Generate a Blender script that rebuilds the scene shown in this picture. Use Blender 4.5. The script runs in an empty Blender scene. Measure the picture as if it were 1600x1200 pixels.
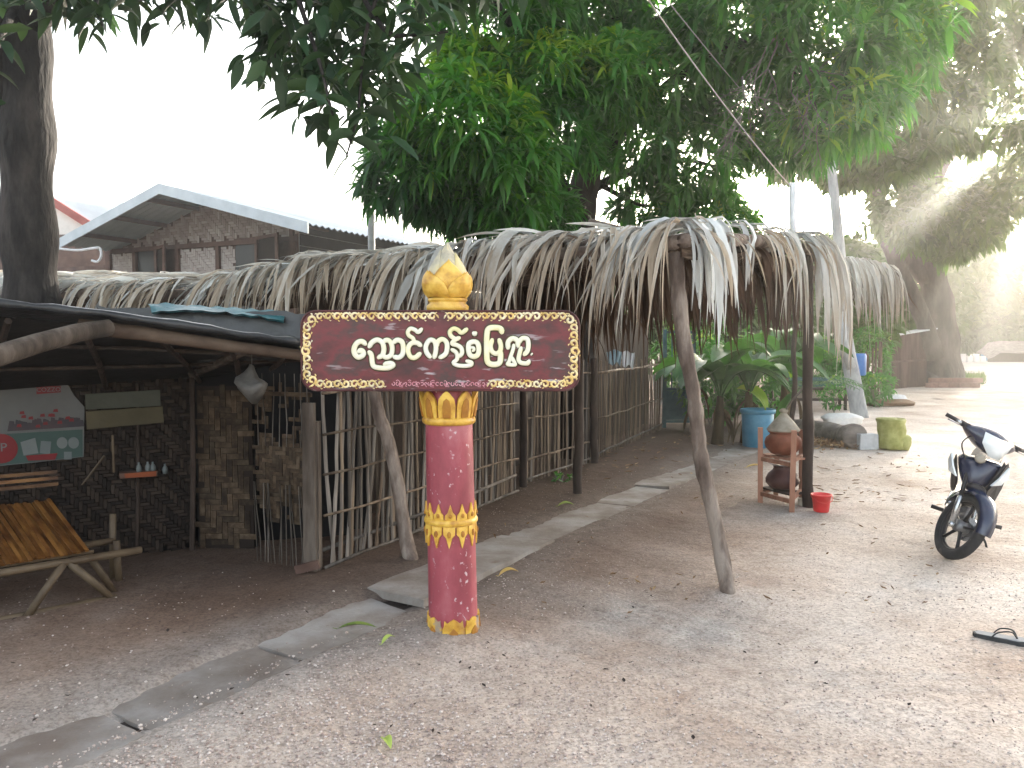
import bpy, math, random
import numpy as np
from mathutils import Vector, Matrix
from math import sin, cos, pi, radians, sqrt, atan2, exp

random.seed(7)
RNG = np.random.default_rng(7)
scene = bpy.context.scene
COL = scene.collection

# ------------------------------------------------------------------ camera
CAM_H = 1.65
PITCH = math.atan(65 / 1250)
cam_d = bpy.data.cameras.new('camera')
cam_d.sensor_width = 36.0
cam_d.lens = 36.0 * 1250 / 1600
cam_d.clip_start = 0.05
cam_d.clip_end = 3000
cam = bpy.data.objects.new('camera', cam_d)
COL.objects.link(cam)
cam.location = (0, 0, CAM_H)
cam.rotation_euler = (pi / 2 - PITCH, 0, 0)
scene.camera = cam

# ------------------------------------------------------------------ light
SUN_AZ = radians(33)       # to the right of straight ahead
SUN_EL = radians(13)
world = bpy.data.worlds.new('World')
scene.world = world
world.use_nodes = True
wn = world.node_tree
wn.nodes.clear()
wo = wn.nodes.new('ShaderNodeOutputWorld')
wb = wn.nodes.new('ShaderNodeBackground')
ws = wn.nodes.new('ShaderNodeTexSky')
ws.sky_type = 'NISHITA'
ws.sun_disc = False
ws.sun_elevation = SUN_EL
ws.sun_rotation = SUN_AZ
ws.air_density = 1.0
ws.dust_density = 3.0
ws.ozone_density = 1.0
wb.inputs['Strength'].default_value = 0.15
whs = wn.nodes.new('ShaderNodeHueSaturation')      # thin white cloud: the sky is paler than a clear one
whs.inputs['Saturation'].default_value = 0.55
wn.links.new(ws.outputs[0], whs.inputs['Color'])
wmx = wn.nodes.new('ShaderNodeMix')
wmx.data_type = 'RGBA'
wmx.blend_type = 'MULTIPLY'
wmx.inputs[0].default_value = 1.0
wmx.inputs[7].default_value = (1.04, 0.99, 0.935, 1)
wn.links.new(whs.outputs[0], wmx.inputs[6])
wn.links.new(wmx.outputs[2], wb.inputs[0])
wn.links.new(wb.outputs[0], wo.inputs[0])

sd = bpy.data.lights.new('sun', 'SUN')
sd.energy = 3.6
sd.angle = radians(0.6)
sd.color = (1.0, 0.93, 0.80)
sun = bpy.data.objects.new('sun', sd)
COL.objects.link(sun)
sdir = Vector((sin(SUN_AZ) * cos(SUN_EL), cos(SUN_AZ) * cos(SUN_EL), sin(SUN_EL)))
sun.rotation_euler = sdir.to_track_quat('Z', 'Y').to_euler()
sun.location = (20, 30, 30)

scene.view_settings.view_transform = 'Standard'
scene.view_settings.look = 'None'
scene.view_settings.exposure = 2.78
scene.view_settings.gamma = 1.0
scene.view_settings.use_curve_mapping = False
scene.render.engine = 'CYCLES'
scene.cycles.use_denoising = True
scene.cycles.max_bounces = 8
scene.cycles.transparent_max_bounces = 8
scene.cycles.volume_bounces = 0
HAZE = True
HAZE_DENSITY = 0.0038

# ------------------------------------------------------------------ helpers
CF = Vector((0, cos(PITCH), -sin(PITCH)))
CU = Vector((0, sin(PITCH), cos(PITCH)))


def ray(u, v):
    return CF + Vector(((u - 800) / 1250, 0, 0)) + CU * ((600 - v) / 1250)


def P(u, v, Y):
    """world point at depth Y seen at photo pixel u,v"""
    r = ray(u, v)
    return Vector((0, 0, CAM_H)) + r * (Y / r.y)


def G(u, v, z=0.0):
    r = ray(u, v)
    return Vector((0, 0, CAM_H)) + r * ((z - CAM_H) / r.z)


def V(*a):
    return Vector(a)


class MB:
    """collects geometry for ONE mesh"""

    def __init__(s):
        s.v = []
        s.f = []
        s.t = []      # tint per vertex

    def add(s, verts, faces, tint=0.5):
        n = len(s.v)
        s.v += [tuple(p) for p in verts]
        s.f += [tuple(i + n for i in f) for f in faces]
        s.t += [tint] * len(verts)
        return s

    def box(s, c, size, rot=None, tint=0.5, taper=1.0):
        hx, hy, hz = size[0] / 2, size[1] / 2, size[2] / 2
        vs = []
        for z in (-1, 1):
            k = taper if z > 0 else 1.0
            for x, y in ((-1, -1), (1, -1), (1, 1), (-1, 1)):
                p = Vector((x * hx * k, y * hy * k, z * hz))
                if rot is not None:
                    p = rot @ p
                vs.append(p + Vector(c))
        return s.add(vs, [(0, 3, 2, 1), (4, 5, 6, 7), (0, 1, 5, 4), (1, 2, 6, 5), (2, 3, 7, 6), (3, 0, 4, 7)], tint)

    def bar(s, a, b, w, h, up=(0, 0, 1), tint=0.5):
        a, b = Vector(a), Vector(b)
        d = b - a
        L = d.length
        d.normalize()
        up = Vector(up)
        x = up.cross(d)
        if x.length < 1e-4:
            x = Vector((1, 0, 0))
        x.normalize()
        y = d.cross(x)
        R = Matrix((x, y, d)).transposed()
        return s.box((a + b) / 2, (w, h, L), R, tint)

    def tube(s, pts, radii, seg=8, tint=0.5, flat=1.0, cap=True, up=None):
        pts = [Vector(p) for p in pts]
        if not hasattr(radii, '__len__'):
            radii = [radii] * len(pts)
        n = len(s.v)
        prev = None
        for i, p in enumerate(pts):
            if i == 0:
                d = pts[1] - pts[0]
            elif i == len(pts) - 1:
                d = pts[-1] - pts[-2]
            else:
                d = pts[i + 1] - pts[i - 1]
            d.normalize()
            if prev is None:
                ref = Vector(up) if up is not None else (Vector((0, 0, 1)) if abs(d.z) < 0.9 else Vector((1, 0, 0)))
                x = ref.cross(d)
                x.normalize()
            else:
                if up is not None:
                    x = Vector(up).cross(d)
                else:
                    x = prev - d * prev.dot(d)
                if x.length < 1e-5:
                    x = prev
                x.normalize()
            prev = x
            y = d.cross(x)
            r = radii[i]
            for k in range(seg):
                a = 2 * pi * k / seg
                s.v.append(tuple(p + x * (r * cos(a)) + y * (r * flat * sin(a))))
                s.t.append(tint)
        for i in range(len(pts) - 1):
            for k in range(seg):
                a = n + i * seg + k
                b = n + i * seg + (k + 1) % seg
                s.f.append((a, b, b + seg, a + seg))
        if cap:
            s.f.append(tuple(n + k for k in reversed(range(seg))))
            m = n + (len(pts) - 1) * seg
            s.f.append(tuple(m + k for k in range(seg)))
        return s

    def lathe(s, prof, c=(0, 0, 0), seg=24, tint=0.5, wob=None, close=True):
        n = len(s.v)
        for (r, z) in prof:
            for k in range(seg):
                a = 2 * pi * k / seg
                rr = r * (wob(a, z) if wob else 1)
                s.v.append((c[0] + rr * cos(a), c[1] + rr * sin(a), c[2] + z))
                s.t.append(tint)
        for i in range(len(prof) - 1):
            for k in range(seg):
                a = n + i * seg + k
                b = n + i * seg + (k + 1) % seg
                s.f.append((a, b, b + seg, a + seg))
        if close:
            s.f.append(tuple(n + k for k in reversed(range(seg))))
            m = n + (len(prof) - 1) * seg
            s.f.append(tuple(m + k for k in range(seg)))
        return s

    def rock(s, c, r, tint=0.5, sq=0.7, rnd=random):
        ph = [(0, 0, 1), (0.9, 0, 0.3), (0.28, 0.85, 0.3), (-0.73, 0.53, 0.3), (-0.73, -0.53, 0.3), (0.28, -0.85, 0.3), (0.5, 0.4, -0.6), (-0.6, 0, -0.6), (0.4, -0.5, -0.6)]
        fs = [(0, 1, 2), (0, 2, 3), (0, 3, 4), (0, 4, 5), (0, 5, 1), (1, 6, 2), (2, 6, 7), (2, 7, 3), (3, 7, 4), (4, 7, 8), (4, 8, 5), (5, 8, 1), (1, 8, 6), (6, 8, 7)]
        a = rnd.random() * 6.28
        vs = []
        for x, y, z in ph:
            k = r * rnd.uniform(0.75, 1.25)
            vs.append((c[0] + k * (x * cos(a) - y * sin(a)), c[1] + k * (x * sin(a) + y * cos(a)), c[2] + k * z * sq))
        return s.add(vs, fs, tint)

    def mesh(s, name, smooth=False, off=(0, 0, 0)):
        me = bpy.data.meshes.new(name)
        ox, oy, oz = off
        me.from_pydata([(x - ox, y - oy, z - oz) for x, y, z in s.v], [], s.f)
        at = me.attributes.new('tint', 'FLOAT', 'POINT')
        at.data.foreach_set('value', s.t)
        if smooth:
            me.polygons.foreach_set('use_smooth', [True] * len(me.polygons))
        me.update()
        return me


def origin_of(o):
    p = Vector((0, 0, 0))
    while o is not None:
        p = p + o.location
        o = o.parent
    return p


def setp(o, label=None, cat=None, group=None, kind=None):
    if label:
        o['label'] = label
    if cat:
        o['category'] = cat
    if group:
        o['group'] = group
    if kind:
        o['kind'] = kind
    return o


def obj(name, me, parent=None, loc=(0, 0, 0), rot=None, scale=None):
    o = bpy.data.objects.new(name, me)
    COL.objects.link(o)
    o.location = loc
    if rot is not None:
        o.rotation_euler = rot
    if scale is not None:
        o.scale = scale
    if parent is not None:
        o.parent = parent
    return o


def thing(name, label, cat, loc=(0, 0, 0), rot=(0, 0, 0), group=None, kind=None):
    o = bpy.data.objects.new(name, None)
    o.empty_display_size = 0.2
    COL.objects.link(o)
    o.location = loc
    o.rotation_euler = rot
    return setp(o, label, cat, group, kind)


def part(name, mb, m, parent, smooth=False, local=False, kind=None, label=None, sub=0):
    """a mesh built in world coordinates (or in the parent's own frame when local) and hung under parent"""
    off = (0, 0, 0) if local else origin_of(parent)
    me = mb.mesh(name, smooth, off)
    me.materials.append(m)
    o = obj(name, me, parent)
    if sub:
        md = o.modifiers.new('smooth', 'SUBSURF')
        md.levels = md.render_levels = sub
    return setp(o, label, None, None, kind)


def solo(name, mb, m, label, cat, smooth=False, group=None, kind=None, loc=None):
    """a thing that is one mesh; origin at loc"""
    loc = Vector(loc) if loc is not None else Vector((0, 0, 0))
    me = mb.mesh(name, smooth, loc)
    me.materials.append(m)
    o = obj(name, me, None, loc)
    return setp(o, label, cat, group, kind)


def struct(name, mb, m, smooth=False, kind='structure', label=None):
    me = mb.mesh(name, smooth)
    me.materials.append(m)
    return setp(obj(name, me), label, None, None, kind)


# ------------------------------------------------------------------ materials
def mat(name, cols, scale=6.0, rough=0.85, bump=0.3, bscale=None, stretch=(1, 1, 1), rnd=0.0, metal=0.0, spec=0.3,
        attr=False, trans=0.0, tcol=None, bdist=0.02, coat=0.0, lo=0.35, hi=0.65, det=6.0, fleck=None):
    m = bpy.data.materials.new(name)
    m.use_nodes = True
    nt = m.node_tree
    N, Lk = nt.nodes, nt.links
    bs = N['Principled BSDF']
    out = N['Material Output']
    tc = N.new('ShaderNodeTexCoord')
    oi = N.new('ShaderNodeObjectInfo')
    mul = N.new('ShaderNodeMath')
    mul.operation = 'MULTIPLY'
    mul.inputs[1].default_value = 37.0
    Lk.new(oi.outputs['Random'], mul.inputs[0])
    va = N.new('ShaderNodeVectorMath')
    va.operation = 'ADD'
    mp = N.new('ShaderNodeMapping')
    mp.inputs['Scale'].default_value = stretch
    Lk.new(tc.outputs['Object'], mp.inputs[0])
    Lk.new(mp.outputs[0], va.inputs[0])
    Lk.new(mul.outputs[0], va.inputs[1])
    nz = N.new('ShaderNodeTexNoise')
    nz.inputs['Scale'].default_value = scale
    nz.inputs['Detail'].default_value = det
    nz.inputs['Roughness'].default_value = 0.6
    Lk.new(va.outputs[0], nz.inputs[0])
    cr = N.new('ShaderNodeValToRGB')
    e = cr.color_ramp.elements
    cols = [tuple(c) + (1,) for c in cols]
    while len(e) < len(cols):
        e.new(0.5)
    for i, c in enumerate(cols):
        e[i].position = lo + (hi - lo) * i / max(1, len(cols) - 1)
        e[i].color = c
    fac = nz.outputs['Fac']
    if attr:
        at = N.new('ShaderNodeAttribute')
        at.attribute_name = 'tint'
        ad = N.new('ShaderNodeMath')
        ad.operation = 'MULTIPLY_ADD'
        ad.inputs[1].default_value = 0.35
        Lk.new(nz.outputs['Fac'], ad.inputs[0])
        sb = N.new('ShaderNodeMath')
        sb.operation = 'MULTIPLY_ADD'
        sb.inputs[1].default_value = 0.65
        sb.inputs[2].default_value = 0.0
        Lk.new(at.outputs['Fac'], sb.inputs[0])
        Lk.new(sb.outputs[0], ad.inputs[2])
        fac = ad.outputs[0]
        for i in range(len(cols)):
            e[i].position = 0.08 + 0.84 * i / max(1, len(cols) - 1)
    Lk.new(fac, cr.inputs[0])
    colour = cr.outputs[0]
    if rnd > 0:
        hs = N.new('ShaderNodeHueSaturation')
        mr = N.new('ShaderNodeMapRange')
        mr.inputs['To Min'].default_value = 1 - rnd
        mr.inputs['To Max'].default_value = 1 + rnd
        Lk.new(oi.outputs['Random'], mr.inputs[0])
        Lk.new(mr.outputs[0], hs.inputs['Value'])
        Lk.new(colour, hs.inputs['Color'])
        colour = hs.outputs[0]
    if fleck:
        fc, fs, thr, fstr = fleck
        m2 = N.new('ShaderNodeMapping')
        m2.inputs['Scale'].default_value = fstr
        Lk.new(tc.outputs['Object'], m2.inputs[0])
        n2 = N.new('ShaderNodeTexNoise')
        n2.inputs['Scale'].default_value = fs
        n2.inputs['Detail'].default_value = 4
        Lk.new(m2.outputs[0], n2.inputs[0])
        r2 = N.new('ShaderNodeMapRange')
        r2.inputs['From Min'].default_value = thr
        r2.inputs['From Max'].default_value = thr + 0.05
        Lk.new(n2.outputs['Fac'], r2.inputs[0])
        n3 = N.new('ShaderNodeTexNoise')         # the flecks come in patches
        n3.inputs['Scale'].default_value = fs * 0.22
        n3.inputs['Detail'].default_value = 2
        Lk.new(va.outputs[0], n3.inputs[0])
        r3 = N.new('ShaderNodeMapRange')
        r3.inputs['From Min'].default_value = 0.40
        r3.inputs['From Max'].default_value = 0.56
        Lk.new(n3.outputs['Fac'], r3.inputs[0])
        rm_ = N.new('ShaderNodeMath')
        rm_.operation = 'MULTIPLY'
        Lk.new(r2.outputs[0], rm_.inputs[0])
        Lk.new(r3.outputs[0], rm_.inputs[1])
        mx = N.new('ShaderNodeMix')
        mx.data_type = 'RGBA'
        Lk.new(rm_.outputs[0], mx.inputs[0])
        Lk.new(colour, mx.inputs[6])
        mx.inputs[7].default_value = tuple(fc) + (1,)
        colour = mx.outputs[2]
    Lk.new(colour, bs.inputs['Base Color'])
    bs.inputs['Roughness'].default_value = rough
    bs.inputs['Metallic'].default_value = metal
    bs.inputs['Specular IOR Level'].default_value = spec
    if coat:
        bs.inputs['Coat Weight'].default_value = coat
        bs.inputs['Coat Roughness'].default_value = 0.08
    if bump > 0:
        nb = N.new('ShaderNodeTexNoise')
        nb.inputs['Scale'].default_value = bscale or scale * 5
        nb.inputs['Detail'].default_value = 5
        Lk.new(va.outputs[0], nb.inputs[0])
        bp = N.new('ShaderNodeBump')
        bp.inputs['Strength'].default_value = bump
        bp.inputs['Distance'].default_value = bdist
        Lk.new(nb.outputs['Fac'], bp.inputs['Height'])
        Lk.new(bp.outputs[0], bs.inputs['Normal'])
    if trans > 0:
        tr = N.new('ShaderNodeBsdfTranslucent')
        if tcol:
            mm = N.new('ShaderNodeMix')
            mm.data_type = 'RGBA'
            mm.blend_type = 'MULTIPLY'
            mm.inputs[0].default_value = 1.0
            Lk.new(colour, mm.inputs[6])
            mm.inputs[7].default_value = tuple(tcol) + (1,)
            Lk.new(mm.outputs[2], tr.inputs[0])
        else:
            Lk.new(colour, tr.inputs[0])
        ms = N.new('ShaderNodeMixShader')
        ms.inputs[0].default_value = trans
        Lk.new(bs.outputs[0], ms.inputs[1])
        Lk.new(tr.outputs[0], ms.inputs[2])
        Lk.new(ms.outputs[0], out.inputs[0])
    return m


M = {}
M['leaf_dark'] = mat('mango_leaf_near', [(0.018, 0.045, 0.022), (0.03, 0.07, 0.03), (0.055, 0.10, 0.03)], 3, 0.38, 0.1, rnd=0.3, attr=True, trans=0.25, tcol=(1.5, 1.6, 0.6), spec=0.5)
M['leaf_mid'] = mat('mango_leaf', [(0.012, 0.050, 0.020), (0.030, 0.125, 0.028), (0.075, 0.24, 0.035), (0.36, 0.45, 0.03)], 1.2, 0.42, 0.0, attr=True, trans=0.42, tcol=(1.5, 1.7, 0.6), spec=0.5)
M['leaf_far'] = mat('rain_tree_leaf', [(0.02, 0.06, 0.012), (0.06, 0.13, 0.018), (0.15, 0.24, 0.03)], 1.0, 0.55, 0.0, attr=True, trans=0.4, tcol=(1.7, 1.6, 0.6))
M['hedge_leaf'] = mat('hedge_leaf', [(0.03, 0.07, 0.018), (0.07, 0.14, 0.025), (0.16, 0.23, 0.045)], 0.6, 0.6, 0.0, attr=True, trans=0.35, tcol=(1.5, 1.5, 0.6))
M['banana'] = mat('banana_leaf', [(0.03, 0.10, 0.03), (0.06, 0.18, 0.045)], 3, 0.4, 0.25, bscale=30, stretch=(1, 1, 1), rnd=0.25, trans=0.35, tcol=(1.5, 1.5, 0.5), spec=0.5)
M['banana_young'] = mat('banana_leaf_young', [(0.20, 0.36, 0.03), (0.30, 0.45, 0.05)], 3, 0.4, 0.2, bscale=30, rnd=0.15, trans=0.4, spec=0.5)
M['banana_dry'] = mat('dry_banana_sheath', [(0.06, 0.045, 0.02), (0.14, 0.10, 0.055)], 8, 0.9, 0.6, stretch=(1, 1, 0.2), rnd=0.3, trans=0.15)
M['bark'] = mat('bark', [(0.010, 0.009, 0.009), (0.024, 0.021, 0.020), (0.050, 0.043, 0.040)], 7, 0.95, 1.0, bscale=22, stretch=(1, 1, 0.35), bdist=0.03)
M['bark_big'] = mat('old_tree_bark', [(0.032, 0.027, 0.022), (0.07, 0.058, 0.048), (0.125, 0.105, 0.09)], 2.2, 0.95, 1.0, bscale=8, stretch=(1, 1, 0.3), bdist=0.08)
M['twig'] = mat('dry_twig', [(0.10, 0.095, 0.08), (0.20, 0.19, 0.165)], 8, 0.9, 0.3)
M['pole_bark'] = mat('weathered_pole', [(0.07, 0.05, 0.04), (0.15, 0.115, 0.095), (0.28, 0.235, 0.20)], 9, 0.9, 0.9, bscale=26, stretch=(1, 1, 0.3), bdist=0.015, rnd=0.1)
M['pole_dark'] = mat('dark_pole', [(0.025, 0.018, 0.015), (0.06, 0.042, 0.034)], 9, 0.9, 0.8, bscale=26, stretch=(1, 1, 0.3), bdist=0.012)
M['thatch'] = mat('dry_palm_leaf', [(0.13, 0.085, 0.052), (0.33, 0.275, 0.21), (0.55, 0.565, 0.55), (0.77, 0.80, 0.80)], 10, 0.7, 0.35, bscale=60, stretch=(1, 1, 0.4), rnd=0.22, attr=True, trans=0.18, bdist=0.004)
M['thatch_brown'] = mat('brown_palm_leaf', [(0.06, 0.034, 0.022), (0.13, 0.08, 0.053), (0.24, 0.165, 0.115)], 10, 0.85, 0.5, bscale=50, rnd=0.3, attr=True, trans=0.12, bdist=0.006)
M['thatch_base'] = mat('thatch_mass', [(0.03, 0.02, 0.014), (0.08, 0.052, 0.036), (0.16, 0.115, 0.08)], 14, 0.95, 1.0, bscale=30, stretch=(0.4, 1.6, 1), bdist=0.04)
M['bamboo'] = mat('weathered_bamboo', [(0.055, 0.037, 0.025), (0.12, 0.085, 0.058), (0.20, 0.155, 0.11)], 8, 0.75, 0.35, bscale=40, stretch=(1, 1, 0.15), rnd=0.35, bdist=0.006)
M['bamboo_grey'] = mat('grey_bamboo', [(0.045, 0.038, 0.032), (0.105, 0.09, 0.077), (0.20, 0.18, 0.16)], 8, 0.75, 0.35, bscale=40, stretch=(1, 1, 0.15), rnd=0.3, bdist=0.006)
M['bamboo_bed'] = mat('varnished_bamboo', [(0.05, 0.018, 0.006), (0.11, 0.045, 0.012), (0.17, 0.08, 0.022)], 5, 0.35, 0.25, bscale=40, stretch=(1, 1, 1), rnd=0.3, bdist=0.004, spec=0.5)
M['bamboo_pole'] = mat('bamboo_pole', [(0.07, 0.048, 0.03), (0.13, 0.095, 0.06)], 6, 0.55, 0.3, bscale=30, rnd=0.15, bdist=0.004)
M['mat_strip'] = mat('woven_bamboo_strip', [(0.022, 0.013, 0.008), (0.050, 0.032, 0.019), (0.085, 0.062, 0.040)], 12, 0.8, 0.35, bscale=60, rnd=0.45, bdist=0.003)
M['mat_dark'] = mat('shade_toned_weave', [(0.008, 0.006, 0.005), (0.020, 0.013, 0.010), (0.048, 0.034, 0.026)], 7, 0.85, 0.4, bscale=50, rnd=0.3, attr=True, bdist=0.004)  # interior shade of the stall is put into this dark colour
M['house_mat'] = mat('house_woven_wall', [(0.20, 0.16, 0.14), (0.32, 0.27, 0.245), (0.47, 0.43, 0.40)], 3, 0.85, 0.4, bscale=30, attr=True, bdist=0.006)
M['wood_brown'] = mat('brown_frame_wood', [(0.08, 0.045, 0.035), (0.15, 0.09, 0.07)], 4, 0.8, 0.4, bscale=30, rnd=0.15, bdist=0.004)
M['wood_grey'] = mat('grey_rough_wood', [(0.035, 0.026, 0.02), (0.075, 0.058, 0.046), (0.14, 0.115, 0.095)], 9, 0.9, 0.9, bscale=30, stretch=(1, 1, 0.15), bdist=0.01)
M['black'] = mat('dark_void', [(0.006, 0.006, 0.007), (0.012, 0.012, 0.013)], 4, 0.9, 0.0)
M['window_dark'] = mat('dark_room', [(0.015, 0.017, 0.02), (0.03, 0.033, 0.036)], 2, 0.3, 0.0)
M['tin'] = mat('galvanised_sheet', [(0.42, 0.45, 0.47), (0.56, 0.60, 0.62)], 1.5, 0.45, 0.1, metal=0.35, rnd=0.05)
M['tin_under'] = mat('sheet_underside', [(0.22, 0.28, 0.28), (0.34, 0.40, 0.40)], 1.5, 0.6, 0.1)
M['lining_shaded'] = mat('shaded_sheet_underside', [(0.03, 0.036, 0.04), (0.055, 0.065, 0.07)], 1.5, 0.7, 0.1)  # darker copy of the sheet underside, shade put into its colour
M['dark_boards'] = mat('dark_weatherboards', [(0.010, 0.012, 0.014), (0.022, 0.025, 0.028)], 3, 0.7, 0.2)
M['fascia'] = mat('fascia_paint', [(0.42, 0.47, 0.50), (0.52, 0.57, 0.60)], 3, 0.6, 0.1)
M['tarp'] = mat('black_plastic', [(0.012, 0.013, 0.015), (0.03, 0.032, 0.035)], 4, 0.35, 0.6, bscale=9, bdist=0.03, spec=0.5)
M['tarp_teal'] = mat('teal_tarpaulin', [(0.02, 0.10, 0.12), (0.04, 0.18, 0.20)], 4, 0.4, 0.8, bscale=8, bdist=0.04, spec=0.5)
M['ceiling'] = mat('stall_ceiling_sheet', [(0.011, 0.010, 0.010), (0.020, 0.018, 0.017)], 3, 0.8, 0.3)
M['eave_log'] = mat('eave_log', [(0.055, 0.035, 0.025), (0.12, 0.085, 0.06)], 6, 0.8, 0.6, bscale=25, stretch=(0.3, 1, 1), bdist=0.01)
M['col_red'] = mat('red_column_paint', [(0.19, 0.030, 0.042), (0.31, 0.060, 0.080), (0.42, 0.15, 0.17)], 5, 0.5, 0.4, bscale=18, stretch=(1, 1, 0.5), bdist=0.006, spec=0.5, lo=0.3, hi=0.75, fleck=((0.55, 0.42, 0.44), 34, 0.635, (1, 1, 0.8)))
M['sign_red'] = mat('faded_sign_paint', [(0.035, 0.012, 0.014), (0.085, 0.014, 0.018), (0.145, 0.018, 0.026), (0.05, 0.025, 0.025), (0.12, 0.02, 0.026)], 3.2, 0.33, 0.25, bscale=20, stretch=(1, 1, 1.6), bdist=0.004, spec=0.5, lo=0.34, hi=0.7, fleck=((0.42, 0.39, 0.41), 5.5, 0.595, (1.0, 1, 5)))
M['sign_edge'] = mat('sign_edge_paint', [(0.05, 0.02, 0.02), (0.10, 0.03, 0.03)], 8, 0.6, 0.3, fleck=((0.2, 0.14, 0.12), 10, 0.62, (1, 1, 1)))
M['gold'] = mat('golden_paint', [(0.42, 0.20, 0.03), (0.62, 0.36, 0.05), (0.75, 0.50, 0.10)], 12, 0.38, 0.35, bscale=40, bdist=0.004, spec=0.5, fleck=((0.35, 0.30, 0.22), 14, 0.68, (1, 1, 1)))
M['gold_dusty'] = mat('dusty_golden_paint', [(0.42, 0.20, 0.03), (0.60, 0.35, 0.05), (0.70, 0.45, 0.09)], 12, 0.6, 0.35, bscale=40, bdist=0.004, fleck=((0.30, 0.24, 0.19), 9, 0.55, (1, 1, 1)))
M['gold_deep'] = mat('golden_recess_paint', [(0.28, 0.11, 0.02), (0.42, 0.20, 0.03)], 12, 0.5, 0.3, bdist=0.004)
M['gold_pale'] = mat('faded_golden_paint', [(0.36, 0.33, 0.27), (0.52, 0.47, 0.33), (0.62, 0.52, 0.26)], 9, 0.65, 0.4, bscale=40, bdist=0.005)
M['scroll'] = mat('scroll_paint', [(0.60, 0.38, 0.10), (0.76, 0.60, 0.28), (0.82, 0.76, 0.58)], 20, 0.45, 0.2, rnd=0.15, spec=0.5)
M['letter'] = mat('letter_paint', [(0.78, 0.77, 0.66), (0.80, 0.76, 0.50), (0.66, 0.58, 0.20)], 6, 0.5, 0.25, bscale=60, bdist=0.002, lo=0.42, hi=0.80)
M['letter_out'] = mat('letter_outline_paint', [(0.05, 0.045, 0.02), (0.10, 0.085, 0.03)], 10, 0.6, 0.1)
M['pink_text'] = mat('pink_lettering', [(0.55, 0.20, 0.25), (0.62, 0.36, 0.40)], 30, 0.6, 0.1)
M['concrete'] = mat('concrete_slab', [(0.15, 0.12, 0.10), (0.21, 0.185, 0.165), (0.29, 0.275, 0.26)], 2.5, 0.9, 0.7, bscale=45, bdist=0.008, rnd=0.10, fleck=((0.17, 0.13, 0.105), 5.0, 0.64, (1, 1, 1)))
M['block'] = mat('concrete_block', [(0.42, 0.43, 0.44), (0.55, 0.56, 0.57)], 8, 0.9, 0.4, bdist=0.005)
M['clay'] = mat('red_clay', [(0.14, 0.045, 0.025), (0.24, 0.085, 0.05)], 8, 0.7, 0.3, bdist=0.004)
M['clay_dark'] = mat('dark_clay', [(0.05, 0.022, 0.022), (0.09, 0.04, 0.035)], 8, 0.55, 0.3, bdist=0.004)
M['lid'] = mat('unglazed_lid', [(0.25, 0.22, 0.17), (0.40, 0.36, 0.30)], 10, 0.85, 0.4, bdist=0.004)
M['aluminium'] = mat('aluminium', [(0.5, 0.52, 0.54), (0.62, 0.64, 0.66)], 8, 0.35, 0.1, metal=0.8)
M['stand_wood'] = mat('reddish_stand_wood', [(0.20, 0.095, 0.06), (0.36, 0.19, 0.13)], 9, 0.8, 0.5, bscale=40, stretch=(1, 1, 0.2), rnd=0.15, bdist=0.004)
M['red_plastic'] = mat('red_plastic', [(0.70, 0.035, 0.04), (0.78, 0.06, 0.06)], 6, 0.35, 0.05, trans=0.15, spec=0.5)
M['blue_drum'] = mat('blue_drum_plastic', [(0.06, 0.21, 0.33), (0.11, 0.29, 0.42)], 6, 0.5, 0.15, bdist=0.005)
M['white_sack'] = mat('white_sack', [(0.62, 0.62, 0.62), (0.75, 0.75, 0.74)], 9, 0.75, 0.6, bscale=22, bdist=0.012)
M['green_sack'] = mat('green_yellow_sack', [(0.24, 0.25, 0.07), (0.37, 0.37, 0.14)], 9, 0.7, 0.6, bscale=22, bdist=0.012)
M['whitewash'] = mat('whitewashed_trunk', [(0.24, 0.25, 0.255), (0.42, 0.435, 0.44)], 6, 0.9, 0.7, bscale=20, stretch=(1, 1, 0.4), bdist=0.015)
M['grey_log'] = mat('grey_log', [(0.14, 0.115, 0.10), (0.28, 0.25, 0.22)], 8, 0.95, 0.9, bscale=24, stretch=(0.3, 1, 1), bdist=0.02)
M['rust'] = mat('rusty_sheet', [(0.06, 0.033, 0.027), (0.10, 0.058, 0.048), (0.15, 0.10, 0.085)], 2, 0.8, 0.3, stretch=(1, 1, 0.3))
M['cloth_white'] = mat('white_cloth', [(0.60, 0.62, 0.64), (0.74, 0.75, 0.76)], 6, 0.9, 0.5, bscale=14, bdist=0.02)
M['cloth_blue'] = mat('pale_blue_cloth', [(0.20, 0.33, 0.40), (0.42, 0.52, 0.56)], 5, 0.9, 0.5, bscale=14, bdist=0.02)
M['plastic_bag'] = mat('translucent_bag', [(0.10, 0.095, 0.085), (0.20, 0.19, 0.175)], 6, 0.4, 0.8, bscale=16, bdist=0.02, trans=0.4)
M['teal_gate'] = mat('teal_metal', [(0.03, 0.09, 0.11), (0.06, 0.14, 0.16)], 5, 0.6, 0.2)
M['white_paint'] = mat('white_pole_paint', [(0.60, 0.61, 0.62), (0.74, 0.75, 0.76)], 8, 0.7, 0.3)
M['wire'] = mat('wire', [(0.22, 0.22, 0.21), (0.30, 0.30, 0.29)], 8, 0.6, 0.0)
M['white_wall'] = mat('lime_wall', [(0.62, 0.60, 0.56), (0.74, 0.72, 0.68)], 2, 0.9, 0.2)
M['red_trim'] = mat('red_roof_trim', [(0.25, 0.05, 0.045), (0.35, 0.09, 0.07)], 4, 0.7, 0.2)
M['bike_blue'] = mat('motorbike_paint', [(0.010, 0.016, 0.040), (0.018, 0.026, 0.060)], 3, 0.22, 0.0, spec=0.5, coat=0.35)
M['bike_black'] = mat('black_plastic_trim', [(0.012, 0.012, 0.014), (0.022, 0.022, 0.025)], 6, 0.45, 0.1)
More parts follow.
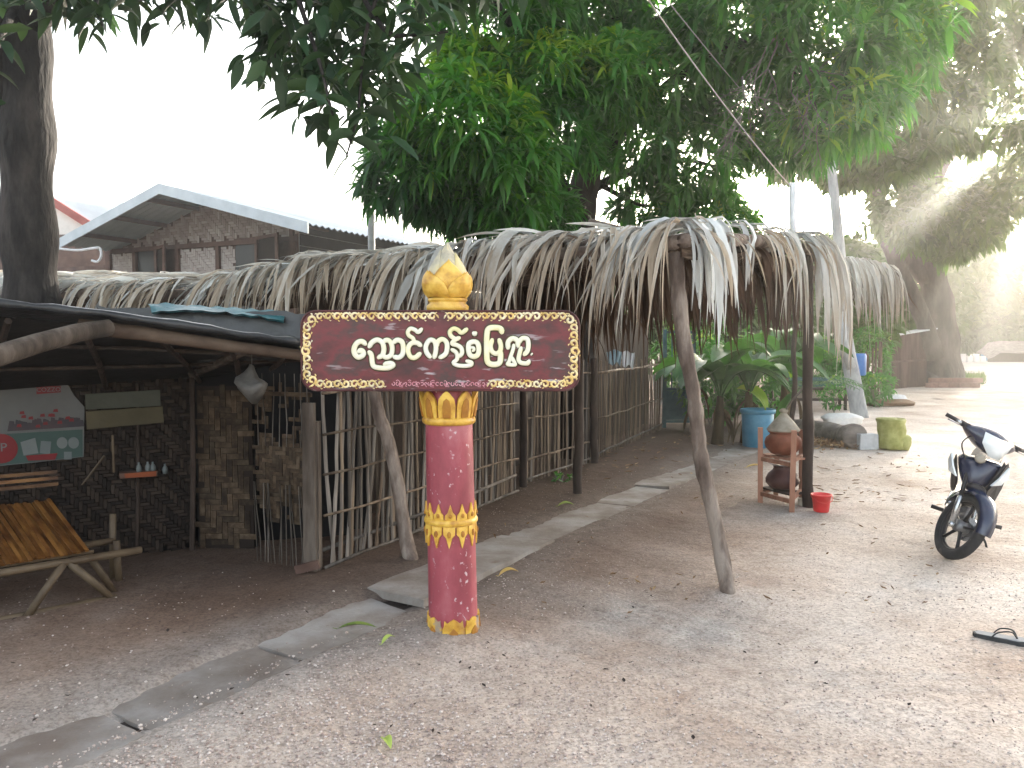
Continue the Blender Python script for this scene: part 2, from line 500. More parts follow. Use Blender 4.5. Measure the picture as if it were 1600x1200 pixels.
M['tyre'] = mat('tyre_rubber', [(0.018, 0.019, 0.021), (0.035, 0.036, 0.038)], 8, 0.75, 0.2, fleck=((0.16, 0.14, 0.12), 8, 0.60, (1, 1, 1)))
M['chrome'] = mat('fork_metal', [(0.42, 0.43, 0.44), (0.55, 0.56, 0.57)], 6, 0.25, 0.0, metal=0.9)
M['lens'] = mat('headlamp_lens', [(0.66, 0.72, 0.74), (0.78, 0.82, 0.84)], 8, 0.12, 0.0, spec=0.8, coat=1.0)
M['engine'] = mat('engine_metal', [(0.10, 0.10, 0.105), (0.20, 0.20, 0.205)], 14, 0.5, 0.4, metal=0.6, bdist=0.004)
M['seat'] = mat('seat_vinyl', [(0.012, 0.012, 0.013), (0.02, 0.02, 0.022)], 6, 0.55, 0.2)
M['poster_white'] = mat('poster_sheet', [(0.09, 0.093, 0.092), (0.12, 0.122, 0.12)], 3, 0.6, 0.2, bdist=0.005)
M['poster_green'] = mat('poster_green', [(0.025, 0.055, 0.05), (0.038, 0.075, 0.066)], 3, 0.45, 0.0)
M['poster_red'] = mat('poster_red', [(0.13, 0.006, 0.009), (0.17, 0.009, 0.013)], 3, 0.45, 0.0)
M['poster_black'] = mat('poster_black', [(0.02, 0.02, 0.03), (0.05, 0.03, 0.035)], 9, 0.45, 0.0)
M['poster_pale'] = mat('poster_pale', [(0.10, 0.12, 0.125), (0.14, 0.155, 0.155)], 3, 0.45, 0.0)
M['yellow_board'] = mat('yellowish_board', [(0.065, 0.055, 0.032), (0.095, 0.08, 0.048)], 3, 0.8, 0.2)
M['grey_board'] = mat('greyish_board', [(0.055, 0.058, 0.046), (0.08, 0.083, 0.066)], 3, 0.8, 0.2)
M['orange'] = mat('orange_plastic', [(0.20, 0.045, 0.012), (0.26, 0.06, 0.016)], 6, 0.5, 0.0)
M['dry_leaf'] = mat('dry_leaf', [(0.13, 0.075, 0.045), (0.26, 0.16, 0.09), (0.42, 0.30, 0.16)], 6, 0.8, 0.2, attr=True, trans=0.1, rnd=0.2)
M['yellow_leaf'] = mat('yellow_leaf', [(0.55, 0.36, 0.10), (0.68, 0.50, 0.18)], 10, 0.6, 0.2, trans=0.1)
M['green_leaf'] = mat('green_fallen_leaf', [(0.10, 0.16, 0.03), (0.20, 0.26, 0.05)], 14, 0.5, 0.2, trans=0.1)
M['lime_leaf'] = mat('lime_fallen_leaf', [(0.30, 0.42, 0.07), (0.40, 0.48, 0.12)], 14, 0.5, 0.2, trans=0.1)
M['gravel'] = mat('gravel_stone', [(0.20, 0.15, 0.13), (0.36, 0.285, 0.25), (0.48, 0.405, 0.365), (0.62, 0.56, 0.52)], 20, 0.9, 0.2, attr=True)
M['sandal'] = mat('sandal_rubber', [(0.03, 0.032, 0.035), (0.05, 0.052, 0.055)], 8, 0.7, 0.1)
M['sandal_top'] = mat('sandal_sole_top', [(0.22, 0.23, 0.24), (0.30, 0.31, 0.32)], 8, 0.8, 0.1)
M['grass'] = mat('grass_blade', [(0.06, 0.11, 0.025), (0.15, 0.22, 0.04)], 6, 0.7, 0.0, attr=True, trans=0.3)
M['brick'] = mat('old_brick', [(0.18, 0.10, 0.08), (0.26, 0.15, 0.12)], 6, 0.9, 0.3, rnd=0.2)


# ------------------------------------------------------------------ ground
def noise2(x, y, s=1.0, seed=0):
    """cheap smooth pseudo noise, about -1..1"""
    a = sin(x * 1.7 * s + 1.3 + seed) * cos(y * 1.3 * s - 0.7 + seed * 2)
    b = sin(x * 3.9 * s - y * 2.7 * s + 2.1 + seed) * 0.5
    c = sin(x * 7.3 * s + y * 9.1 * s + seed * 3) * 0.25
    return (a + b + c) / 1.6


def smooth(a, b, x):
    t = min(1, max(0, (x - a) / (b - a)))
    return t * t * (3 - 2 * t)


def road_mask(x, y):
    # the sandy lane runs off to the right and away; everything left of this line is dirt
    edge = 1.25 + 0.30 * max(0, y - 3.0) if y < 12 else 3.95 + 0.44 * (y - 12)
    edge = min(edge, 1.0 + 0.52 * y)
    return smooth(-1.9, 1.3, x - edge + 0.5 * noise2(x, y, 0.8, 4))


def path_dist(x, y):
    # distance from the slab path's centre line
    pts = PATH_C
    best = 9
    for (ax, ay), (bx, by) in zip(pts[:-1], pts[1:]):
        dx, dy = bx - ax, by - ay
        t = min(1, max(0, ((x - ax) * dx + (y - ay) * dy) / (dx * dx + dy * dy)))
        best = min(best, sqrt((x - ax - t * dx) ** 2 + (y - ay - t * dy) ** 2))
    return best


near_px = [(60, 1238), (240, 1152), (475, 1040), (660, 958), (868, 851), (990, 795), (1092, 748), (1195, 704)]
far_px = [(-60, 1190), (150, 1113), (385, 1012), (572, 932), (782, 842), (915, 787), (1030, 741), (1150, 698)]
NEAR = [G(*p) for p in near_px]
FAR = [G(*p) for p in far_px]
PATH_C = [((a.x + b.x) / 2, (a.y + b.y) / 2) for a, b in zip(NEAR, FAR)]


def left_of_path(x, y):
    best, sd = 9, 0
    for (ax, ay), (bx, by) in zip(PATH_C[:-1], PATH_C[1:]):
        dx, dy = bx - ax, by - ay
        t = min(1, max(0, ((x - ax) * dx + (y - ay) * dy) / (dx * dx + dy * dy)))
        d = sqrt((x - ax - t * dx) ** 2 + (y - ay - t * dy) ** 2)
        if d < best:
            best = d
            sd = d * (1 if dx * (y - ay) - dy * (x - ax) > 0 else -1)
    return sd


def ground_z(x, y):
    if y > 40 or y < -3:
        return 0.0
    if y < 14 and x < 6:
        sd = left_of_path(x, y)
        if sd > 0.02:
            # trodden earth laps over the stall side of the slabs
            return 0.047 * smooth(0.03, 0.26, sd + 0.09 * noise2(x, y, 3.1, 3)) * (1 - 0.4 * smooth(1.0, 2.5, sd)) + (0.008 * noise2(x, y, 2.2) + 0.004 * noise2(x, y, 8.3)) * smooth(0.2, 0.4, sd)
    k = smooth(0.25, 0.6, path_dist(x, y)) if y < 14 else 1.0
    if y < 14 and x < 6:
        d_ = path_dist(x, y)
        return 0.027 * smooth(0.9, 0.30, d_) * smooth(0.10, 0.22, d_) + smooth(0.25, 0.6, d_) * (0.012 * noise2(x, y, 0.9) + 0.008 * noise2(x, y, 2.7, 2) + 0.0045 * noise2(x, y, 8.3, 1)) + 0.035 * exp(-((x + 0.34) ** 2 + (y - 4.5) ** 2) / 0.055) + 0.03 * exp(-((x - 1.43) ** 2 + (y - 5.3) ** 2) / 0.03) - 0.035 * exp(-(((x - 0.9) / 0.9) ** 2 + ((y - 4.6) / 0.7) ** 2))
    # a shallow hollow where rain collects, right of the sign
    h = -0.035 * exp(-(((x - 0.9) / 0.9) ** 2 + ((y - 4.6) / 0.7) ** 2))
    return k * (0.016 * noise2(x, y, 0.9) + 0.009 * noise2(x, y, 2.7, 2)) + h * k


def ground_material():
    m = bpy.data.materials.new('dirt_and_sand')
    m.use_nodes = True
    nt = m.node_tree
    N, Lk = nt.nodes, nt.links
    bs = N['Principled BSDF']
    bs.inputs['Roughness'].default_value = 0.95
    bs.inputs['Specular IOR Level'].default_value = 0.15
    geo = N.new('ShaderNodeNewGeometry')

    def noise(scale, det=8, rough=0.6):
        n = N.new('ShaderNodeTexNoise')
        n.inputs['Scale'].default_value = scale
        n.inputs['Detail'].default_value = det
        n.inputs['Roughness'].default_value = rough
        Lk.new(geo.outputs['Position'], n.inputs[0])
        return n.outputs['Fac']

    def ramp(fac, stops):
        r = N.new('ShaderNodeValToRGB')
        e = r.color_ramp.elements
        while len(e) < len(stops):
            e.new(0.5)
        for i, (p, c) in enumerate(stops):
            e[i].position = p
            e[i].color = tuple(c) + (1,)
        Lk.new(fac, r.inputs[0])
        return r.outputs[0]

    def mix(fac, a, b, mode='MIX'):
        x = N.new('ShaderNodeMix')
        x.data_type = 'RGBA'
        x.blend_type = mode
        if isinstance(fac, float):
            x.inputs[0].default_value = fac
        else:
            Lk.new(fac, x.inputs[0])
        Lk.new(a, x.inputs[6])
        Lk.new(b, x.inputs[7])
        return x.outputs[2]

    def attr(n):
        a = N.new('ShaderNodeAttribute')
        a.attribute_name = n
        return a.outputs['Fac']

    dirt = ramp(noise(1.1), [(0.32, (0.125, 0.078, 0.054)), (0.5, (0.19, 0.132, 0.10)), (0.68, (0.26, 0.205, 0.17))])
    sand = ramp(noise(0.9), [(0.3, (0.43, 0.34, 0.275)), (0.52, (0.61, 0.535, 0.465)), (0.75, (0.71, 0.66, 0.605))])
    ash = ramp(noise(2.5), [(0.35, (0.21, 0.20, 0.19)), (0.65, (0.40, 0.395, 0.38))])
    grit = ramp(noise(55, 3, 0.7), [(0.36, (0.62, 0.60, 0.58)), (0.5, (1, 1, 1)), (0.66, (1.22, 1.2, 1.2))])
    grit2 = ramp(noise(13, 5, 0.75), [(0.33, (0.72, 0.68, 0.66)), (0.5, (1, 1, 1)), (0.7, (1.15, 1.14, 1.13))])
    c = mix(attr('road'), dirt, sand)
    c = mix(attr('ash'), c, ash)
    ground_shade = N.new('ShaderNodeRGB')  # shade of the stall floor, put into the earth's colour
    ground_shade.outputs[0].default_value = (0.075, 0.05, 0.038, 1)
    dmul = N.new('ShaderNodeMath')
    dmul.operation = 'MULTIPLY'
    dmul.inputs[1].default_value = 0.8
    Lk.new(attr('ground_shade'), dmul.inputs[0])
    c = mix(dmul.outputs[0], c, ground_shade.outputs[0])
    c = mix(0.8, c, grit, 'MULTIPLY')
    c = mix(0.8, c, grit2, 'MULTIPLY')
    # dark specks
    sp = N.new('ShaderNodeMapRange')
    Lk.new(noise(24, 2, 0.5), sp.inputs[0])
    sp.inputs['From Min'].default_value = 0.73
    sp.inputs['From Max'].default_value = 0.76
    dk = N.new('ShaderNodeRGB')
    dk.outputs[0].default_value = (0.06, 0.045, 0.035, 1)
    c = mix(sp.outputs[0], c, dk.outputs[0])
    Lk.new(c, bs.inputs['Base Color'])
    b1 = N.new('ShaderNodeBump')
    b1.inputs['Strength'].default_value = 0.8
    b1.inputs['Distance'].default_value = 0.012
    Lk.new(noise(48, 6, 0.7), b1.inputs['Height'])
    b2 = N.new('ShaderNodeBump')
    b2.inputs['Strength'].default_value = 0.6
    b2.inputs['Distance'].default_value = 0.04
    Lk.new(noise(7, 5, 0.6), b2.inputs['Height'])
    Lk.new(b1.outputs[0], b2.inputs['Normal'])
    Lk.new(b2.outputs[0], bs.inputs['Normal'])
    return m


M['ground'] = ground_material()


def ground_sheet(name, xs, ys, dz, keep=None):
    vs, fs, rd, ash, dm = [], [], [], [], []
    nx = len(xs)
    for y in ys:
        for x in xs:
            vs.append((x, y, ground_z(x, y) + dz))
            rm = road_mask(x, y)
            if -3 < y < 7 and x < 4:
                sd = left_of_path(x, y)
                rm = max(rm, 0.62 * smooth(0.1, -0.5, sd) * smooth(6.2, 3.6, y + 0.4 * noise2(x, y, 1.5)))
                if sd > 0:
                    rm = max(rm, 0.35 * smooth(4.6, 3.0, y - 0.3 * x * 0))
            rd.append(rm)
            dm.append(smooth(-1.0, 0.6, (y - 5.15) - (-0.33 * (x + 2.2)) + 0.25 * noise2(x, y, 2)) * smooth(1.6, -1.0, x - 0.48 * (y - 5.5)) if 3.5 < y < 16 else 0.0)  # mask of the shade painted on the ground round the stall
            a = exp(-(((x - 0.95) / 0.85) ** 2 + ((y - 4.75) / 0.65) ** 2) * 1.1) * (0.65 + 0.5 * noise2(x, y, 2.3, 5))
            a += 0.7 * exp(-((x - 2.75) ** 2 + (y - 7.6) ** 2) / 0.18)
            a += 0.45 * smooth(0.8, 0.2, path_dist(x, y)) if y < 14 else 0
            if 2 < y < 6.5 and x > -0.5:
                for off_ in (0.0, 0.16):
                    yy = 3.9 + off_ - 0.28 * (x - 1.0) + 0.10 * (x - 1.0) ** 2
                    a += 0.38 * exp(-((y - yy) / 0.05) ** 2) * (0.5 + 0.5 * noise2(x, y, 2.1, 3))
            ash.append(min(1, max(0, a)))
    for j in range(len(ys) - 1):
        for i in range(nx - 1):
            if keep is None or keep((xs[i] + xs[i + 1]) / 2, (ys[j] + ys[j + 1]) / 2):
                a = j * nx + i
                fs.append((a, a + 1, a + 1 + nx, a + nx))
    me = bpy.data.meshes.new(name)
    me.from_pydata(vs, [], fs)
    for n, d in (('road', rd), ('ash', ash), ('ground_shade', dm)):
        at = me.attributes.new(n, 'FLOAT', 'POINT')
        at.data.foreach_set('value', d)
    me.polygons.foreach_set('use_smooth', [True] * len(me.polygons))
    me.materials.append(M['ground'])
    me.update()
    o = obj(name, me)
    o['kind'] = 'structure'
    return o


def axis(breaks):
    out = []
    for a, b, n in breaks:
        out += [a + (b - a) * i / n for i in range(n)]
    out.append(breaks[-1][1])
    return out


gx = axis([(-400, -60, 6), (-60, -8, 14), (-8, -3.2, 36), (-3.2, 4, 170), (4, 8, 40), (8, 60, 40), (60, 400, 6)])
gy = axis([(-60, 1, 10), (1, 2.6, 14), (2.6, 8, 130), (8, 12, 34), (12, 30, 50), (30, 80, 25), (80, 900, 10)])
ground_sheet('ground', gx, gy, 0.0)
rx = axis([(0.5, 9, 70), (9, 60, 60)])
ry = axis([(-3, 12, 100), (12, 40, 60), (40, 90, 25)])


def on_road(x, y):
    c = 4.6 + 0.50 * y
    w = 3.0 + 0.03 * y
    return abs(x - c) < w + 0.3 * noise2(x, y, 1.1) and y < 86


ground_sheet('road', rx, ry, 0.004, on_road)

# concrete slabs over the drain, each a piece of the path
path = thing('path', None, None, (0, 0, 0), kind='structure')
for i in range(len(NEAR) - 1):
    a, b, c, d = NEAR[i].copy(), NEAR[i + 1].copy(), FAR[i + 1].copy(), FAR[i].copy()
    # cut the long one into shorter slabs where the photo shows joints
    nsub = {4: 1, 5: 2, 6: 2}.get(i, 1)
    for s_ in range(nsub):
        t0, t1 = s_ / nsub, (s_ + 1) / nsub
        q = [a.lerp(b, t0), a.lerp(b, t1), d.lerp(c, t1), d.lerp(c, t0)]
        g = 0.008
        e = (q[1] - q[0]).normalized() * g
        ge = {0: 5.0, 1: 3.0, 2: 11.0}.get(i, 1.0)
        q = [q[0] + e, q[1] - e * ge, q[2] - e * (ge * 0.5), q[3] + e]
        base = 0.030 + random.uniform(-0.004, 0.006)
        zs = [base + random.uniform(-0.006, 0.006) for _ in range(4)]
        if i == 3:
            zs = [0.085, 0.045, 0.040, 0.060]
        if i == 5 and s_ == 1:
            zs = [0.065, 0.045, 0.035, 0.040]
        # subdivide with ragged edges
        nu, nv = 12, 5
        top = []
        for jj in range(nv + 1):
            for ii in range(nu + 1):
                u, v = ii / nu, jj / nv
                p = q[0].lerp(q[1], u).lerp(q[3].lerp(q[2], u), v)
                z = (zs[0] * (1 - u) + zs[1] * u) * (1 - v) + (zs[3] * (1 - u) + zs[2] * u) * v
                if jj == 0 or jj == nv:
                    p = p + (q[3] - q[0]).normalized() * random.uniform(-0.014, 0.010)
                if ii == 0 or ii == nu:
                    p = p + e.normalized() * random.uniform(-0.007, 0.007)
                    z -= 0.004
                top.append(Vector((p.x, p.y, z + random.uniform(-0.0015, 0.0015))))
        n = len(top)
        vs = top + [Vector((p.x, p.y, p.z - 0.05)) for p in top]
        fs = []
        W = nu + 1
        for jj in range(nv):
            for ii in range(nu):
                k = jj * W + ii
                fs.append((k, k + 1, k + 1 + W, k + W))
                fs.append((n + k, n + k + W, n + k + 1 + W, n + k + 1))
        rim = [ii for ii in range(W)] + [jj * W + nu for jj in range(1, nv + 1)] + [nv * W + ii for ii in reversed(range(nu))] + [jj * W for jj in reversed(range(1, nv))]
        for k in range(len(rim)):
            r0, r1 = rim[k], rim[(k + 1) % len(rim)]
            fs.append((r0, n + r0, n + r1, r1))
        mb = MB().add(vs, fs)
        part('slab', mb, M['concrete'], path)
# flat near-black sheet under the slabs; the void's shade is its colour
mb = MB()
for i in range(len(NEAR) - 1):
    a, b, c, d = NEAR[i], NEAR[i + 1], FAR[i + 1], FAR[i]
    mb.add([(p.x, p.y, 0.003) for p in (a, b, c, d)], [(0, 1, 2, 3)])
M['ground_shade'] = mat('drain_void_shade', [(0.02, 0.016, 0.013), (0.04, 0.03, 0.025)], 9, 0.9, 0.4)
part('drain_bed', mb, M['ground_shade'], path)


# ------------------------------------------------------------------ leafy crowns (numpy)
def leaf_mesh(name, base, direc, L, W, tint, mat_, bend=0.35, parent=None, off=None, fold=0.0):
    """many lanceolate leaves in one mesh; arrays (n,3),(n,3),(n),(n),(n)"""
    n = len(base)
    d = direc / np.linalg.norm(direc, axis=1, keepdims=True)
    up = np.tile(np.array([[0, 0, 1.0]]), (n, 1)) + RNG.normal(0, 0.35, (n, 3))
    s = np.cross(d, up)
    s /= np.linalg.norm(s, axis=1, keepdims=True) + 1e-9
    g = np.array([[0, 0, -1.0]])
    L = L[:, None]
    W = W[:, None]
    p0 = base
    p1 = base + d * L * 0.33
    p2 = p1 + (d + g * bend * 0.6) * L * 0.34
    p3 = p2 + (d + g * bend * 1.6) * L * 0.36
    vs = np.stack([p0, p1 - s * W * 0.5, p1 + s * W * 0.5, p2 - s * W * 0.46, p2 + s * W * 0.46, p3], axis=1).reshape(-1, 3)
    if off is not None:
        vs = vs - np.array(off)
    idx = (np.arange(n) * 6)[:, None]
    loops = np.concatenate([idx + np.array([[0, 1, 2]]), idx + np.array([[1, 3, 4, 2]]), idx + np.array([[3, 5, 4]])], axis=1).reshape(-1)
    counts = np.tile(np.array([3, 4, 3]), n)
    starts = np.concatenate([[0], np.cumsum(counts)[:-1]])
    me = bpy.data.meshes.new(name)
    me.vertices.add(len(vs))
    me.vertices.foreach_set('co', vs.astype(np.float32).ravel())
    me.loops.add(len(loops))
    me.loops.foreach_set('vertex_index', loops.astype(np.int32))
    me.polygons.add(len(counts))
    me.polygons.foreach_set('loop_start', starts.astype(np.int32))
    me.polygons.foreach_set('use_smooth', np.ones(len(counts), dtype=bool))
    at = me.attributes.new('tint', 'FLOAT', 'POINT')
    at.data.foreach_set('value', np.repeat(tint, 6).astype(np.float32))
    me.update(calc_edges=True)
    me.validate()
    me.materials.append(mat_)
    return me


def cluster_leaves(centres, axes, per, L, Wr, tint_c, spread=(0.7, 1.35), ljit=0.25):
    """whorls of leaves round twig tips -> arrays for leaf_mesh"""
    n = len(centres)
    c = np.repeat(centres, per, axis=0)
    a = np.repeat(axes / np.linalg.norm(axes, axis=1, keepdims=True), per, axis=0)
    h = np.cross(a, np.tile([[0.3, 0.2, 1.0]], (len(a), 1)))
    h /= np.linalg.norm(h, axis=1, keepdims=True) + 1e-9
    k = np.cross(a, h)
    ph = np.tile(np.arange(per) * 2 * np.pi / per, n) + RNG.uniform(0, 0.9, n * per)
    th = RNG.uniform(spread[0], spread[1], n * per)
    d = a * np.cos(th)[:, None] + (h * np.cos(ph)[:, None] + k * np.sin(ph)[:, None]) * np.sin(th)[:, None]
    LL = L * RNG.uniform(1 - ljit, 1 + ljit, n * per)
    return c + a * RNG.uniform(-0.15, 0.1, (n * per, 1)) * L, d, LL, LL * Wr, np.clip(np.repeat(tint_c, per) + RNG.normal(0, 0.07, n * per), 0, 1)


def lobe_clusters(lobes, seed=0):
    """lobes: (centre, (rx,ry,rz), n, tint, young_top)"""
    C, A, T = [], [], []
    for (c, r, n, tint, young) in lobes:
        u = RNG.normal(0, 1, (n, 3))
        u /= np.linalg.norm(u, axis=1, keepdims=True)
        rad = RNG.uniform(0.45, 1.0, (n, 1)) ** 0.5
        # uneven outline
        bump = 1 + 0.18 * np.sin(u[:, 0:1] * 5 + seed) * np.cos(u[:, 2:3] * 6 + seed * 2) + 0.10 * np.sin(u[:, 1:2] * 11)
        p = np.array(c)[None] + u * rad * bump * np.array(r)[None]
        C.append(p)
        ax = u + np.array([[0, 0, 0.15]]) + RNG.normal(0, 0.35, (n, 3))
        A.append(ax)
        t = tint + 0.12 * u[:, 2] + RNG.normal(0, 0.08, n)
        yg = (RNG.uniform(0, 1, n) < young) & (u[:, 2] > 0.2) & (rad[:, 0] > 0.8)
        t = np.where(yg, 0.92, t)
        T.append(np.clip(t, 0, 1))
    return np.concatenate(C), np.concatenate(A), np.concatenate(T)


def curve_pts(pts, n=6):
    """Catmull-Rom through pts"""
    pts = [Vector(p) for p in pts]
    q = [pts[0] * 2 - pts[1]] + pts + [pts[-1] * 2 - pts[-2]]
    out = []
    for i in range(1, len(q) - 2):
        for k in range(n):
            t = k / n
            a, b, c, d = q[i - 1], q[i], q[i + 1], q[i + 2]
            out.append(0.5 * ((2 * b) + (c - a) * t + (2 * a - 5 * b + 4 * c - d) * t * t + (3 * b - a - 3 * c + d) * t ** 3))
    out.append(pts[-1])
    return out


def limb(mb, pts, r0, r1, seg=8, knob=0.08, n=5):
    q = curve_pts(pts, n)
    rs = []
    for i in range(len(q)):
        t = i / (len(q) - 1)
        rs.append((r0 + (r1 - r0) * t) * (1 + random.uniform(-knob, knob)))
    mb.tube(q, rs, seg)
    return q


# ------------------------------------------------------------------ house with woven walls
def board_wall(mb, o, du, dv, w, h, cell, hole=None, amp=0.35, polyclip=None):
    """woven wall: short strips alternately upright and level, laid on the plane o + du*x + dv*y"""
    nrm = du.cross(dv).normalized()
    nx, ny = int(w / cell), int(h / cell)
    for j in range(ny):
        for i in range(nx):
            k = (i + j) % 6
            if k == 0:
                x0, y0, x1, y1 = i, j, i + 1, j + 3
            elif k == 3:
                x0, y0, x1, y1 = i, j, i + 3, j + 1
            else:
                continue
            cx, cy = (x0 + x1) / 2 * cell, (y0 + y1) / 2 * cell
            if cx > w or cy > h:
                continue
            if polyclip and not polyclip(cx, cy):
                continue
            if hole and any(a < cx < b and c < cy < d for a, b, c, d in hole):
                continue
            hw, hh = (x1 - x0) * cell * 0.48, (y1 - y0) * cell * 0.48
            z = random.uniform(0.001, 0.006)
            c = o + du * cx + dv * cy + nrm * z
            vs = [c - du * hw - dv * hh - nrm * 0.004, c + du * hw - dv * hh - nrm * 0.004, c + du * hw + dv * hh - nrm * 0.004, c - du * hw + dv * hh - nrm * 0.004,
                  c - du * hw * 0.9 - dv * hh * 0.9 + nrm * 0.004, c + du * hw * 0.9 - dv * hh * 0.9 + nrm * 0.004, c + du * hw * 0.9 + dv * hh * 0.9 + nrm * 0.004, c - du * hw * 0.9 + dv * hh * 0.9 + nrm * 0.004]
            mb.add(vs, [(4, 5, 6, 7), (0, 1, 5, 4), (1, 2, 6, 5), (2, 3, 7, 6), (3, 0, 4, 7)], random.uniform(0.5 - amp, 0.5 + amp))


HL = P(85, 383, 16.0)
HR = P(479, 356, 13.3)
hd = V(HR.x - HL.x, HR.y - HL.y, 0)
HW = hd.length
hd.normalize()
hn = V(-hd.y, hd.x, 0)          # into the house, away from the camera
EZ = (HL.z + HR.z) / 2
AZ = P(247, 293, 14.75).z
HC = V(HL.x, HL.y, 0)
house = thing('house', 'wooden house with woven bamboo gable wall and grey corrugated roof behind the thatch', 'house', HC)
apex_t = 0.47


def hp(x, y, z):
    """house frame: x along the gable, y into the house"""
    return HC + hd * x + hn * y + V(0, 0, z)


XA = HW * apex_t
DEP = 9.0
for (x0, z0, x1, z1, nm) in ((0, EZ, XA, AZ, 'roof'), (HW, EZ, XA, AZ, 'roof')):
    mb = MB()
    sl = V(x1 - x0, 0, z1 - z0)
    nc = 60 if nm else 10
    vs, fs = [], []
    nrow = 110
    for j in range(nrow + 1):
        y = DEP * j / nrow
        w_ = 0.018 * (1 if j % 2 else -1)
        for (x, z) in ((x0, z0), (x1, z1)):
            vs.append(hp(x, y, z + w_ + 0.05))
    for j in range(nrow):
        fs.append((2 * j, 2 * j + 1, 2 * j + 3, 2 * j + 2))
    mb.add(vs, fs)
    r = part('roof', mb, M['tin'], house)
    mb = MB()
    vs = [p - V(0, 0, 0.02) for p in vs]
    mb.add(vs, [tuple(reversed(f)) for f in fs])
    part('roof_lining', mb, M['tin_under'] if x0 == 0 else M['lining_shaded'], r)
    # rafters / purlins under the overhang
    mb = MB()
    for t in (0.25, 0.55, 0.85):
        x = x0 + (x1 - x0) * t
        z = z0 + (z1 - z0) * t
        mb.bar(hp(x, 0.04, z - 0.03), hp(x, 1.6, z - 0.03), 0.07, 0.08)
    part('purlin', mb, M['wood_brown'], r)
# fascia boards
for (x0, z0, x1, z1) in ((-0.05, EZ, XA, AZ), (HW + 0.05, EZ, XA, AZ)):
    a, b = hp(x0, -0.035, z0 - 0.02), hp(x1, -0.035, z1 - 0.02)
    mb = MB()
    vs = [a + V(0, 0, 0.09), a - V(0, 0, 0.10), b - V(0, 0, 0.10), b + V(0, 0, 0.09)]
    vs += [p + hn * 0.03 for p in vs]
    mb.add(vs, [(0, 1, 2, 3), (7, 6, 5, 4), (0, 4, 5, 1), (2, 6, 7, 3), (0, 3, 7, 4), (1, 5, 6, 2)])
    part('fascia', mb, M['fascia'], house)
# gable wall set back under the overhang
WY = 1.3
wx0, wx1 = 0.5, HW - 0.38
zb = 1.6
slope_l = (AZ - EZ) / XA
slope_r = (AZ - EZ) / (HW - XA)


def roof_z(x):
    return EZ + slope_l * x if x < XA else EZ + slope_r * (HW - x)


def unproj_house(u, v):
    r = ray(u, v)
    o = V(0, 0, CAM_H)
    t = (hp(0, WY, 0) - o).dot(hn) / r.dot(hn)
    p = o + r * t
    return (p - HC).dot(hd), p.z


wx0, wx1 = unproj_house(167, 400)[0], unproj_house(465, 380)[0]
mb = MB()
vs = [hp(wx0, WY + 0.03, zb), hp(wx1, WY + 0.03, zb), hp(wx1, WY + 0.03, roof_z(wx1)), hp(XA, WY + 0.03, AZ), hp(wx0, WY + 0.03, roof_z(wx0))]
mb.add(vs, [(0, 1, 2, 3, 4)])
part('wall', mb, M['wood_brown'], house)
ZH = unproj_house(320, 380)[1]      # band beam under the gable


def hx(u, v=400):
    return unproj_house(u, v)[0]


w1 = (hx(216), hx(246), 1.9, unproj_house(235, 391)[1])
w1s = (hx(246), hx(276), 1.9, unproj_house(260, 388)[1])
w2 = (hx(369), hx(402), 1.9, unproj_house(385, 376)[1])
w2s = (hx(402), hx(452), 1.9, unproj_house(430, 371)[1])
mb = MB()
board_wall(mb, hp(wx0, WY, ZH), hd, V(0, 0, 1), wx1 - wx0, AZ - ZH, 0.055, polyclip=lambda x, z: ZH + z < roof_z(wx0 + x) - 0.03)
part('gable_weave', mb, M['house_mat'], house, kind='stuff')
mb = MB()
holes = [(w1[0] - 0.08 - wx0, w1s[1] + 0.08 - wx0, 0, 9), (w2[0] - 0.05 - wx0, wx1 - wx0, 0, 9)]
board_wall(mb, hp(wx0, WY, zb), hd, V(0, 0, 1), wx1 - wx0, ZH - 0.08 - zb, 0.055, hole=holes, amp=0.2)
for i in range(len(mb.t)):
    mb.t[i] = min(1, mb.t[i] + 0.35)
part('wall_weave', mb, M['house_mat'], house, kind='stuff')
mb = MB()
mb.bar(hp(wx0, WY - 0.03, ZH - 0.04), hp(wx1, WY - 0.03, ZH - 0.04), 0.06, 0.09)
part('beam', mb, M['wood_brown'], house)
for u in (172, 213, 280, 343, 459):
    mb = MB()
    x = hx(u)
    mb.bar(hp(x, WY - 0.035, zb), hp(x, WY - 0.035, ZH - 0.085 if u != 459 else roof_z(x) - 0.1), 0.09 if u != 172 else 0.14, 0.07, up=hn)
    part('post', mb, M['wood_brown'], house)
for (a, b, z0, z1) in (w1, w2):
    wf = part('window', MB().bar(hp(a, WY - 0.03, z1 + 0.02), hp(b, WY - 0.03, z1 + 0.02), 0.05, 0.05), M['wood_brown'], house)
    mb = MB()
    mb.add([hp(a, WY - 0.012, z0), hp(b, WY - 0.012, z0), hp(b, WY - 0.012, z1), hp(a, WY - 0.012, z1)], [(0, 1, 2, 3)])
    part('pane', mb, M['window_dark'], wf)
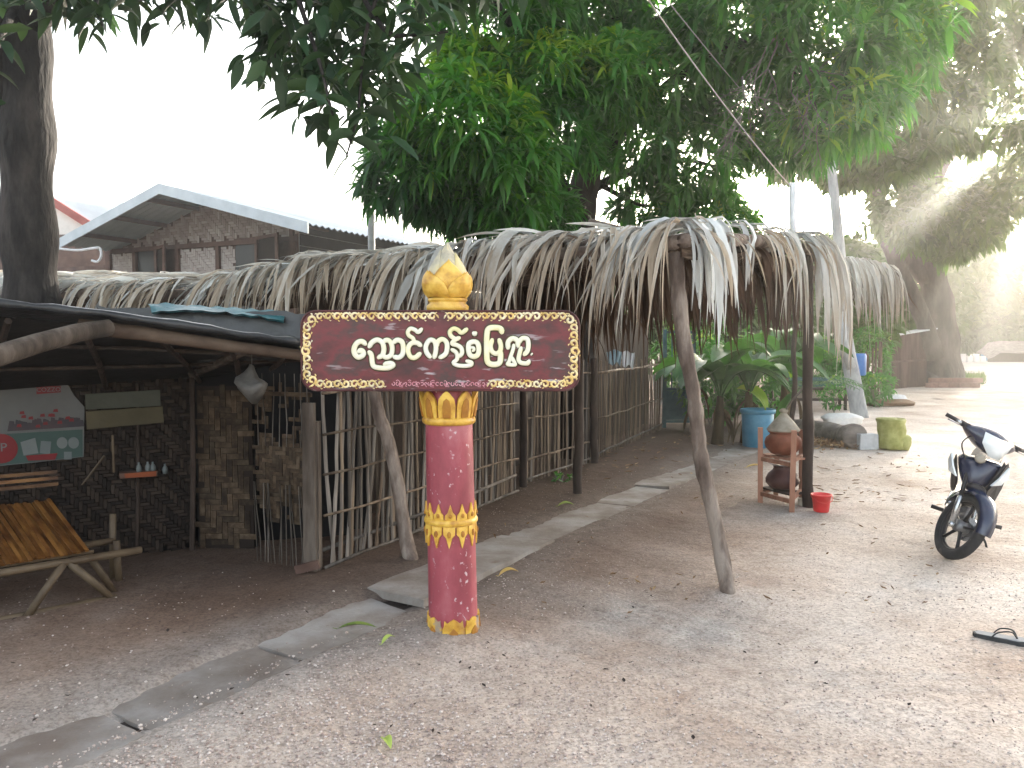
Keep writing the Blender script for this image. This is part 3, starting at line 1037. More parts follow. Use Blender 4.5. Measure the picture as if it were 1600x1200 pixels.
for (a, b, z0, z1) in (w1s, w2s):
    # open shutter, swung out
    mb = MB()
    o1, o2 = hp(a, WY - 0.06, z0), hp(b, WY - 0.30, z0)
    d = (o2 - o1)
    for (p, q) in ((0.0, 0.12), (0.88, 1.0)):
        mb.bar(o1 + d * ((p + q) / 2), o1 + d * ((p + q) / 2) + V(0, 0, z1 - z0), 0.06, 0.04, up=hn)
    mb.bar(o1 + V(0, 0, z1 - z0), o2 + V(0, 0, z1 - z0), 0.04, 0.06)
    sh = part('shutter', mb, M['wood_brown'], house)
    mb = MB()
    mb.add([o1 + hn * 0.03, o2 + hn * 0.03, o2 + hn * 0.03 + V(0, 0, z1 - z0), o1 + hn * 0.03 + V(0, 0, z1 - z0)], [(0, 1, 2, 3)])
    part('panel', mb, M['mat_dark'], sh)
# side wall under the right eave (dark weatherboards)
mb = MB()
for k in range(16):
    z = 1.5 + k * 0.23
    if z > roof_z(wx1) - 0.02:
        break
    mb.bar(hp(wx1 + 0.02, WY + 0.05, z), hp(wx1 + 0.02, DEP - 0.2, z), 0.03, 0.215)
part('side_wall', mb, M['dark_boards'], house)
mb = MB()
mb.bar(hp(wx0 - 0.02, WY + 0.05, 1.2), hp(wx0 - 0.02, DEP - 0.2, 1.2), 0.04, 4.0)
part('side_wall', mb, M['wood_brown'], house)
# gutter stub hanging under the left eave
mb = MB()
q = [P(88, 388, 15.8), P(120, 391, 15.8), P(145, 388, 15.6), P(156, 388, 15.6), P(158, 400, 15.6), P(152, 409, 15.6), P(143, 407, 15.6)]
mb.tube(curve_pts(q, 4), 0.025, 6)
part('gutter_pipe', mb, M['white_paint'], house)

# lean-to at the left of the house
lt = thing('lean_to', 'dark lean-to wall of planks under the left eave of the house', 'lean-to', hp(-1.5, 1.5, 0))
mb = MB()
mb.bar(hp(-3.8, 1.6, 1.6), hp(wx0 - 0.06, 1.6, 1.6), 0.05, 3.5)
part('wall', mb, M['wood_brown'], lt)
mb = MB()
mb.bar(hp(-3.9, 1.2, 3.0), hp(wx0 - 0.08, 1.2, 3.12), 0.7, 0.05)
part('roof', mb, M['tin_under'], lt)

# neighbour's white roof further back
nb = thing('neighbour_house', 'far white roofed building with a red verge, half hidden behind the left trunk', 'building', P(60, 535, 26) - V(0, 0, P(60, 535, 26).z))
a, b, c, d = P(-60, 300, 24), P(78, 312, 24), P(170, 372, 24), P(-60, 392, 24)
mb = MB()
back = V(3.5, 8, 1.3)
mb.add([a, b, c, d, a + V(0, .3, 0), b + V(0, .3, 0), c + V(0, .3, 0), d + V(0, .3, 0)], [(0, 3, 2, 1), (0, 1, 5, 4), (1, 2, 6, 5), (2, 3, 7, 6)])
part('wall', mb, M['white_wall'], nb)
mb = MB()
e1, e2 = P(78, 308, 23.9), P(172, 368, 23.9)
f1, f2 = e1 + V(5.5, 6, 0.4), e2 + V(6.5, 6, 0.2)
mb.add([e1, e2, f2, f1], [(0, 1, 2, 3)])
mb.add([p + V(0, 0, -0.06) for p in (e1, e2, f2, f1)], [(3, 2, 1, 0)])
part('roof', mb, M['tin'], nb)
mb = MB()
mb.bar(P(76, 311, 23.85), P(174, 373, 23.85), 0.10, 0.22)
part('verge_board', mb, M['red_trim'], nb)
mb = MB()
mb.bar(P(-60, 410, 23.5), P(170, 410, 23.5) , 0.1, 1.6)
part('lower_wall', mb, M['wood_brown'], nb)

# ------------------------------------------------------------------ open stall at the left
E0, E1, E2 = P(-190, 470, 4.05), P(157, 503, 4.7), P(468, 547, 5.35)
B0, B1, B2 = P(-260, 622, 5.15), P(300, 592, 6.35), P(470, 560, 6.0)
stall = thing('market_stall', 'open dark stall with low black roof on a log and woven bamboo walls', 'stall', V(-3.0, 5.6, 0))
# roof sheet
def strip_sheet(pa, pb, n, m_, sag=0.0, thick=0.012, jit=0.004):
    vs, fs = [], []
    for j in range(m_ + 1):
        t = j / m_
        A = pa(t)
        B = pb(t)
        for i in range(n + 1):
            u = i / n
            p = A.lerp(B, u)
            vs.append(p + V(0, 0, -sag * 4 * u * (1 - u) + random.uniform(-jit, jit)))
    k = len(vs)
    vs += [p - V(0, 0, thick) for p in vs]
    W = n + 1
    for j in range(m_):
        for i in range(n):
            a = j * W + i
            fs.append((a, a + W, a + W + 1, a + 1))
            fs.append((k + a, k + a + 1, k + a + W + 1, k + a + W))
    for i in range(n):
        fs.append((i, i + 1, k + i + 1, k + i))
        a = m_ * W + i
        fs.append((a, k + a, k + a + 1, a + 1))
    return vs, fs


def lerp3(a, b, c, t):
    return a.lerp(b, t * 2) if t < 0.5 else b.lerp(c, t * 2 - 1)


up = V(0, 0, 0.035)
vs, fs = strip_sheet(lambda t: lerp3(E0, E1, E2, t) + up + V(0.05, -0.07, 0), lambda t: lerp3(B0, B1, B2, t) + up, 10, 40)
part('roof_sheet', MB().add(vs, fs), M['tarp'], stall, smooth=True)
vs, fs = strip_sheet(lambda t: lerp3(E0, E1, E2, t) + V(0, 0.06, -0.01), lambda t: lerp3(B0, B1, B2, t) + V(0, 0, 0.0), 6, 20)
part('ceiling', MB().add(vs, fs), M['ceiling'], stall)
# rolled black plastic edge over the log
mb = MB()
q = [E0.lerp(E1, i / 12) for i in range(12)] + [E1.lerp(E2, i / 12) for i in range(13)]
mb.tube([p + V(0.04, -0.05, 0.045 + random.uniform(-0.006, 0.006)) for p in q], [0.03 + random.uniform(-0.006, 0.008) for _ in q], 8, flat=0.8)
part('roof_edge', mb, M['tarp'], stall, smooth=True)
mb = MB()
mb.tube([E1 + (E2 - E1) * (i / 10) + V(0, 0, -0.035 + random.uniform(-0.004, 0.004)) for i in range(-1, 11)], [0.048 - 0.001 * i for i in range(12)], 10)
part('eave_pole', mb, M['eave_log'], stall, smooth=True)
mb = MB()
mb.tube([P(170, 512, 4.64), P(120, 520, 4.45), P(60, 536, 4.2), P(-20, 561, 3.9), P(-120, 590, 3.6)], [0.05, 0.052, 0.053, 0.055, 0.055], 10)
part('eave_pole', mb, M['wood_grey'], stall, smooth=True)
for t in (0.08, 0.26, 0.44, 0.62, 0.8, 0.95):
    mb = MB()
    a = lerp3(E0, E1, E2, t) + V(0, 0.05, -0.045)
    b = lerp3(B0, B1, B2, max(0, t - 0.08)) + V(0, 0, -0.04)
    mb.tube([a, a.lerp(b, 0.5) + V(0.02, 0, 0.0), b], 0.02, 6)
    part('rafter', mb, M['pole_dark'], stall)
for t in (0.3, 0.62):
    mb = MB()
    mb.tube([lerp3(E0, E1, E2, s_).lerp(lerp3(B0, B1, B2, s_), t) + V(0, 0, -0.035) for s_ in (0, 0.25, 0.5, 0.75, 1)], 0.014, 6)
    part('batten', mb, M['pole_dark'], stall)
mb = MB()
mb.tube([P(392, 543, 5.3), P(345, 566, 5.7), P(300, 584, 6.1)], 0.032, 8)
part('rafter', mb, M['wood_grey'], stall)
# back wall
WB0, WB1, WB2 = V(-4.6, 5.15, 0), V(-2.50, 6.25, 0), V(-2.02, 6.22, 0)


def wall_back(a, b, h, name='dark_backing', m_=None):
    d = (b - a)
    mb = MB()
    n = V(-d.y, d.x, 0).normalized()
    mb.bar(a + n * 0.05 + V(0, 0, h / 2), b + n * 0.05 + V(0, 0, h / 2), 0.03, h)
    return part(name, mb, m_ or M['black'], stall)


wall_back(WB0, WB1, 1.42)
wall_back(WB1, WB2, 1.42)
wall_back(V(-2.05, 6.42, 0), V(-1.35, 6.55, 0), 1.6)  # added sheets closing bright slits; near-black colour stands for shade
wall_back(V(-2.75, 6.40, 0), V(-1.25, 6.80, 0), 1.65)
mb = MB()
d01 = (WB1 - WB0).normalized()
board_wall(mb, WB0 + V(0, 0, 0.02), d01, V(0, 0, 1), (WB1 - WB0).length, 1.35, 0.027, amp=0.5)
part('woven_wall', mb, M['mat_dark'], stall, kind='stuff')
# poles on the wall
for (u, v0, v1, Y, r) in ((214, 600, 870, 6.05, 0.014), (300, 590, 868, 6.15, 0.02)):
    mb = MB()
    mb.tube([P(u, v0, Y), P(u + 2, (v0 + v1) / 2, Y), P(u, v1, Y)], r, 6)
    part('wall_pole', mb, M['pole_dark'], stall)


def weave_panel(parent, o, du, w, h, cell, name, m_, skip=None, flip=5, zig=False):
    """each visible strip of a herringbone mat is a piece that shares one of two meshes"""
    nrm = du.cross(V(0, 0, 1)).normalized()
    mv = MB().box((0, 0, 0), (cell * 0.92, 0.006, cell * 2.92)).mesh(name)
    mh = MB().box((0, 0, 0), (cell * 2.92, 0.006, cell * 0.92)).mesh(name)
    mv.materials.append(m_)
    mh.materials.append(m_)
    ang = atan2(du.y, du.x)
    off = origin_of(parent)
    nx, ny = int(w / cell), int(h / cell)
    cnt = 0
    for j in range(-2, ny + 2):
        for i in range(-2, nx + 2):
            ii = i if (not zig or (i // flip) % 2 == 0) else 2 * ((i // flip) * flip) - i
            k = (ii + j) % 6
            if k == 0:
                cx, cz, me = i + 0.5, j + 1.5, mv
            elif k == 3:
                cx, cz, me = i + 1.5, j + 0.5, mh
            else:
                continue
            cx *= cell
            cz *= cell
            if cx < cell * 0.4 or cx > w - cell * 0.3 or cz < cell or cz > h - cell or (skip and skip(cx, cz)):
                continue
            p = o + du * cx + V(0, 0, cz) + nrm * (-0.004 + random.uniform(-0.003, 0.003))
            ob = obj(name, me, parent, p - off, (random.uniform(-0.05, 0.05), random.uniform(-0.04, 0.04), ang))
            cnt += 1
            if cnt > 295:
                return


# woven door panel in the middle
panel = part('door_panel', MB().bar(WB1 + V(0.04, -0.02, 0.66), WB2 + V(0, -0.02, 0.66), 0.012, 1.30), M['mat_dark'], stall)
pd = (WB2 - WB1).normalized()
weave_panel(panel, WB1 + V(0.05, -0.04, 0.02), pd, 0.43, 1.3, 0.045, 'strip', M['mat_strip'])
# torn woven screen at the corner
S0, S1 = G(402, 884), G(490, 897)
sdv = (S1 - S0)
sw = sdv.length
sdv.normalize()
screen = part('woven_screen', MB().bar(S0 + V(0, 0, 1.28), S1 + V(0, 0, 1.28), 0.02, 0.03), M['mat_strip'], stall)


def torn(x, z):
    if z < 0.40 + 0.07 * sin(x * 31):
        return True
    if z > 0.95 and (0.13 < x < 0.33) and z < 1.2 and random.random() < 0.75:
        return True
    if z > 0.9 and random.random() < 0.35:
        return True
    return False


weave_panel(screen, S0 + V(0, 0, 0), sdv, sw, 1.36, 0.031, 'strip', M['mat_strip'], skip=torn, flip=4)
slm = []
for k in range(3):
    mb = MB()
    mb.tube([(0, 0, 0), (random.uniform(-.01, .01), 0, 0.2), (random.uniform(-.012, .012), 0.0, 0.42), (0, 0, 0.62)], [0.008, 0.010, 0.010, 0.008], 5, flat=0.4)
    me = mb.mesh('loose_strip')
    me.materials.append(M['bamboo_grey'])
    slm.append(me)
off = origin_of(screen)
for k in range(16):
    p = S0 + sdv * (sw * (k + 0.5) / 16 + random.uniform(-.008, .008)) + V(0, -0.01, 0.01)
    obj('loose_strip', random.choice(slm), screen, p - off, (random.uniform(-0.05, .05), random.uniform(-0.1, 0.1), 0.2))
for k in range(8):
    p = S0 + sdv * (sw * (k + 0.5) / 8) + V(0, -0.005, 0.9)
    obj('loose_strip', random.choice(slm), screen, p - off, (0, random.uniform(-0.04, 0.04), 0.2), (1, 1, 0.85))
# rough board post at the corner
mb = MB()
pb = G(486, 902)
rr = Matrix.Rotation(-0.2, 3, 'Z')
mb.box(pb + V(0, 0, 0.62), (0.095, 0.04, 1.22), rr, taper=0.9)
mb.box(pb + V(0.04, 0.03, 0.55), (0.05, 0.05, 1.1), rr)
part('corner_post', mb, M['wood_grey'], stall)
mb = MB()
mb.box(pb + V(-0.01, -0.06, 0.09), (0.17, 0.03, 0.06), Matrix.Rotation(-0.25, 3, 'Y'))
part('foot_board', mb, M['wood_brown'], stall)
# poster on the wall
def on_wall(u, v, k=0.0):
    """point on the stall's back wall seen at the pixel, k metres in front of it"""
    n = V(d01.y, -d01.x, 0).normalized()
    r = ray(u, v)
    o = V(0, 0, CAM_H)
    t = (WB0 + n * (0.018 + k) - o).dot(n) / r.dot(n)
    return o + r * t


def wall_quad(pts, k, back=0.002):
    mb = MB()
    n = V(d01.y, -d01.x, 0).normalized()
    vs = [on_wall(u, v, k) for u, v in pts]
    m_ = len(vs)
    vs2 = [p - n * back for p in vs]
    mb.add(vs + vs2, [tuple(range(m_)), tuple(reversed(range(m_, 2 * m_)))] + [(i, (i + 1) % m_, m_ + (i + 1) % m_, m_ + i) for i in range(m_)])
    return mb


pc = on_wall(60, 660)
poster = thing('poster', 'torn advertising banner with red emblem and green lower half above the bench', 'banner', pc)
part('sheet', wall_quad([(-130, 612), (98, 602), (106, 601), (116, 618), (132, 636), (131, 714), (60, 722), (-130, 742)], 0.01), M['poster_white'], poster)
part('green_field', wall_quad([(-130, 686), (129, 671), (129, 713), (60, 721), (-130, 739)], 0.0125), M['poster_green'], poster)
mb = MB()
for k in range(26):
    u = 18 + k * 4.3
    w_ = random.uniform(3, 7)
    h_ = random.uniform(3, 10)
    q = wall_quad([(u - w_, 674 - (k * .28)), (u + w_, 673 - k * .28), (u + w_ * 0.6, 667 - h_ - k * .3), (u - w_ * 0.5, 666 - h_ - k * .3)], 0.0140 + 0.0002 * k)
    mb.add(q.v, q.f)
part('skyline_print', mb, M['poster_black'], poster)
mb = MB()
for k in range(13):
    u = 22 + random.uniform(0, 100)
    v = 655 + random.uniform(-10, 14) - u * .05
    q = wall_quad([(u - 4, v + 2), (u + 4, v + 2), (u + 3, v - 3), (u - 3, v - 2)], 0.0200 + 0.0002 * k)
    part('red_print', q, M['poster_red'], poster)
part('header_print', wall_quad([(57, 604), (95, 603), (95, 613), (57, 616)], 0.0135), M['poster_red'], poster)
mb = MB()
q = wall_quad([(2 + 26 * cos(a * pi / 12), 701 + 23 * sin(a * pi / 12)) for a in range(24)], 0.0150)
part('round_print', q, M['poster_red'], poster)
for (pp) in ([(32, 691), (55, 684), (60, 708), (37, 712)], [(64, 689), (80, 690), (78, 710), (62, 708)], [(100, 706), (112, 706), (112, 718), (100, 718)]):
    part('packet_print', wall_quad(pp, 0.0150), M['poster_pale'], poster)
for cu in (97, 115):
    part('badge_print', wall_quad([(cu + 8.5 * cos(a * pi / 8), 692 + 9 * sin(a * pi / 8)) for a in range(16)], 0.0150 if cu == 97 else 0.0165), M['poster_pale'], poster)
part('lower_print', wall_quad([(40, 712), (90, 708), (86, 718), (44, 720)], 0.0165), M['poster_red'], poster)


def text_mesh(name, body, size, ext=0.0006):
    cu = bpy.data.curves.new(name, 'FONT')
    cu.body = body
    cu.size = size
    cu.extrude = ext
    cu.align_x = 'CENTER'
    cu.align_y = 'CENTER'
    t = bpy.data.objects.new(name + '_tmp', cu)
    COL.objects.link(t)
    dg = bpy.context.evaluated_depsgraph_get()
    me = bpy.data.meshes.new_from_object(t.evaluated_get(dg))
    bpy.data.objects.remove(t)
    me.name = name
    return me


wall_ang = atan2(d01.y, d01.x)
for (body, u, v, size, k) in (('VIP', -4, 700, 0.085, 0.0165), ('COZZO', 76, 609, 0.042, 0.0150)):
    me = text_mesh('lettering', body, size)
    me.materials.append(M['poster_pale'])
    p = on_wall(u, v, k)
    obj('lettering', me, poster, p - pc, (pi / 2, 0, wall_ang))

# odds and ends hanging on the wall
sb1 = solo('wall_board', wall_quad([(133, 616), (250, 609), (251, 634), (134, 640)], 0.03, 0.015), M['grey_board'], 'greyish board fixed high on the stall wall, the upper one of two', 'board')
sb2 = solo('wall_board', wall_quad([(134, 643), (254, 635), (256, 660), (136, 671)], 0.03, 0.015), M['yellow_board'], 'yellowish board on the stall wall just below the greyish one', 'board')
shelf = thing('wall_shelf', 'dark shelf ledge with an orange edge on the stall wall beside the door panel', 'shelf', on_wall(220, 745))
part('ledge', wall_quad([(186, 740), (246, 736), (246, 744), (188, 748)], 0.12, 0.11), M['wood_brown'], shelf)
part('orange_edge', wall_quad([(194, 740), (244, 736), (244, 744), (196, 747)], 0.125, 0.004), M['orange'], shelf)
for k, (u, v0, v1, lb) in enumerate(((231, 727, 737, 'middle one of three pale bottles standing together on the orange edged shelf'), (239, 729, 737, 'right one of three pale bottles standing together on the orange edged shelf'), (258, 731, 740, 'lone pale bottle just past the right end of the orange edged shelf'), (217, 728, 738, 'left one of three pale bottles standing together on the orange edged shelf'))):
    a, b = on_wall(u, v1, 0.08), on_wall(u, v0, 0.08)
    mb = MB().lathe([(0.001, 0), (0.018, 0), (0.02, 0.03), (0.016, 0.05), (0.008, 0.06), (0.008, 0.075), (0.001, 0.076)], a, 10)
    solo('small_bottle', mb, M['poster_pale'], lb, 'bottle', smooth=True, group='bottles on the wall shelf')
st = solo('bamboo_stick', MB().tube([on_wall(163, 712, .05), on_wall(128, 758, .05)], 0.008, 6), M['bamboo_pole'], 'thin bamboo stick leaning diagonally on the stall wall', 'stick')
st = solo('bamboo_stick', MB().tube([on_wall(176, 680, .05), on_wall(178, 738, .05)], 0.009, 6), M['bamboo_pole'], 'thin bamboo stick standing upright below the yellowish board', 'stick')

# plastic bag hung under the eave
bp_ = P(393, 548, 5.4)
bag = thing('plastic_bag', 'white plastic bag hanging on a string under the stall eave', 'bag', bp_ - V(0, 0, 0.33))
part('string', MB().tube([bp_, bp_ - V(0, 0, 0.09)], 0.004, 5), M['plastic_bag'], bag)
prof = [(0.012, -0.08), (0.02, -0.11), (0.05, -0.16), (0.10, -0.20), (0.125, -0.235), (0.11, -0.27), (0.07, -0.31), (0.03, -0.335)]
mb = MB().lathe(prof, bp_, 14, wob=lambda a, z: 1 + 0.30 * sin(2 * a + z * 8) + 0.16 * sin(5 * a + z * 30) + 0.08 * sin(11 * a))
mb.v = [(x, y, z + 0.025 * sin(x * 30)) for x, y, z in mb.v]
part('pouch', mb, M['plastic_bag'], bag, smooth=True)

# ------------------------------------------------------------------ bamboo bench
bl = G(0, 978)
br = G(182, 941)
bdir = (br - bl).normalized()
bnr = V(-bdir.y, bdir.x, 0)
bench = thing('bamboo_bench', 'bamboo slatted bench with varnished brown seat inside the stall', 'bench', br)


def bq(x, y, z):
    return br + bdir * x + bnr * y + V(0, 0, z)


mb = MB().tube([bq(-1.6, 0, 0.035), bq(0.0, 0, 0.035)], 0.022, 8)
part('bottom_rail', mb, M['bamboo_pole'], bench, smooth=True)
mb = MB().tube([bq(-1.6, -0.02, 0.315), bq(0.15, -0.02, 0.315)], 0.024, 8)
part('front_rail', mb, M['bamboo_pole'], bench, smooth=True)
mb = MB().tube([bq(-1.6, 0.02, 0.345), bq(-0.12, 0.02, 0.345)], 0.012, 8)
part('front_rail', mb, M['bamboo_pole'], bench, smooth=True)
mb = MB().tube([bq(-1.6, 0.42, 0.30), bq(0.12, 0.42, 0.30)], 0.022, 8)
part('back_rail', mb, M['bamboo_pole'], bench, smooth=True)
for (x0, x1, y0, y1) in ((-0.52, -0.30, -0.03, -0.03), (0.0, -0.27, 0.0, -0.02), (0.04, -0.13, 0.14, 0.1), (-1.25, -1.05, 0, 0), (0.12, 0.11, 0.36, 0.36), (-1.5, -1.5, .42, .42), (-0.75, -0.95, 0.40, 0.40)):
    mb = MB().tube([bq(x0, y0, 0.0), bq((x0 + x1) / 2, (y0 + y1) / 2, 0.16), bq(x1, y1, 0.31)], [0.024, 0.023, 0.024], 8)
    part('leg', mb, M['bamboo_pole'], bench, smooth=True)
mb = MB().tube([bq(0.10, 0.44, 0), bq(0.115, 0.44, 0.48)], 0.022, 8)
part('back_post', mb, M['bamboo_pole'], bench, smooth=True)
mb = MB().tube([bq(-1.4, 0.56, 0), bq(-1.4, 0.56, 0.68)], 0.022, 8)
part('back_post', mb, M['bamboo_pole'], bench, smooth=True)
# slats run front to back, rising to the back
me_s = MB().bar((0, 0, 0), (0, 0.62, 0.24), 0.022, 0.010).mesh('slat')
me_s.materials.append(M['bamboo_bed'])
for k in range(60):
    p = bq(-0.16 - k * 0.0235, 0.0, 0.355)
    ang = atan2(bdir.y, bdir.x)
    obj('slat', me_s, bench, p - br + V(0, 0, random.uniform(-.003, .003)), (random.uniform(-0.01, 0.01), 0, ang + 0.12 + random.uniform(-0.01, 0.01)))
for (z, y) in ((0.71, 0.68), (0.75, 0.69), (0.79, 0.70)):
    mb = MB().bar(bq(-1.6, y, z), bq(-0.16, y, z - 0.02), 0.02, 0.022)
    part('back_slat', mb, M['bamboo_bed'], bench)

# ------------------------------------------------------------------ bamboo fences
slat_meshes = []
for k in range(8):
    mb = MB()
    n = 9
    pts, rad = [], []
    ph = random.uniform(0, 6)
    am = random.uniform(0.004, 0.016)
    for i in range(n):
        t = i / (n - 1)
        pts.append((am * sin(ph + t * 5) + random.uniform(-.003, .003), random.uniform(-.003, .003), t))
        rad.append(0.018 * (1.12 if i % 3 == 0 else 1) * random.uniform(0.92, 1.05))
    mb.tube(pts, rad, 6, flat=0.45, up=(0, 1, 0))
    for m_ in (M['bamboo'], M['bamboo_grey']):
        me = mb.mesh('slat')
        me.materials.append(m_)
        slat_meshes.append(me)


def fence(label, a, b, n, h, rails, lean=0.0, grey=0.5, wide=1.0, jit=0.04, extra=None):
    a, b = Vector(a), Vector(b)
    d = (b - a).normalized()
    nrm = V(d.y, -d.x, 0)
    ang = atan2(d.y, d.x)
    root = thing('bamboo_fence', label, 'fence', (a + b) / 2, group='bamboo fences along the path')
    o = root.location
    for k in range(n):
        t = (k + 0.5) / n
        p = a.lerp(b, t) + V(0, 0, random.uniform(-0.01, 0.05))
        g = random.random() < grey * (1 - t * 0.6)
        me = slat_meshes[random.randrange(8) * 2 + (1 if g else 0)]
        hh = h * random.uniform(0.93, 1.04)
        obj('slat', me, root, p - o + nrm * random.choice((-0.006, 0.012)), (random.gauss(0, 0.01), lean + random.gauss(0, jit), ang), (wide * random.uniform(0.8, 1.25), 1, hh))
    for (z, r_) in rails:
        q = [a.lerp(b, t) + V(0, 0, z + random.uniform(-0.012, 0.012)) + nrm * (0.022 + 0.008 * sin(t * 40)) + (d * (-0.06) if t == 0 else V(0, 0, 0)) for t in [i / 8 for i in range(9)]]
        part('rail', MB().tube(q, r_, 6), M['bamboo_grey'] if z < 0.3 else M['bamboo'], root, smooth=True)
    return root


FA, FB = G(512, 896), G(806, 776)
f1 = fence('bamboo fence nearest the sign, wide grey slats with gaps, beside the stall', FA, FB, 68, 1.42, [(0.06, 0.013), (0.42, 0.010), (0.72, 0.010), (1.0, 0.010), (1.3, 0.012)], lean=0.02, grey=0.95, wide=1.0, jit=0.055)
q0, q1 = G(500, 862) + V(0.0, -0.05, 0), G(812, 742)
part('rail', MB().tube([FA + V(-0.06, -0.05, 0.17), FA.lerp(FB, .5) + V(0.02, -0.05, 0.20), FB + V(0, -0.04, 0.24)], 0.016, 7), M['bamboo_grey'], f1, smooth=True)
FC, FD = G(820, 762), G(924, 726)
f2 = fence('narrow middle bamboo fence between two dark posts', FC, FD, 22, 1.38, [(0.1, 0.012), (0.32, 0.013), (0.78, 0.012), (1.25, 0.012)], grey=0.45, wide=1.0, jit=0.02)
FE, FF = G(932, 722), G(1032, 672)
f3 = fence('far tan bamboo fence with close slats ending near the banana plants', FE, FF, 44, 1.36, [(0.12, 0.016), (0.6, 0.012), (1.24, 0.02)], grey=0.1, wide=0.9, jit=0.012)
# added dark planks behind the fences, standing in for the shade there
backdrop = thing('dark_backdrop', 'added dark plank backdrop standing in for shade behind the bamboo fences', 'wall', V(-0.4, 9.5, 0))
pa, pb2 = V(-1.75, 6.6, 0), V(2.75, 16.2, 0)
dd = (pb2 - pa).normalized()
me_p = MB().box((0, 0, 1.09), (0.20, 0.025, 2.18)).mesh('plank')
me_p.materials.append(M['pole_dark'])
nn = int((pb2 - pa).length / 0.2)
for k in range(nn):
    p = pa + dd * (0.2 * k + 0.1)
    obj('plank', me_p, backdrop, p - backdrop.location + V(0, 0, random.uniform(-.03, .03)), (0, 0, atan2(dd.y, dd.x)))

# ------------------------------------------------------------------ thatched canopy
canopy = thing('thatched_canopy', 'long shade canopy of grey dried palm leaves on crooked poles behind the sign', 'canopy', V(0.4, 7.0, 0))
EDGE = [P(-160, 448, 7.6), P(20, 446, 7.3), P(150, 452, 7.0), P(300, 452, 6.8), P(420, 432, 6.5), P(530, 416, 6.3), P(640, 412, 6.1), P(760, 396, 5.9), P(880, 386, 5.7), P(1000, 376, 5.45), P(1080, 362, 5.25)]
SIDE = [P(1080, 362, 5.25), P(1150, 362, 6.0), P(1215, 368, 7.0), P(1285, 384, 8.3)]
edge_c = curve_pts(EDGE, 6)
side_c = curve_pts(SIDE, 6)


def sample(poly, t):
    L = [0]
    for a, b in zip(poly[:-1], poly[1:]):
        L.append(L[-1] + (b - a).length)
    s_ = t * L[-1]
    for i in range(len(poly) - 1):
        if s_ <= L[i + 1] + 1e-9:
            k = (s_ - L[i]) / (L[i + 1] - L[i])
            return poly[i].lerp(poly[i + 1], k), (poly[i + 1] - poly[i]).normalized()
    return poly[-1], (poly[-1] - poly[-2]).normalized()


# deck: dark mass of leaves laid flat between the front edge and the fence line
mb = MB()
nE = len(edge_c)
vs, fs = [], []
rows = 8
for i, p in enumerate(edge_c):
    t = i / (nE - 1)
    back = V(0.9 + 0.75 * t, 1.3 + 1.7 * t, 0.05 + 0.20 * t)
    for j in range(rows + 1):
        k = j / rows
        vs.append(p + back * k + V(random.uniform(-.02, .02), random.uniform(-.02, .02), -0.06 + 0.05 * sin(k * pi) + random.uniform(-.02, .02)))
k0 = len(vs)
vs += [p - V(0, 0, 0.09 + random.uniform(0, 0.04)) for p in vs]
W = rows + 1
for i in range(nE - 1):
    for j in range(rows):
        a = i * W + j
        fs.append((a, a + W, a + W + 1, a + 1))
        fs.append((k0 + a, k0 + a + 1, k0 + a + W + 1, k0 + a + W))
for i in range(nE - 1):
    a = i * W
    fs.append((a, k0 + a, k0 + a + W, a + W))
    a = i * W + rows
    fs.append((a, a + W, k0 + a + W, k0 + a))
for j in range(rows):
    a = (nE - 1) * W + j
    fs.append((a, k0 + a, k0 + a + 1, a + 1))
part('leaf_deck', MB().add(vs, fs), M['thatch_base'], canopy)
BACK = [edge_c[i] + V(0.9 + 0.75 * (i / (nE - 1)), 1.3 + 1.7 * (i / (nE - 1)), 0.0 + 0.2 * (i / (nE - 1))) for i in range(nE)]


def leaf_strip(mb, p, d, L, w, grav, tint0, tint1, n=8, twist=None):
    """one dried leaf: folded ribbon that follows gravity"""
    d = Vector(d).normalized()
    p = Vector(p)
    side = d.cross(V(0, 0, 1))
    if side.length < 0.1:
        side = V(1, 0, 0)
    side.normalize()
    if twist is None:
        twist = random.uniform(-0.5, 0.5)
    tw_rate = random.uniform(-0.25, 0.25)
    n0 = len(mb.v)
    kink = random.randint(2, n - 1) if random.random() < 0.3 else -1
    curl = V(random.uniform(-0.06, 0.06), random.uniform(-0.06, 0.06), 0)
    for i in range(n + 1):
        t = i / n
        ww = w * (0.55 + 1.2 * t if t < 0.3 else (0.91 * (1 - ((t - 0.3) / 0.7) ** 1.5) + 0.04)) * 0.5
        s_ = Matrix.Rotation(twist + tw_rate * i, 3, d) @ side
        s_ = (s_ - d * s_.dot(d)).normalized()
        nr = s_.cross(d)
        mb.v += [tuple(p - s_ * ww + nr * ww * 0.35), tuple(p), tuple(p + s_ * ww + nr * ww * 0.35)]
        tt = tint0 + (tint1 - tint0) * t
        mb.t += [tt, max(0, tt - 0.10), tt]
        p = p + d * (L / n)
        d = (d + V(0, 0, -grav) + curl).normalized()
        if i == kink:
            d = (d + V(random.gauss(0, .5), random.gauss(0, .4), -0.5)).normalized()
    for i in range(n):
        a = n0 + i * 3
        mb.f.append((a, a + 1, a + 4, a + 3))
        mb.f.append((a + 1, a + 2, a + 5, a + 4))


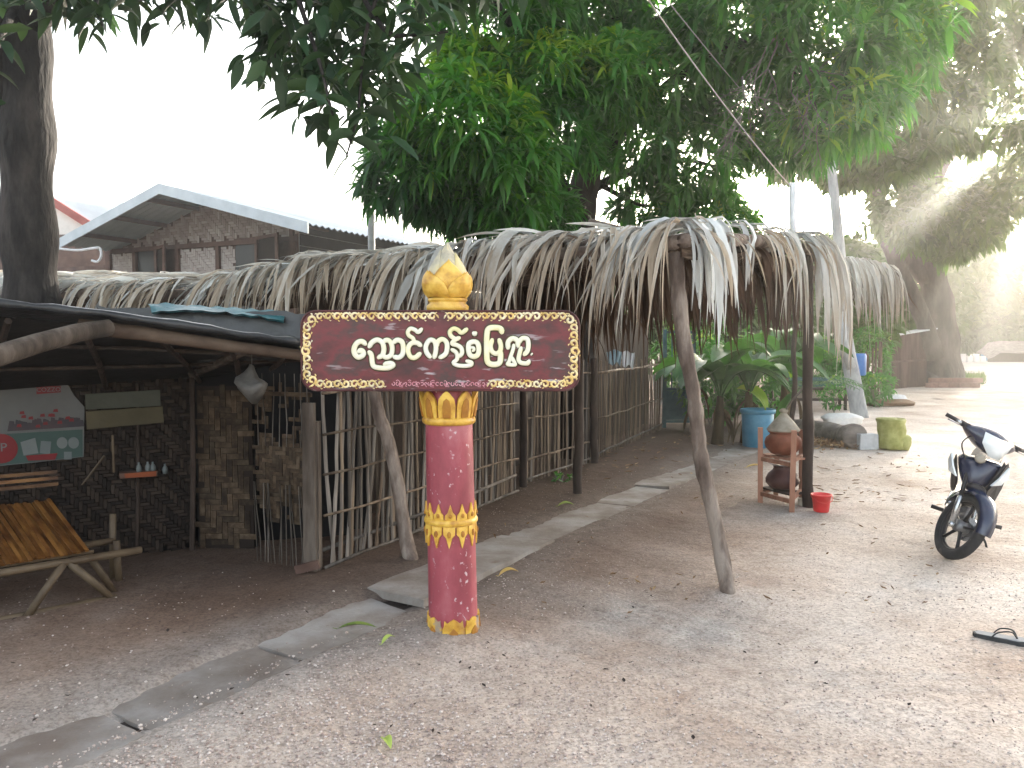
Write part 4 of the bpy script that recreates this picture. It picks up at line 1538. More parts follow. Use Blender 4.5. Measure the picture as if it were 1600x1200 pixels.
def fan(p, out, tang, nleaf, L, spread, upz, grav, tint, w=0.034, sink=0.0, tend=None, indiv=None, stuff=None, bias=0.0):
    for k in range(nleaf):
        a = (k / max(1, nleaf - 1) - 0.5) * spread + random.gauss(0, 0.06)
        d = out * cos(a) + tang * (sin(a) + bias) + V(0, 0, upz + random.uniform(-.1, .1))
        LL = L * (1 - 0.25 * abs(a) / max(0.1, spread)) * random.uniform(0.75, 1.12)
        tn = min(1, max(0, tint + random.gauss(0, 0.12)))
        te = (tn - 0.35 if tend is None else tend) + random.gauss(0, 0.08)
        tgt = indiv if (indiv is not None and len(indiv) < 292) else None
        m1 = MB() if tgt is not None else stuff
        leaf_strip(m1, p + V(random.uniform(-.03, .03), random.uniform(-.03, .03), random.uniform(-.02, .03)), d, LL, w * random.choice((0.35, 0.6, 0.8, 1.0, 1.2, 1.45)) * random.uniform(0.85, 1.15), grav * random.uniform(0.8, 1.25), tn, max(0, te))
        if tgt is not None:
            tgt.append(m1)


random.seed(11)
indiv, stuff_m, brown_m = [], MB(), MB()
# draped fans over the front log (right part, the biggest ones in the picture, are single leaves)
def drape(t, n, L, bias, w, tint, tend, spread=0.7, g=0.28, upz=0.22, back=None, single=True):
    p, tg = sample(edge_c, t)
    out = V(tg.y, -tg.x, 0).normalized()
    fan(p - out * (back if back is not None else random.uniform(0.08, 0.40)) + V(0, 0, 0.05 + random.uniform(-.02, .03)), out, tg, n, L, spread, upz, g, tint, w=w, tend=tend,
        indiv=indiv if single else None, stuff=stuff_m, bias=bias)


def side_drape(t, n, L, bias, w, tint, tend, spread=0.5, g=0.95, upz=-0.05, back=0.16):
    p, tg = sample(side_c, t)
    out = V(tg.y, -tg.x, 0).normalized()
    fan(p - out * back + V(0, 0, 0.08), out, tg, n, L * 1.0, spread, upz, g, tint, w=w, tend=tend, indiv=indiv, stuff=stuff_m, bias=bias)


# the bundles that show largest: the near corner and the right-hand side
for (t, n, L, bias, w, tint, tend) in (
        (0.02, 7, 0.95, 0.1, 0.060, 0.98, 0.75), (0.06, 6, 0.85, -0.2, 0.075, 1.0, 0.85), (0.16, 6, 0.90, -0.7, 0.070, 0.98, 0.8), (0.22, 5, 0.75, -0.5, 0.060, 0.95, 0.75),
        (0.36, 4, 0.8, -0.3, 0.055, 0.9, 0.6), (0.50, 5, 1.1, 0.1, 0.055, 0.75, 0.42), (0.60, 5, 1.35, -0.1, 0.055, 0.7, 0.40), (0.72, 5, 0.7, 0.4, 0.05, 0.8, 0.5),
        (0.82, 7, 1.45, -0.1, 0.065, 0.78, 0.42), (0.88, 9, 1.75, 0.0, 0.070, 0.75, 0.40), (0.95, 9, 1.6, 0.15, 0.070, 0.72, 0.38), (0.99, 7, 1.3, 0.4, 0.06, 0.7, 0.4)):
    side_drape(t, n, L, bias, w, tint, tend, spread=0.45 if L > 1 else 0.7)
nf = 54
for i in range(nf, 0, -1):
    t = (i - random.uniform(0.0, 0.9)) / nf
    right = smooth(0.55, 0.85, t)
    clump = random.random()
    drape(t, random.randint(4, 8), (0.58 + 0.60 * right) * random.uniform(0.65, 1.2), -1.45 + 1.05 * right + random.gauss(0, 0.30), (0.040 + 0.012 * right) * random.uniform(0.8, 1.35),
          0.66 + 0.30 * clump, 0.70 - 0.34 * right, spread=random.uniform(0.45, 1.0), g=0.22 + 0.10 * right + random.uniform(-.04, .06))
for i in range(26):
    t = random.uniform(0.12, 0.80)
    drape(t, random.randint(3, 5), random.uniform(0.45, 0.8), random.gauss(-1.6, 0.3), random.uniform(0.045, 0.07), 1.0, 0.9, spread=0.5, g=0.20, back=random.uniform(0.0, 0.15), single=False)
# a thinner darker layer beneath, ragged
for i in range(80):
    t = 0.30 + 0.70 * random.random()
    drape(t, 4, random.uniform(0.5, 1.05), random.gauss(-0.25, 0.25), 0.034, 0.42, 0.22, g=0.5, upz=0.0, back=-0.02, single=False)
for i in range(26):
    t = 0.40 * random.random()
    drape(t, 4, random.uniform(0.3, 0.6), random.gauss(-0.7, 0.4), 0.034, 0.35, 0.25, g=0.4, upz=0.05, single=False)
for i in range(12):
    p, tg = sample(side_c, random.random())
    out = V(tg.y, -tg.x, 0).normalized()
    fan(p - out * 0.05, out, tg, 3, random.uniform(0.4, 0.8), 0.8, 0.0, 0.5, 0.4, w=0.035, tend=0.25, stuff=stuff_m)
# leaves lying flat on the deck
for i in range(150):
    t = random.random()
    p, tg = sample(edge_c, t)
    bk = V(0.9 + 0.75 * t, 1.3 + 1.7 * t, 0.1 + 0.2 * t)
    k = random.uniform(0.02, 0.6)
    fan(p + bk * k + V(0, 0, 0.05 + 0.03 * sin(k * 3)), V(-0.8, -0.6, 0), V(0.6, -0.8, 0), 5, 0.6, 1.0, 0.10, 0.055, 0.62, w=0.03, tend=0.55, stuff=stuff_m)
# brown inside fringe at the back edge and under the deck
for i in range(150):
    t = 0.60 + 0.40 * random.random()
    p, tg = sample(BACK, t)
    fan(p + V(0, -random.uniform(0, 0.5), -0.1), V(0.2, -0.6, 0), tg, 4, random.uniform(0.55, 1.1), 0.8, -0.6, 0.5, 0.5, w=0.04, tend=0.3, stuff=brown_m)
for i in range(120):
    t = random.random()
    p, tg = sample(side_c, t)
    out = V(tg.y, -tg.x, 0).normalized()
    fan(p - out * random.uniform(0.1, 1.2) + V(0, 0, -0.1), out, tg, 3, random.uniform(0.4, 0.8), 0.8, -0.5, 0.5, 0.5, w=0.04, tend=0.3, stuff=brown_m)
for m1 in indiv:
    part('palm_leaf', m1, M['thatch'], canopy, smooth=True)
part('palm_leaves', stuff_m, M['thatch'], canopy, smooth=True, kind='stuff')
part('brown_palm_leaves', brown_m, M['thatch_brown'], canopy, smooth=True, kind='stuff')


def crooked(name, base, top, r0, r1, m_, parent, knots=6, amp=0.03, seg=12, knob=0.08, mids=None):
    pts = [base] + (mids or [base.lerp(top, (i + 1) / (knots + 1)) + V(random.uniform(-amp, amp), random.uniform(-amp, amp), 0) for i in range(knots)]) + [top]
    q = curve_pts(pts, 4)
    rs = [(r0 + (r1 - r0) * i / (len(q) - 1)) * (1 + random.uniform(-knob, knob)) for i in range(len(q))]
    return part(name, MB().tube(q, rs, seg), m_, parent, smooth=True)


# front log under the drape, and side beam
part('front_log', MB().tube([p + V(0, 0.02, -0.05) for p in edge_c[::3]], [0.05] * len(edge_c[::3]), 10), M['pole_bark'], canopy, smooth=True)
part('side_beam', MB().tube([p + V(-0.05, 0, -0.06) for p in side_c[::3]], [0.05] * len(side_c[::3]), 10), M['pole_bark'], canopy, smooth=True)
for t in (0.3, 0.65, 1.0):
    p, _ = sample(side_c, t)
    q_, _ = sample(BACK, 0.80 + 0.2 * t)
    part('cross_pole', MB().tube([p + V(0, 0, -0.12), q_ + V(-0.3, 0, -0.14)], 0.03, 8), M['pole_dark'], canopy)
pz = P(1056, 395, 5.33)
crooked('post', G(1140, 928) + V(0, 0, -0.05), pz, 0.052, 0.05, M['pole_bark'], canopy, mids=[P(1126, 860, 5.3), P(1112, 790, 5.3), P(1097, 725, 5.32), P(1090, 672, 5.32), P(1083, 610, 5.3), P(1070, 545, 5.3), P(1061, 470, 5.32)], knob=0.13)
crooked('post', G(1263, 792) + V(0, 0, -0.05), P(1263, 390, 8.15), 0.055, 0.048, M['pole_dark'], canopy, amp=0.012)
crooked('post', G(903, 778) + V(0, 0, -0.05), P(905, 470, 8.4), 0.05, 0.045, M['pole_dark'], canopy, amp=0.012)
crooked('post', G(650, 887) + V(0, 0, -0.05), P(578, 560, 5.95), 0.055, 0.045, M['pole_bark'], canopy, mids=[P(636, 850, 5.93), P(622, 760, 5.93), P(607, 690, 5.93), P(590, 640, 5.93)])
crooked('post', G(817, 768) + V(0, 0, -0.05), P(817, 560, 8.9), 0.045, 0.04, M['pole_dark'], canopy, amp=0.01)
crooked('post', G(928, 728) + V(0, 0, -0.05), P(928, 560, 10.6), 0.05, 0.045, M['pole_dark'], canopy, amp=0.01)
# sticks lying on top
part('loose_pole', MB().tube([P(922, 346, 6.6), P(985, 363, 6.3), P(1050, 372, 5.9)], [0.026, 0.03, 0.028], 7), M['pole_bark'], canopy, smooth=True)
part('loose_pole', MB().tube([P(740, 392, 6.2), P(860, 384, 6.0), P(1010, 371, 5.7)], [0.03, 0.035, 0.03], 8), M['pole_bark'], canopy, smooth=True)

# teal tarpaulin and black plastic showing between stall roof and thatch
tar = thing('tarpaulin', 'teal and black plastic sheet tucked under the left end of the thatch', 'tarpaulin', P(320, 500, 6.0))
vs, fs = strip_sheet(lambda t: P(150 + 330 * t, 478 + 12 * t, 5.75), lambda t: P(190 + 290 * t, 560, 5.70), 6, 20, jit=0.015)
part('black_sheet', MB().add(vs, fs), M['tarp'], tar, smooth=True)
vs, fs = strip_sheet(lambda t: P(232 + 215 * t, 473 + 14 * t, 5.85), lambda t: P(238 + 205 * t, 487 + 16 * t - 8 * sin(t * 3), 5.66), 4, 16, jit=0.012)
part('teal_sheet', MB().add(vs, fs), M['tarp_teal'], tar, smooth=True)

# second canopy, further back at the right
can2 = thing('thatched_canopy', 'smaller far canopy of tan dried palm leaves beside the whitewashed pole', 'canopy', V(4.6, 10.8, 0))
E2c = curve_pts([P(1288, 412, 10.3), P(1335, 412, 10.4), P(1392, 424, 10.7)], 6)
ind2, st2, br2 = [], MB(), MB()
for i in range(22):
    t = (i + random.random()) / 22
    p, tg = sample(E2c, t)
    out = V(tg.y, -tg.x, 0).normalized()
    fan(p + V(0, 0.15, 0.06), out, tg, 6, random.uniform(0.6, 1.35), 0.9, 0.0, 0.9, 0.66, w=0.05, tend=0.36, indiv=ind2 if len(ind2) < 120 else None, stuff=st2, bias=random.gauss(-0.1, 0.3))
for i in range(30):
    t = random.random()
    p, tg = sample(E2c, t)
    fan(p + V(0, random.uniform(0.2, 1.4), -0.05), V(0.4, -1, 0), tg, 4, 0.8, 0.8, 0.0, 0.4, 0.5, w=0.04, tend=0.3, stuff=br2)
fan(E2c[-1] + V(-0.1, 0.2, 0), V(1, -0.2, 0), V(0, 1, 0), 9, 0.34, 1.6, 0.1, 0.2, 0.7, w=0.04, stuff=st2)
for m1 in ind2:
    part('palm_leaf', m1, M['thatch'], can2, smooth=True)
part('palm_leaves', st2, M['thatch'], can2, smooth=True, kind='stuff')
part('brown_palm_leaves', br2, M['thatch_brown'], can2, smooth=True, kind='stuff')
vs, fs = strip_sheet(lambda t: sample(E2c, t)[0] + V(0, 0, -0.04), lambda t: sample(E2c, t)[0] + V(0.5, 1.8, 0.0), 6, 10, thick=0.08, jit=0.02)
part('leaf_deck', MB().add(vs, fs), M['thatch_base'], can2)
part('front_log', MB().tube([E2c[0] + V(-0.2, 0, -0.06), E2c[-1] + V(0.06, 0, -0.06)], 0.04, 8), M['pole_bark'], can2)
crooked('post', V(4.2, 11.9, 0), V(4.2, 11.9, 2.6), 0.04, 0.035, M['pole_dark'], can2)

# ------------------------------------------------------------------ the sign on its column
SY = 4.33         # front face of the board
PC = V(-0.335, 4.50, 0)
sign = thing('village_sign', 'dark red village name board with gold scrolls on a red and gold column', 'sign', PC)
TOPX = -0.028     # the column leans a little


def lean(mb, k=TOPX):
    mb.v = [(x + k * (z / 1.6), y, z) for x, y, z in mb.v]
    return mb


def col_r(z):
    return 0.140 - 0.008 * (z / 1.35)


prof = [(0.146, -0.03)] + [(col_r(z / 10), z / 10) for z in range(0, 19)]
mb = MB().lathe(prof, PC, 60, wob=lambda a, z: 1 - 0.014 * abs(sin(5 * a)))
part('column', lean(mb), M['col_red'], sign, smooth=True)


def ring(z, r, t, name='ring'):
    pf = [(r - 0.02 + (t) * 0 + 0.02 * 0 + (0.03 * cos(a) if False else 0) + t * cos(a), z + t * sin(a)) for a in [pi * k / 8 - pi / 2 for k in range(9)]]
    mb = MB().lathe(pf, PC, 48, close=False)
    return part(name, lean(mb), M['gold'], sign, smooth=True)


zc = lambda v: P(700, v, 4.38).z
ring(zc(659), 0.146, 0.025)
ring(zc(818), 0.150, 0.023)


def petal_ring(n, z0, h, outline, r, flare, thick, mat_, name, a0=0.0, inner=None, mat_in=None):
    """carved petals round the column; outline = (angle fraction -1..1, height 0..1) polygon"""
    half = pi / n

    def plate(ol, rr, th, sx=1.0):
        mb = MB()
        m_ = len(ol)
        cx, cy = sum(p[0] for p in ol) / m_, sum(p[1] for p in ol) / m_
        outer, inn = [], []
        for (a, b) in ol:
            ang = a * half * 0.96 * sx
            z = b * h
            R = rr + flare * max(0, b) + th
            outer.append(V(R * sin(ang), -R * cos(ang), z))
            R2 = rr + flare * max(0, b) - 0.012
            inn.append(V(R2 * sin(ang), -R2 * cos(ang), z))
        R = rr + flare * cy + th + 0.004
        ctr = V(R * sin(cx * half), -R * cos(cx * half), cy * h)
        vs = outer + inn + [ctr]
        fs = [(i, (i + 1) % m_, 2 * m_) for i in range(m_)]
        fs += [(i, m_ + i, m_ + (i + 1) % m_, (i + 1) % m_) for i in range(m_)]
        return mb.add(vs, fs)
    me = plate(outline, r, thick).mesh(name)
    me.materials.append(mat_)
    me2 = None
    if inner:
        me2 = plate(inner, r, thick + 0.006, 1.0).mesh('recess')
        me2.materials.append(mat_in)
    for k in range(n):
        off = TOPX * (z0 / 1.6)
        o = obj(name, me, sign, (off, 0, z0), (0, 0, a0 + 2 * pi * k / n))
        if me2:
            obj('recess', me2, o)
    return


arch = [(-0.92, 0), (0.92, 0), (0.95, 0.45), (0.80, 0.75), (0.35, 0.95), (0, 1.06), (-0.35, 0.95), (-0.80, 0.75), (-0.95, 0.45)]
arch_in = [(-0.42, 0.05), (0.42, 0.05), (0.44, 0.45), (0.30, 0.68), (0, 0.78), (-0.30, 0.68), (-0.44, 0.45)]
petal_ring(9, zc(655), 0.150, arch, 0.136, 0.022, 0.010, M['gold'], 'petal', a0=0.0, inner=arch_in, mat_in=M['gold_deep'])
flame = [(-0.95, 0), (0.95, 0), (0.9, 0.35), (0.45, 0.55), (0.25, 0.8), (0, 1.1), (-0.25, 0.8), (-0.45, 0.55), (-0.9, 0.35)]
dot = [(0.28 * cos(a * pi / 4), 0.33 + 0.16 * sin(a * pi / 4)) for a in range(8)]
petal_ring(13, zc(813), 0.082, flame, 0.136, 0.0, 0.008, M['gold'], 'flame', a0=0.05, inner=dot, mat_in=M['gold_deep'])
pend = [(-0.95, 0), (-0.9, -0.42), (-0.45, -0.58), (-0.25, -0.85), (0, -1.12), (0.25, -0.85), (0.45, -0.58), (0.9, -0.42), (0.95, 0)]
dot2 = [(0.30 * cos(a * pi / 4), -0.40 + 0.17 * sin(a * pi / 4)) for a in range(8)]
petal_ring(12, zc(822), 0.110, pend, 0.138, 0.0, 0.008, M['gold'], 'pendant', a0=0.0, inner=dot2, mat_in=M['gold_deep'])
basearch = [(-1.0, 0), (1.0, 0), (1.0, 0.55), (0.86, 0.7), (0.82, 0.92), (0.6, 0.80), (0.3, 0.93), (0, 1.0), (-0.3, 0.93), (-0.6, 0.80), (-0.82, 0.92), (-0.86, 0.7), (-1.0, 0.55)]
base_in = [(-0.42, 0.12), (0.42, 0.12), (0.36, 0.42), (0, 0.62), (-0.36, 0.42)]
petal_ring(7, -0.01, 0.125, basearch, 0.140, 0.0, 0.010, M['gold_dusty'], 'base_petal', a0=0.08, inner=base_in, mat_in=M['gold_deep'])

# board ----------------------------------------------------------
bl_, tr_ = P(471, 611, SY), P(906, 485, SY)
bx0, bz0, bx1, bz1 = bl_.x, bl_.z, tr_.x, tr_.z
BC = V((bx0 + bx1) / 2, SY, (bz0 + bz1) / 2)


def rounded(x0, z0, x1, z1, r, n=8):
    out = []
    for (cx, cz, a0) in ((x1 - r, z0 + r, -pi / 2), (x1 - r, z1 - r, 0), (x0 + r, z1 - r, pi / 2), (x0 + r, z0 + r, pi)):
        for k in range(n + 1):
            a = a0 + (pi / 2) * k / n
            out.append((cx + r * cos(a), cz + r * sin(a)))
    return out


ol = rounded(bx0, bz0, bx1, bz1, 0.085)
m_ = len(ol)
ol_in = rounded(bx0 + 0.006, bz0 + 0.006, bx1 - 0.006, bz1 - 0.006, 0.08)
vs = [V(x, SY, z) for x, z in ol_in] + [V(x, SY + 0.006, z) for x, z in ol] + [V(x, SY + 0.075, z) for x, z in ol]
fs = [tuple(range(m_)), tuple(reversed(range(2 * m_, 3 * m_)))]
for i in range(m_):
    j = (i + 1) % m_
    fs.append((i, m_ + i, m_ + j, j))
    fs.append((m_ + i, 2 * m_ + i, 2 * m_ + j, m_ + j))
board = part('board', MB().add(vs, fs), M['sign_red'], sign)
# thin rim moulding
q = [V(x, SY - 0.002, z) for x, z in rounded(bx0 + 0.004, bz0 + 0.004, bx1 - 0.004, bz1 - 0.004, 0.08)]
mb = MB().tube(q + [q[0]], 0.006, 6, up=(0, 1, 0), cap=False)
part('rim', mb, M['sign_edge'], board, smooth=True)


def S(u, v, k=0.0):
    p = P(u, v, SY)
    return V(p.x, SY - k, p.z)


# border scrolls: curl + leaf, every one a piece
def scroll_mesh(mir):
    pts = []
    for k in range(15):
        a = k / 14 * 1.65 * 2 * pi * 0.62
        r = 0.0165 * (1 - 0.62 * k / 14)
        pts.append((mir * (r * cos(a + 0.4)), 0, r * sin(a + 0.4)))
    mb = MB().tube(pts, [0.0042 + 0.0012 * sin(k / 14 * pi) for k in range(15)], 6, flat=0.6, up=(0, 1, 0))
    mb.tube([(mir * 0.017, 0, 0.006), (mir * 0.022, 0, 0.0), (mir * 0.027, 0, -0.010)], [0.004, 0.0045, 0.002], 5, flat=0.6, up=(0, 1, 0))
    mb.tube([(mir * 0.004, 0, -0.016), (mir * 0.010, 0, -0.020), (mir * 0.014, 0, -0.018)], [0.002, 0.003, 0.001], 5, flat=0.6, up=(0, 1, 0))
    mb.tube([(mir * 0.012, 0, 0.013), (mir * 0.018, 0, 0.017), (mir * 0.022, 0, 0.015)], [0.002, 0.003, 0.001], 5, flat=0.6, up=(0, 1, 0))
    mb.tube([(mir * -0.013, 0, 0.010), (mir * -0.020, 0, 0.013), (mir * -0.025, 0, 0.009)], [0.003, 0.0035, 0.0015], 5, flat=0.6, up=(0, 1, 0))
    me = mb.mesh('scroll', True)
    me.materials.append(M['scroll'])
    return me


sL, sR = scroll_mesh(1), scroll_mesh(-1)
BO = origin_of(board)


def put_scroll(p, ang, right, sc=1.0):
    obj('scroll', sR if right else sL, board, p - BO, (0, ang, 0), (sc, sc, sc))


for row, v in ((0, 494.5), (1, 600)):
    n = 29
    for k in range(n):
        u = 500 + (879 - 500) * k / (n - 1)
        if row == 1 and 608 < u < 768:
            continue
        if abs(u - 690) < 4 and row == 0:
            continue
        put_scroll(S(u, v - 0.4 * (k % 2), 0.004), random.uniform(-0.12, 0.12) + (pi if row == 1 and k % 2 else 0), u > 690, random.uniform(1.12, 1.28))
for side, u in ((0, 480.5), (1, 896)):
    for k in range(7):
        v = 512 + (585 - 512) * k / 6
        put_scroll(S(u - (2 if k == 3 else 0) * (1 if side == 0 else -1), v, 0.004), (pi / 2 if side else -pi / 2) + random.uniform(-.2, .2), k > 3, 1.3 if k != 3 else 1.5)
for (u, v) in ((487, 500), (890, 500), (488, 594), (889, 595)):
    put_scroll(S(u, v, 0.004), random.uniform(0, 3), u > 700, 1.4)


# lettering: hand drawn strokes of the painted relief characters
def z3(x, y):
    return 520 + x / 4.706, 480 + y / 4.706


def z7(x, y):
    return 460 + x / 6.154, 470 + y / 6.154


GL = [
    [(z3, [(240, 270), (215, 252), (182, 262), (160, 298), (160, 338), (184, 366), (214, 360), (228, 338), (212, 318), (192, 326)], 17)],
    [(z7, [(722, 440), (750, 398), (800, 376), (845, 402), (862, 460), (850, 520), (812, 545)], 21),
     (z7, [(722, 492), (742, 525), (750, 590), (768, 632), (830, 646), (905, 645), (950, 620), (925, 600), (870, 610)], 21),
     (z7, [(862, 386), (898, 378), (930, 405), (942, 460), (930, 520), (888, 545), (855, 528)], 20)],
    [(z7, [(955, 400), (990, 378), (1032, 392), (1048, 440), (1042, 510), (1005, 545), (962, 540)], 21)],
    [(z7, [(1215, 430), (1180, 405), (1130, 408), (1098, 445), (1098, 500), (1122, 542), (1165, 545), (1208, 508)], 20),
     (z7, [(1155, 400), (1140, 360), (1104, 335), (1092, 300), (1118, 268), (1160, 280), (1192, 302), (1224, 272)], 17)],
    [(z7, [(1305, 540), (1272, 495), (1266, 435), (1300, 380), (1345, 388), (1362, 440), (1358, 500), (1345, 545)], 20),
     (z7, [(1366, 440), (1382, 392), (1422, 370), (1460, 395), (1470, 440), (1460, 500), (1432, 530), (1402, 545)], 20)],
    [(z3, [(905, 238), (870, 212), (862, 180), (888, 158), (918, 166), (948, 188), (985, 162)], 14),
     (z3, [(930, 225), (898, 242), (878, 268), (915, 280), (945, 302), (950, 338), (930, 362)], 14),
     (z3, [(876, 312), (902, 328), (915, 352), (912, 385), (888, 408), (912, 426), (962, 432), (1012, 426), (1020, 408), (985, 396)], 13)],
    [(z3, [(1040, 250), (1003, 268), (998, 312), (1010, 352), (1042, 364), (1068, 346), (1074, 305), (1064, 266), (1036, 250)], 16),
     (z3, [(1018, 296), (1034, 298), (1040, 312), (1030, 322)], 9)],
    [(z3, [(1036, 190), (1043, 196), (1050, 190)], 15)],
    [(z3, [(1243, 185), (1232, 158), (1188, 150), (1148, 158), (1134, 195), (1132, 300), (1136, 392), (1160, 418), (1204, 420), (1230, 400), (1234, 330)], 18),
     (z3, [(1172, 240), (1160, 285), (1170, 325), (1200, 342), (1228, 325), (1236, 285), (1224, 240)], 15)],
    [(z3, [(1288, 300), (1290, 255), (1322, 230), (1356, 246), (1362, 285)], 16),
     (z3, [(1330, 278), (1326, 310), (1312, 350), (1296, 400), (1286, 420), (1335, 424), (1338, 412), (1314, 366)], 12),
     (z3, [(1366, 262), (1392, 230), (1428, 234), (1438, 275), (1430, 322), (1408, 348)], 15),
     (z3, [(1384, 300), (1372, 345), (1366, 388), (1388, 410), (1430, 412), (1442, 396)], 14)],
    [(z3, [(1458, 350), (1466, 340)], 6)],
]
for gl in GL:
    mbf, mbo = MB(), MB()
    for (fn, pts, hw) in gl:
        sc = 4.706 if fn is z3 else 6.154
        wpx = hw / sc
        wm = wpx / 1250 * SY
        wm *= 1.18
        q = curve_pts([S(*fn(x, y), 0.006) for x, y in pts], 5)
        n = len(q)
        rs = [wm * (0.80 if i in (0, n - 1) else 1.0) for i in range(n)]
        # rounded ends
        d0 = (q[0] - q[1]).normalized()
        d1 = (q[-1] - q[-2]).normalized()
        q = [q[0] + d0 * wm * 0.7, q[0] + d0 * wm * 0.4] + q + [q[-1] + d1 * wm * 0.4, q[-1] + d1 * wm * 0.7]
        rs = [wm * 0.25, wm * 0.65] + rs + [wm * 0.65, wm * 0.25]
        mbf.tube(q, rs, 8, flat=0.35, up=(0, 1, 0))
        q2 = [V(p.x, SY - 0.0012, p.z) for p in q]
        mbo.tube(q2, [r + 0.0055 for r in rs], 8, flat=0.12, up=(0, 1, 0))
    lt_ = part('letter', mbf, M['letter'], board, smooth=True)
    part('letter_outline', mbo, M['letter_out'], lt_, smooth=True)
# faint small line of pink lettering along the bottom
random.seed(5)
u = 612
k = 0
while u < 763:
    w_ = random.uniform(4.5, 6.5)
    mb = MB()
    cx, cy, r_ = u + w_ / 2, 599.5 + 0.004 * (u - 600), w_ * 0.40
    op = random.uniform(0, 6.28)
    q = [S(cx + r_ * cos(op + a * 0.62), cy + r_ * 1.15 * sin(op + a * 0.62), 0.003) for a in range(9)]
    mb.tube(q, 0.0026, 5, flat=0.5, up=(0, 1, 0))
    if k % 3 == 1:
        mb.tube([S(cx - r_, cy - r_ - 2.2, .003), S(cx, cy - r_ - 3.6, .003), S(cx + r_, cy - r_ - 2.0, .003)], 0.0023, 5, flat=0.5, up=(0, 1, 0))
    if k % 4 == 2:
        mb.tube([S(cx - r_ - 1, cy - r_ - 2, .003), S(cx - r_ - 1, cy + r_ + 2, .003), S(cx + r_ * 0.6, cy + r_ + 2.4, .003)], 0.0023, 5, flat=0.5, up=(0, 1, 0))
    if k % 5 == 3:
        mb.tube([S(cx, cy + r_ + 1, .003), S(cx + 1.5, cy + r_ + 3, .003)], 0.0023, 5, flat=0.5, up=(0, 1, 0))
    part('small_letter', mb, M['pink_text'], board)
    u += w_ + 0.6
    k += 1

# finial: lotus bud ------------------------------------------------
FX = P(699, 470, 4.45)
fz0 = FX.z
FC_ = V(FX.x, 4.47, fz0)
mb = MB().lathe([(0.115, -0.06), (0.118, -0.03), (0.10, -0.012), (0.105, -0.004), (0.112, 0.004), (0.105, 0.012), (0.092, 0.018), (0.088, 0.03)], FC_, 36)
part('finial_base', mb, M['gold'], sign, smooth=True)
prof = [(0.086, 0.02), (0.112, 0.05), (0.120, 0.09), (0.112, 0.14), (0.090, 0.19), (0.060, 0.235), (0.035, 0.27), (0.018, 0.30), (0.004, 0.325)]
mb = MB().lathe(prof, FC_, 30)
bud = part('bud', mb, M['gold_pale'], sign, smooth=True)


def bud_r(z):
    for (r0, z0), (r1, z1) in zip(prof[:-1], prof[1:]):
        if z0 <= z <= z1:
            return r0 + (r1 - r0) * (z - z0) / (z1 - z0)
    return prof[-1][0] if z > prof[-1][1] else prof[0][0]


def bud_petal(a0, z0, z1, half, off, m_, flare=0.012, shape=1.0):
    nu, nv = 10, 12
    vs, fs = [], []
    for j in range(nv + 1):
        s_ = j / nv
        z = z0 + (z1 - z0) * s_
        wd = half * (1 - s_ ** 2.4) ** 0.8
        for i in range(nu + 1):
            t = -1 + 2 * i / nu
            a = a0 + t * wd
            R = bud_r(z) + off * (1 - 0.3 * abs(t) ** 3) + flare * s_ * s_ + 0.006
            zz = z - 0.012 * abs(t) ** 2
            vs.append(V(FC_.x + R * sin(a), FC_.y - R * cos(a), FC_.z + zz))
    n = len(vs)
    vs += [V(p.x + (FC_.x - p.x) * 0.10, p.y + (FC_.y - p.y) * 0.10, p.z) for p in vs]
    W = nu + 1
    for j in range(nv):
        for i in range(nu):
            a = j * W + i
            fs.append((a, a + 1, a + W + 1, a + W))
            fs.append((n + a, n + a + W, n + a + W + 1, n + a + 1))
    for j in range(nv):
        a = j * W
        fs.append((a, a + W, n + a + W, n + a))
        a = j * W + nu
        fs.append((a, n + a, n + a + W, a + W))
    part('bud_petal', MB().add(vs, fs), m_, sign, smooth=True)


bud_petal(0.15, 0.03, 0.225, 0.95, 0.005, M['gold'])
bud_petal(-0.85, 0.02, 0.165, 0.98, 0.017, M['gold'], shape=1)
bud_petal(0.95, 0.02, 0.158, 0.92, 0.014, M['gold'])
bud_petal(-0.95, 0.06, 0.285, 0.75, 0.0, M['gold_pale'])
bud_petal(1.05, 0.06, 0.270, 0.75, 0.0, M['gold_pale'])
bud_petal(2.2, 0.02, 0.17, 1.0, 0.014, M['gold'])
bud_petal(-2.3, 0.02, 0.17, 1.0, 0.017, M['gold'])
bud_petal(0.0, 0.12, 0.335, 0.8, -0.004, M['gold_pale'], flare=0.004)

# ------------------------------------------------------------------ water pot stand
L1, L2, L3, L4 = G(1188, 786), G(1237, 800), G(1252, 786), G(1212, 776)
ws_ = thing('pot_stand', 'rough reddish wooden stand holding two clay water pots beside the dark post', 'stand', (L1 + L2 + L3 + L4) / 4)
tz = 0.74
for k, (p, h_) in enumerate(((L1, 0.78), (L2, 0.80), (L3, 0.76), (L4, 0.74))):
    mb = MB()
    mb.bar(p + V(0, 0, -0.02), p + V(0.01 * (1 if k % 2 else -1), 0.005, h_), 0.05, 0.045, up=(0.3, 1, 0))
    part('leg', mb, M['stand_wood'], ws_)
for (a, b, z) in ((L1, L2, 0.46), (L2, L3, 0.50), (L3, L4, 0.46), (L4, L1, 0.46), (L1, L2, 0.10), (L2, L3, 0.13), (L4, L1, 0.10), (L3, L4, 0.10)):
    part('rail', MB().bar(a + V(0, 0, z), b + V(0, 0, z), 0.03, 0.04), M['stand_wood'], ws_)
part('shelf_board', MB().bar((L1 + L4) / 2 + V(0, 0, 0.135), (L2 + L3) / 2 + V(0, 0, 0.135), 0.20, 0.02), M['pole_dark'], ws_)
part('shelf_board', MB().bar((L1 + L4) / 2 + V(0, 0, 0.485), (L2 + L3) / 2 + V(0, 0, 0.485), 0.22, 0.02), M['stand_wood'], ws_)
pc1 = (L1 + L2 + L3 + L4) / 4
